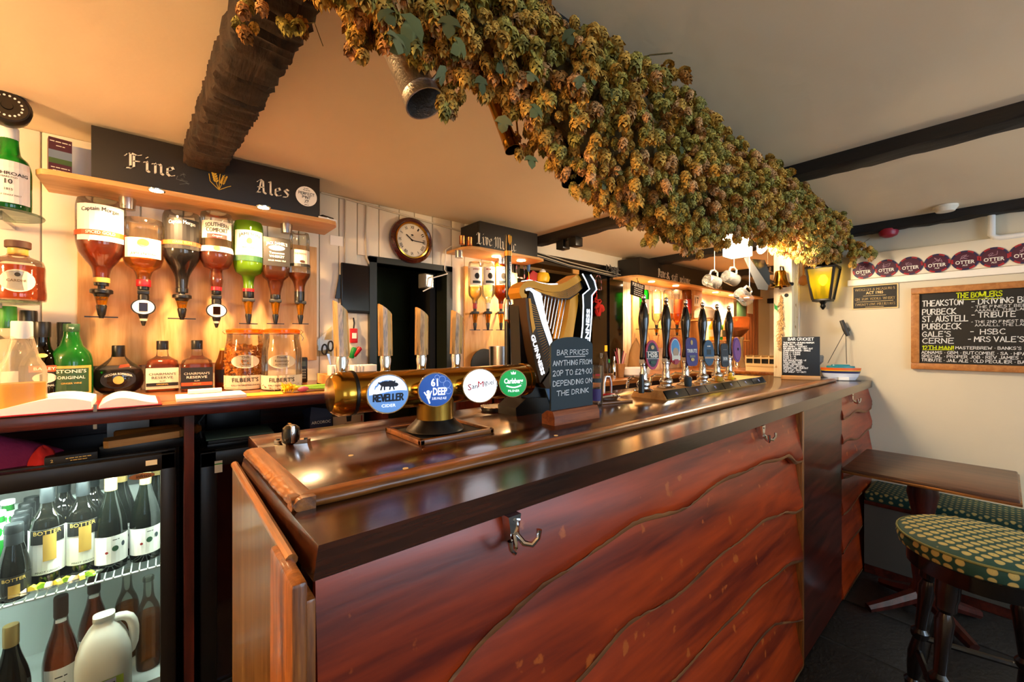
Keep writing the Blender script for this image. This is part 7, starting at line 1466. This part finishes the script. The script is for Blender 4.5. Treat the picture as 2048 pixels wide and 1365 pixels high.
t = thing('white_bowl', 'white oblong bowl on the far counter behind the first pump', 'bowl', (onY(1270, 735, 2.0).x, 2.0, 1.0555)); ob('bowl', MB().lathe([(.09,0),(.12,.02),(.13,.07),(.125,.07),(.11,.02)], 24, 1.3, .8, caps=False), 'white', t)
lump('paper_bag', 'crumpled brown paper bag beside the far optics board', (onY(1272, 700, 2.2).x, 2.2, 1.0555), .10, .07, .30, pbr('kraft', '#b98a52', .8, bump=.4), 'bag', 7, .15)
b_ = ob('oak_backboard', MB().box((-.5,-.01,-.3), (.5,.01,.28), bev=.003), 'oak_z', None, loc=(3.98, YB-.026, 1.58)); tag(b_, 'oak backboard behind the far inverted bottles', 'board')
# ================================================================ dried hop garland along the beam over the bar
HR = random.Random(21)
def hop_mesh(seed, L=.036, W=.014):
    R = random.Random(seed); vs, fs = [], []
    lay = 7
    for j in range(lay):
        f = j/(lay-1); z = -L*(.02+.76*f); r = W*(.50+.62*math.sin(math.pi*(.20+.66*f)))
        n = 5 if j < 6 else 3
        for i in range(n):
            a = 2*math.pi*(i+.5*(j % 2))/n+R.uniform(-.15,.15); c, s = math.cos(a), math.sin(a); q = r*R.uniform(.9,1.12); k = len(vs); hw = q*.62
            vs += [(c*q*.55, s*q*.55, z+L*.10), (c*q*.86-s*hw, s*q*.86+c*hw, z-L*.02), (c*q*1.02, s*q*1.02, z-L*.27), (c*q*.86+s*hw, s*q*.86-c*hw, z-L*.02), (c*q*1.1, s*q*1.1, z-L*.05)]
            fs += [(k, k+1, k+4), (k+1, k+2, k+4), (k+2, k+3, k+4), (k+3, k, k+4)]
    return vs, fs
def hop_mat(name, c):
    m, nt, b = nodes(name); N, L = nt.nodes, nt.links
    ge = N.new('ShaderNodeNewGeometry'); mr = N.new('ShaderNodeMapRange'); mx = N.new('ShaderNodeMix'); mx.data_type = 'RGBA'
    col = rgb(c); mx.inputs[6].default_value = tuple(x*.55 for x in col[:3])+(1,); mx.inputs[7].default_value = tuple(min(1, x*1.5) for x in col[:3])+(1,)
    L.new(ge.outputs['Random Per Island'], mx.inputs[0]); L.new(mx.outputs[2], b.inputs['Base Color']); b.inputs['Roughness'].default_value = .75
    b.inputs['Subsurface Weight'].default_value = 0; b.inputs['Specular IOR Level'].default_value = .2
    MATS[name] = m; return m
HM = [hop_mat('hop_gold', '#c89c48'), hop_mat('hop_olive', '#ac9c4c'), hop_mat('hop_green', '#968e4c'), hop_mat('hop_tan', '#cc9a64'), hop_mat('hop_brown', '#9c6c36')]
VARS = [hop_mesh(i, .034+.004*i, .0125+.001*(i % 3)) for i in range(4)]
g = thing('hop_garland', 'thick garland of dried hops hanging along the ceiling beam over the bar', 'garland', (0, .75, 1.98)); go = V((0, .75, 1.98))
X0, X1 = .05, 3.40
RT = [(0,.80),(.5,.77),(.68,.75),(.86,.64),(1.1,.53),(1.45,.48),(1.78,.50),(1.92,.64),(2.12,.64),(2.22,.60),(2.3,.68),(2.48,.68),(2.7,.62),(3.0,.63),(3.42,.68)]
def section(x):                                   # how far the garland hangs down along the beam
    for (x0, r0), (x1, r1) in zip(RT, RT[1:]):
        if x <= x1: lo = math.atan(r0+(r1-r0)*max(0, x-x0)/(x1-x0)); break
    else: lo = math.atan(RT[-1][1])
    hi = math.atan(1.20 if x < 3.1 else 1.20-.3*(x-3.1)/.3); c = (lo+hi)/2; z = HC+.76*math.tan(c)
    return z, .76/math.cos(c)*math.sin((hi-lo)/2)
def surf(x, a, k):
    z, R = section(x)
    R *= .97+.07*math.sin(x*9+2*math.sin(a*2))+.06*math.sin(a*3+x*6)+.05*math.sin(x*23+a)
    y = .76+R*k*math.cos(a); zz = z+R*k*math.sin(a)
    return V((x, y, zz))
mb = MB(); N = 90; n = 14; vs, fs = [], []
for i in range(N+1):
    for j in range(n): p = surf(X0+(X1-X0)*i/N, 2*math.pi*j/n, .60); p.z = min(p.z, ZC-.002); vs.append(p-go)
for i in range(N):
    for j in range(n): fs.append((i*n+j, i*n+(j+1) % n, (i+1)*n+(j+1) % n, (i+1)*n+j))
fs += [tuple(range(n-1,-1,-1)), tuple(range(N*n, N*n+n))]
ob('stem_mass', MB().add(vs, fs), pbr('hop_dark', '#6e5c34', .9, bump=.8, bscale=40, var=.4), g)
cones = []
for i in range(6400):
    x = X0+(X1-X0)*HR.random()**1.0; a = HR.uniform(0, 2*math.pi); k = HR.uniform(.66, 1.06)
    p = surf(x, a, k)
    if p.z > ZC-.012: p.z = ZC-.012-HR.random()*.03
    out = V((0, math.cos(a), math.sin(a)))
    ax = (V((HR.uniform(-.5,.5), HR.uniform(-.35,.35), -1))+out*HR.uniform(.1,.7)).normalized()
    cones.append((p, ax, HR.random(), out))
# drooping sprigs below the garland and a few cones on the side beam
for px, py, m in ((900,190,9),(902,205,6),(1265,440,10),(1300,475,8),(1195,405,8),(1385,490,8),(1050,290,6),(1640,485,14),(1680,470,14),(1700,490,16),(1718,500,14),(1736,512,8),(1705,520,14),(1665,515,14),(1690,455,12),(1660,440,12),(1110,310,8),(735,90,8),(728,40,8),(730,60,8)):
    b0 = onY(px, py, .88) if px < 1600 else onX(px, py, 3.28)
    for j in range(m): cones.append((b0+V((HR.uniform(-.03,.03), HR.uniform(-.03,.02), HR.uniform(-.025,.06))), V((HR.uniform(-.4,.4), HR.uniform(-.4,.4), -1)).normalized(), HR.random(), V((-.3,-.9,0))))
for j in range(16): cones.append((V((.17+HR.uniform(-.07,.09), 1.0+HR.uniform(-.06,.07), ZC-.10+HR.uniform(-.02,.03))), V((HR.uniform(-.5,.5), HR.uniform(-.5,.5), -1)).normalized(), HR.random(), V((0,0,-1))))
def score(c):
    p, ax, r, out = c; d = (CAM-p); D = dep(p)
    q = 1024+F*(p.x*SA-p.y*CA)/max(D, .05); y = 682.5-F*(p.z-HC)/max(D, .05)
    if D < .1 or not (-20 < q < 2070) or not (-15 < y < 1380): return -9
    return max(0.05, out.dot(d.normalized())+.25)/D
cones.sort(key=score, reverse=True)
MES = []
for k, (v_, f_) in enumerate(VARS):
    for m in range(5):
        me = bpy.data.meshes.new('hop_cone'); me.from_pydata(v_, [], f_); me.materials.append(HM[m]); MES.append(me)
def cone_matrix(c):
    p, ax, r, out = c; q = (-ax).to_track_quat('Z', 'X'); return Matrix.Translation(p-go) @ q.to_matrix().to_4x4() @ Matrix.Rotation(r*6.28, 4, 'Z') @ Matrix.Scale(.62+.44*((r*7.3) % 1), 4)
def cmat(c):
    p, r = c[0], c[2]; w_ = (math.sin(p.x*5+p.z*9)+1)/2; k = (r*13.7) % 1
    return (0 if k < .34+.15*w_ else 1 if k < .62 else 2 if k < .76 else 3 if k < .93 else 4)
for i, c in enumerate(cones[:300]):
    o = bpy.data.objects.new('hop_cone', MES[(i % 4)*5+cmat(c)]); COL.objects.link(o); o.parent = g; o.matrix_local = cone_matrix(c)
big_v, big_f, big_m = [], [], []
for i, c in enumerate(cones[300:]):
    M = cone_matrix(c); v_, f_ = VARS[i % 4]; k = len(big_v); big_v += [tuple(M @ V(p)) for p in v_]; big_f += [tuple(q+k for q in f) for f in f_]; big_m += [cmat(c)]*len(f_)
me = bpy.data.meshes.new('hop_cones'); me.from_pydata(big_v, [], big_f)
for m in HM: me.materials.append(m)
me.polygons.foreach_set('material_index', big_m); me.update()
o = bpy.data.objects.new('hop_cones', me); COL.objects.link(o); o.parent = g; o['kind'] = 'stuff'
# leaves and bines
LM = [hop_mat('leaf_green', '#7c8058'), hop_mat('leaf_dull', '#767a4a'), hop_mat('leaf_dark', '#5a5f3c')]
lv = [(0,0,0),(-.4,.18,.06),(-.62,.5,.0),(-.34,.48,.08),(-.3,.85,.02),(0,1.1,-.06),(.3,.82,.04),(.36,.46,.08),(.6,.5,-.02),(.4,.16,.05),(0,.5,.14)]
lf = [(10,0,1),(10,1,2),(10,2,3),(10,3,4),(10,4,5),(10,5,6),(10,6,7),(10,7,8),(10,8,9),(10,9,0)]
LME = []
for m in LM: me = bpy.data.meshes.new('leaf'); me.from_pydata(lv, [], lf); me.polygons.foreach_set('use_smooth', [True]*len(lf)); me.materials.append(m); LME.append(me)
cand = [c for c in cones if score(c) > 0]
SP = [(790,65,.06),(840,40,.07),(900,30,.06),(1070,150,.05),(1080,215,.05),(1130,60,.05),(880,130,.055),(820,80,.06),(760,20,.05),(1010,230,.05),(1060,310,.045),(960,150,.05),(1160,150,.045),(930,90,.05)]
for i in range(60):
    if i < len(SP): px, py, sz = SP[i]; sz *= .62; p = onY(px, py, .62 if px > 900 else .66)
    else: c = HR.choice(cand[:1500]); p = c[0]+c[3]*.012; sz = HR.uniform(.02,.036)
    if p.z > ZC-.01: p.z = ZC-.03
    o = bpy.data.objects.new('leaf', LME[i % 3]); COL.objects.link(o); o.parent = g
    o.matrix_local = Matrix.Translation(p-go) @ Matrix.Rotation(HR.uniform(2.2,4), 4, V((HR.uniform(-.4,.4),1,HR.uniform(-.4,.4))).normalized()) @ Matrix.Rotation(HR.uniform(.9,1.9), 4, 'X') @ Matrix.Scale(sz, 4)
for i in range(26):
    c = HR.choice(cand[:2000]); p = c[0]; q = p+V((HR.uniform(-.06,.06), HR.uniform(-.05,.03), HR.uniform(-.05,.03))); md = (p+q)/2+V((0,-.02,.015))
    ob('bine', MB().tube([p-go, md-go, q-go], .0012, 4), 'hop_dark', g)
A = onY(1260, 125, .70); ob('bine', MB().tube([onY(1255,132,.66)-go, onY(1300,110,.60)-go, onY(1345,106,.56)-go], .002, 5), 'hop_dark', g)
# ================================================================ tankards hanging from the beam
def tankard(name, label, ax, ay, bx, by, D, dD, rpx, m, cat='tankard', taper=.86, stripe=None):
    A = atD(ax, ay, D+dD); B = atD(bx, by, D-dD); L = (B-A).length; r = rpx*D/F
    t = thing(name, label, cat, A); q = (B-A).to_track_quat('Z', 'Y'); t.rotation_mode = 'QUATERNION'; t.rotation_quaternion = q
    ob('body', MB().lathe([(.001,0),(r*taper*.98,.0),(r*taper*1.05,.004),(r*taper,.01),(r*.92,L*.80),(r*.97,L*.83),(r*.93,L*.86),(r,L*.98),(r*1.02,L),(r*.95,L),(r*.86,L*.8),(r*taper*.9,.012),(.001,.012)], 32, caps=False), m, t)
    # the handle faces the beam (upwards)
    up = q.inverted() @ V((.1, -.25, 1)); a = math.atan2(up.y, up.x); c, s_ = math.cos(a), math.sin(a)
    H_ = [(r*.85, L*.18), (r*1.35, L*.12), (r*1.75, L*.28), (r*1.75, L*.55), (r*1.3, L*.78), (r*.9, L*.8)]
    ob('handle', MB().tube([(c*x, s_*x, z) for x, z in H_], r*.12, 8), m, t)
    if stripe:
        for z in (.35, .55, .75): ob('stripe', MB().lathe([(r*(taper+(.92-taper)*z)*1.015, L*z), (r*(taper+(.92-taper)*z)*1.02, L*z+.005)], 30, caps=False), stripe, t)
    top = A+q @ V((c*r*1.7, s_*r*1.7, L*.4)); ob('hook', MB().tube([q.inverted() @ (top-A), q.inverted() @ (V((top.x, top.y-.02, ZC-.02))-A)], .0025, 6), 'black', t)
tankard('pewter_tankard', 'large hammered pewter tankard hanging below the hops', 795, 92, 850, 208, 1.0, .012, 39, 'pewter')
tankard('brass_tankard', 'slim polished brass tankard hanging among the hops', 988, 203, 1026, 300, 1.16, .01, 16, 'brass')
tankard('dark_tankard', 'dark metal tankard half hidden in the hops with a silver rim', 1112, 272, 1146, 362, 1.30, .02, 23, pbr('dark_metal', '#4a4038', .25, .9))
tankard('dark_mug', 'dark stoneware mug with a pale rim hanging in the hops', 1228, 352, 1244, 410, 1.40, .02, 31, pbr('stoneware', '#2c2422', .3, coat=.4), 'mug', .95)
tankard('striped_mug', 'pinkish mug with dark stripes hanging low in the hops', 1346, 424, 1366, 470, 1.6, .02, 30, pbr('mug_pink', '#a8806a', .5), 'mug', .95, 'dark_grey')
# ================================================================ bright lamps behind the hops, screen, dimpled mugs
c = atD(1475, 484, 2.45); t = thing('box_lantern', 'bright white box-shaped lamp glowing behind the hops', 'lamp', c)
ob('shade', MB().box((-.06,-.06,-.085), (.06,.06,.085), bev=.004), 'bulb_white', t); ob('cap', MB().box((-.065,-.065,.085), (.065,.065,.10)), 'white', t); ob('stem', MB().tube([(0,0,.1),(0,0,ZC-c.z)], .01, 8), 'black', t)
lamp('POINT', c-V((0,0,.12)), 22, (1, .80, .55), radius=.05, name='box_lantern_light')
c = atD(1524, 503, 2.35); t = thing('strip_lamp', 'glaring tubular lamp hidden among the hops by the screen', 'lamp', c, .4)
ob('tube', MB().tube([(-.09,0,0),(.09,0,.02)], .018, 12), 'bulb_white', t); ob('fitting', MB().box((-.1,-.02,.02), (.1,.02,.05)), 'white', t); ob('stem', MB().tube([(0,0,.05),(0,0,ZC-c.z)], .01, 8), 'black', t)
lamp('POINT', c-V((0,0,.06)), 13, (1, .80, .55), radius=.05, name='strip_lamp_light')
c = atD(1512, 548, 2.5); t = thing('till_screen', 'black flat screen tilted on a bracket beside the white post', 'screen', c); dv = ray(1512, 548).normalized()
def slab(nm, pts, d0, d1, m): ob(nm, MB().prism([atD(a, b, 2.5)+dv*d0-c for a, b in pts], dv*(d1-d0)), m, t)
slab('panel', [(1488,517),(1497,513),(1537,572),(1535,581),(1516,579)], 0, .16, 'black_matt'); slab('back_housing', [(1503,518),(1530,520),(1540,548),(1540,572),(1530,566)], .03, .13, 'black_gloss'); ob('arm', MB().tube([atD(1534,560,2.56)-c, atD(1548,568,2.60)-c, V((3.03,.86,atD(1548,568,2.60).z))-c], .012, 8), 'black', t)
def dimple():
    vs, fs = [], []; n, m = 30, 14; r, L = .038, .088
    for j in range(m+1):
        z = L*j/m
        for i in range(n):
            a = 2*math.pi*i/n; k = 1-.05*max(0, math.sin(a*6+(math.pi if (j//3) % 2 else 0)))*max(0, math.sin(math.pi*(j % 3+.5)/3)); k *= 1 if 0 < j < m else .97
            vs.append((r*k*math.cos(a), r*k*math.sin(a), z))
    for j in range(m):
        for i in range(n): fs.append((j*n+i, j*n+(i+1) % n, (j+1)*n+(i+1) % n, (j+1)*n+i))
    fs.append(tuple(range(n-1,-1,-1))); return MB().add(vs, fs)
glass('mug_glass', '#f8f2e6', .12, rough=.05, spec=1.0)
fm = None
for px, py, a, lab in ((1413, 560, .2, 'dimpled glass beer mug hanging before the word welcome'), (1451, 552, .3, 'dimpled glass beer mug hanging second from the pelmet words'), (1478, 585, .6, 'dimpled glass beer mug hanging lowest of the four'), (1521, 547, .25, 'dimpled glass beer mug hanging by the tilted screen')):
    c = atD(px, py, 2.55 if px < 1470 else 2.45 if px < 1500 else 2.80)
    t = thing('dimpled_mug', lab, 'mug', c, 0, 'dimpled mugs hanging over the servery'); t.rotation_euler = (0, math.pi/2+a, math.radians(-20))
    ob('glass', dimple(), 'mug_glass', t, smooth=50); ob('handle', MB().tube([(-.04,0,.02),(-.065,0,.025),(-.075,0,.05),(-.065,0,.075),(-.04,0,.08)], .006, 8), 'mug_glass', t)
    rm = t.rotation_euler.to_matrix(); inv = rm.inverted(); top = rm @ V((-.075, 0, .05)); ob('wire', MB().tube([V((-.075,0,.05)), inv @ V((top.x, top.y, ZC-c.z))], .0015, 5), 'cable', t)
# small extras at the frame edges
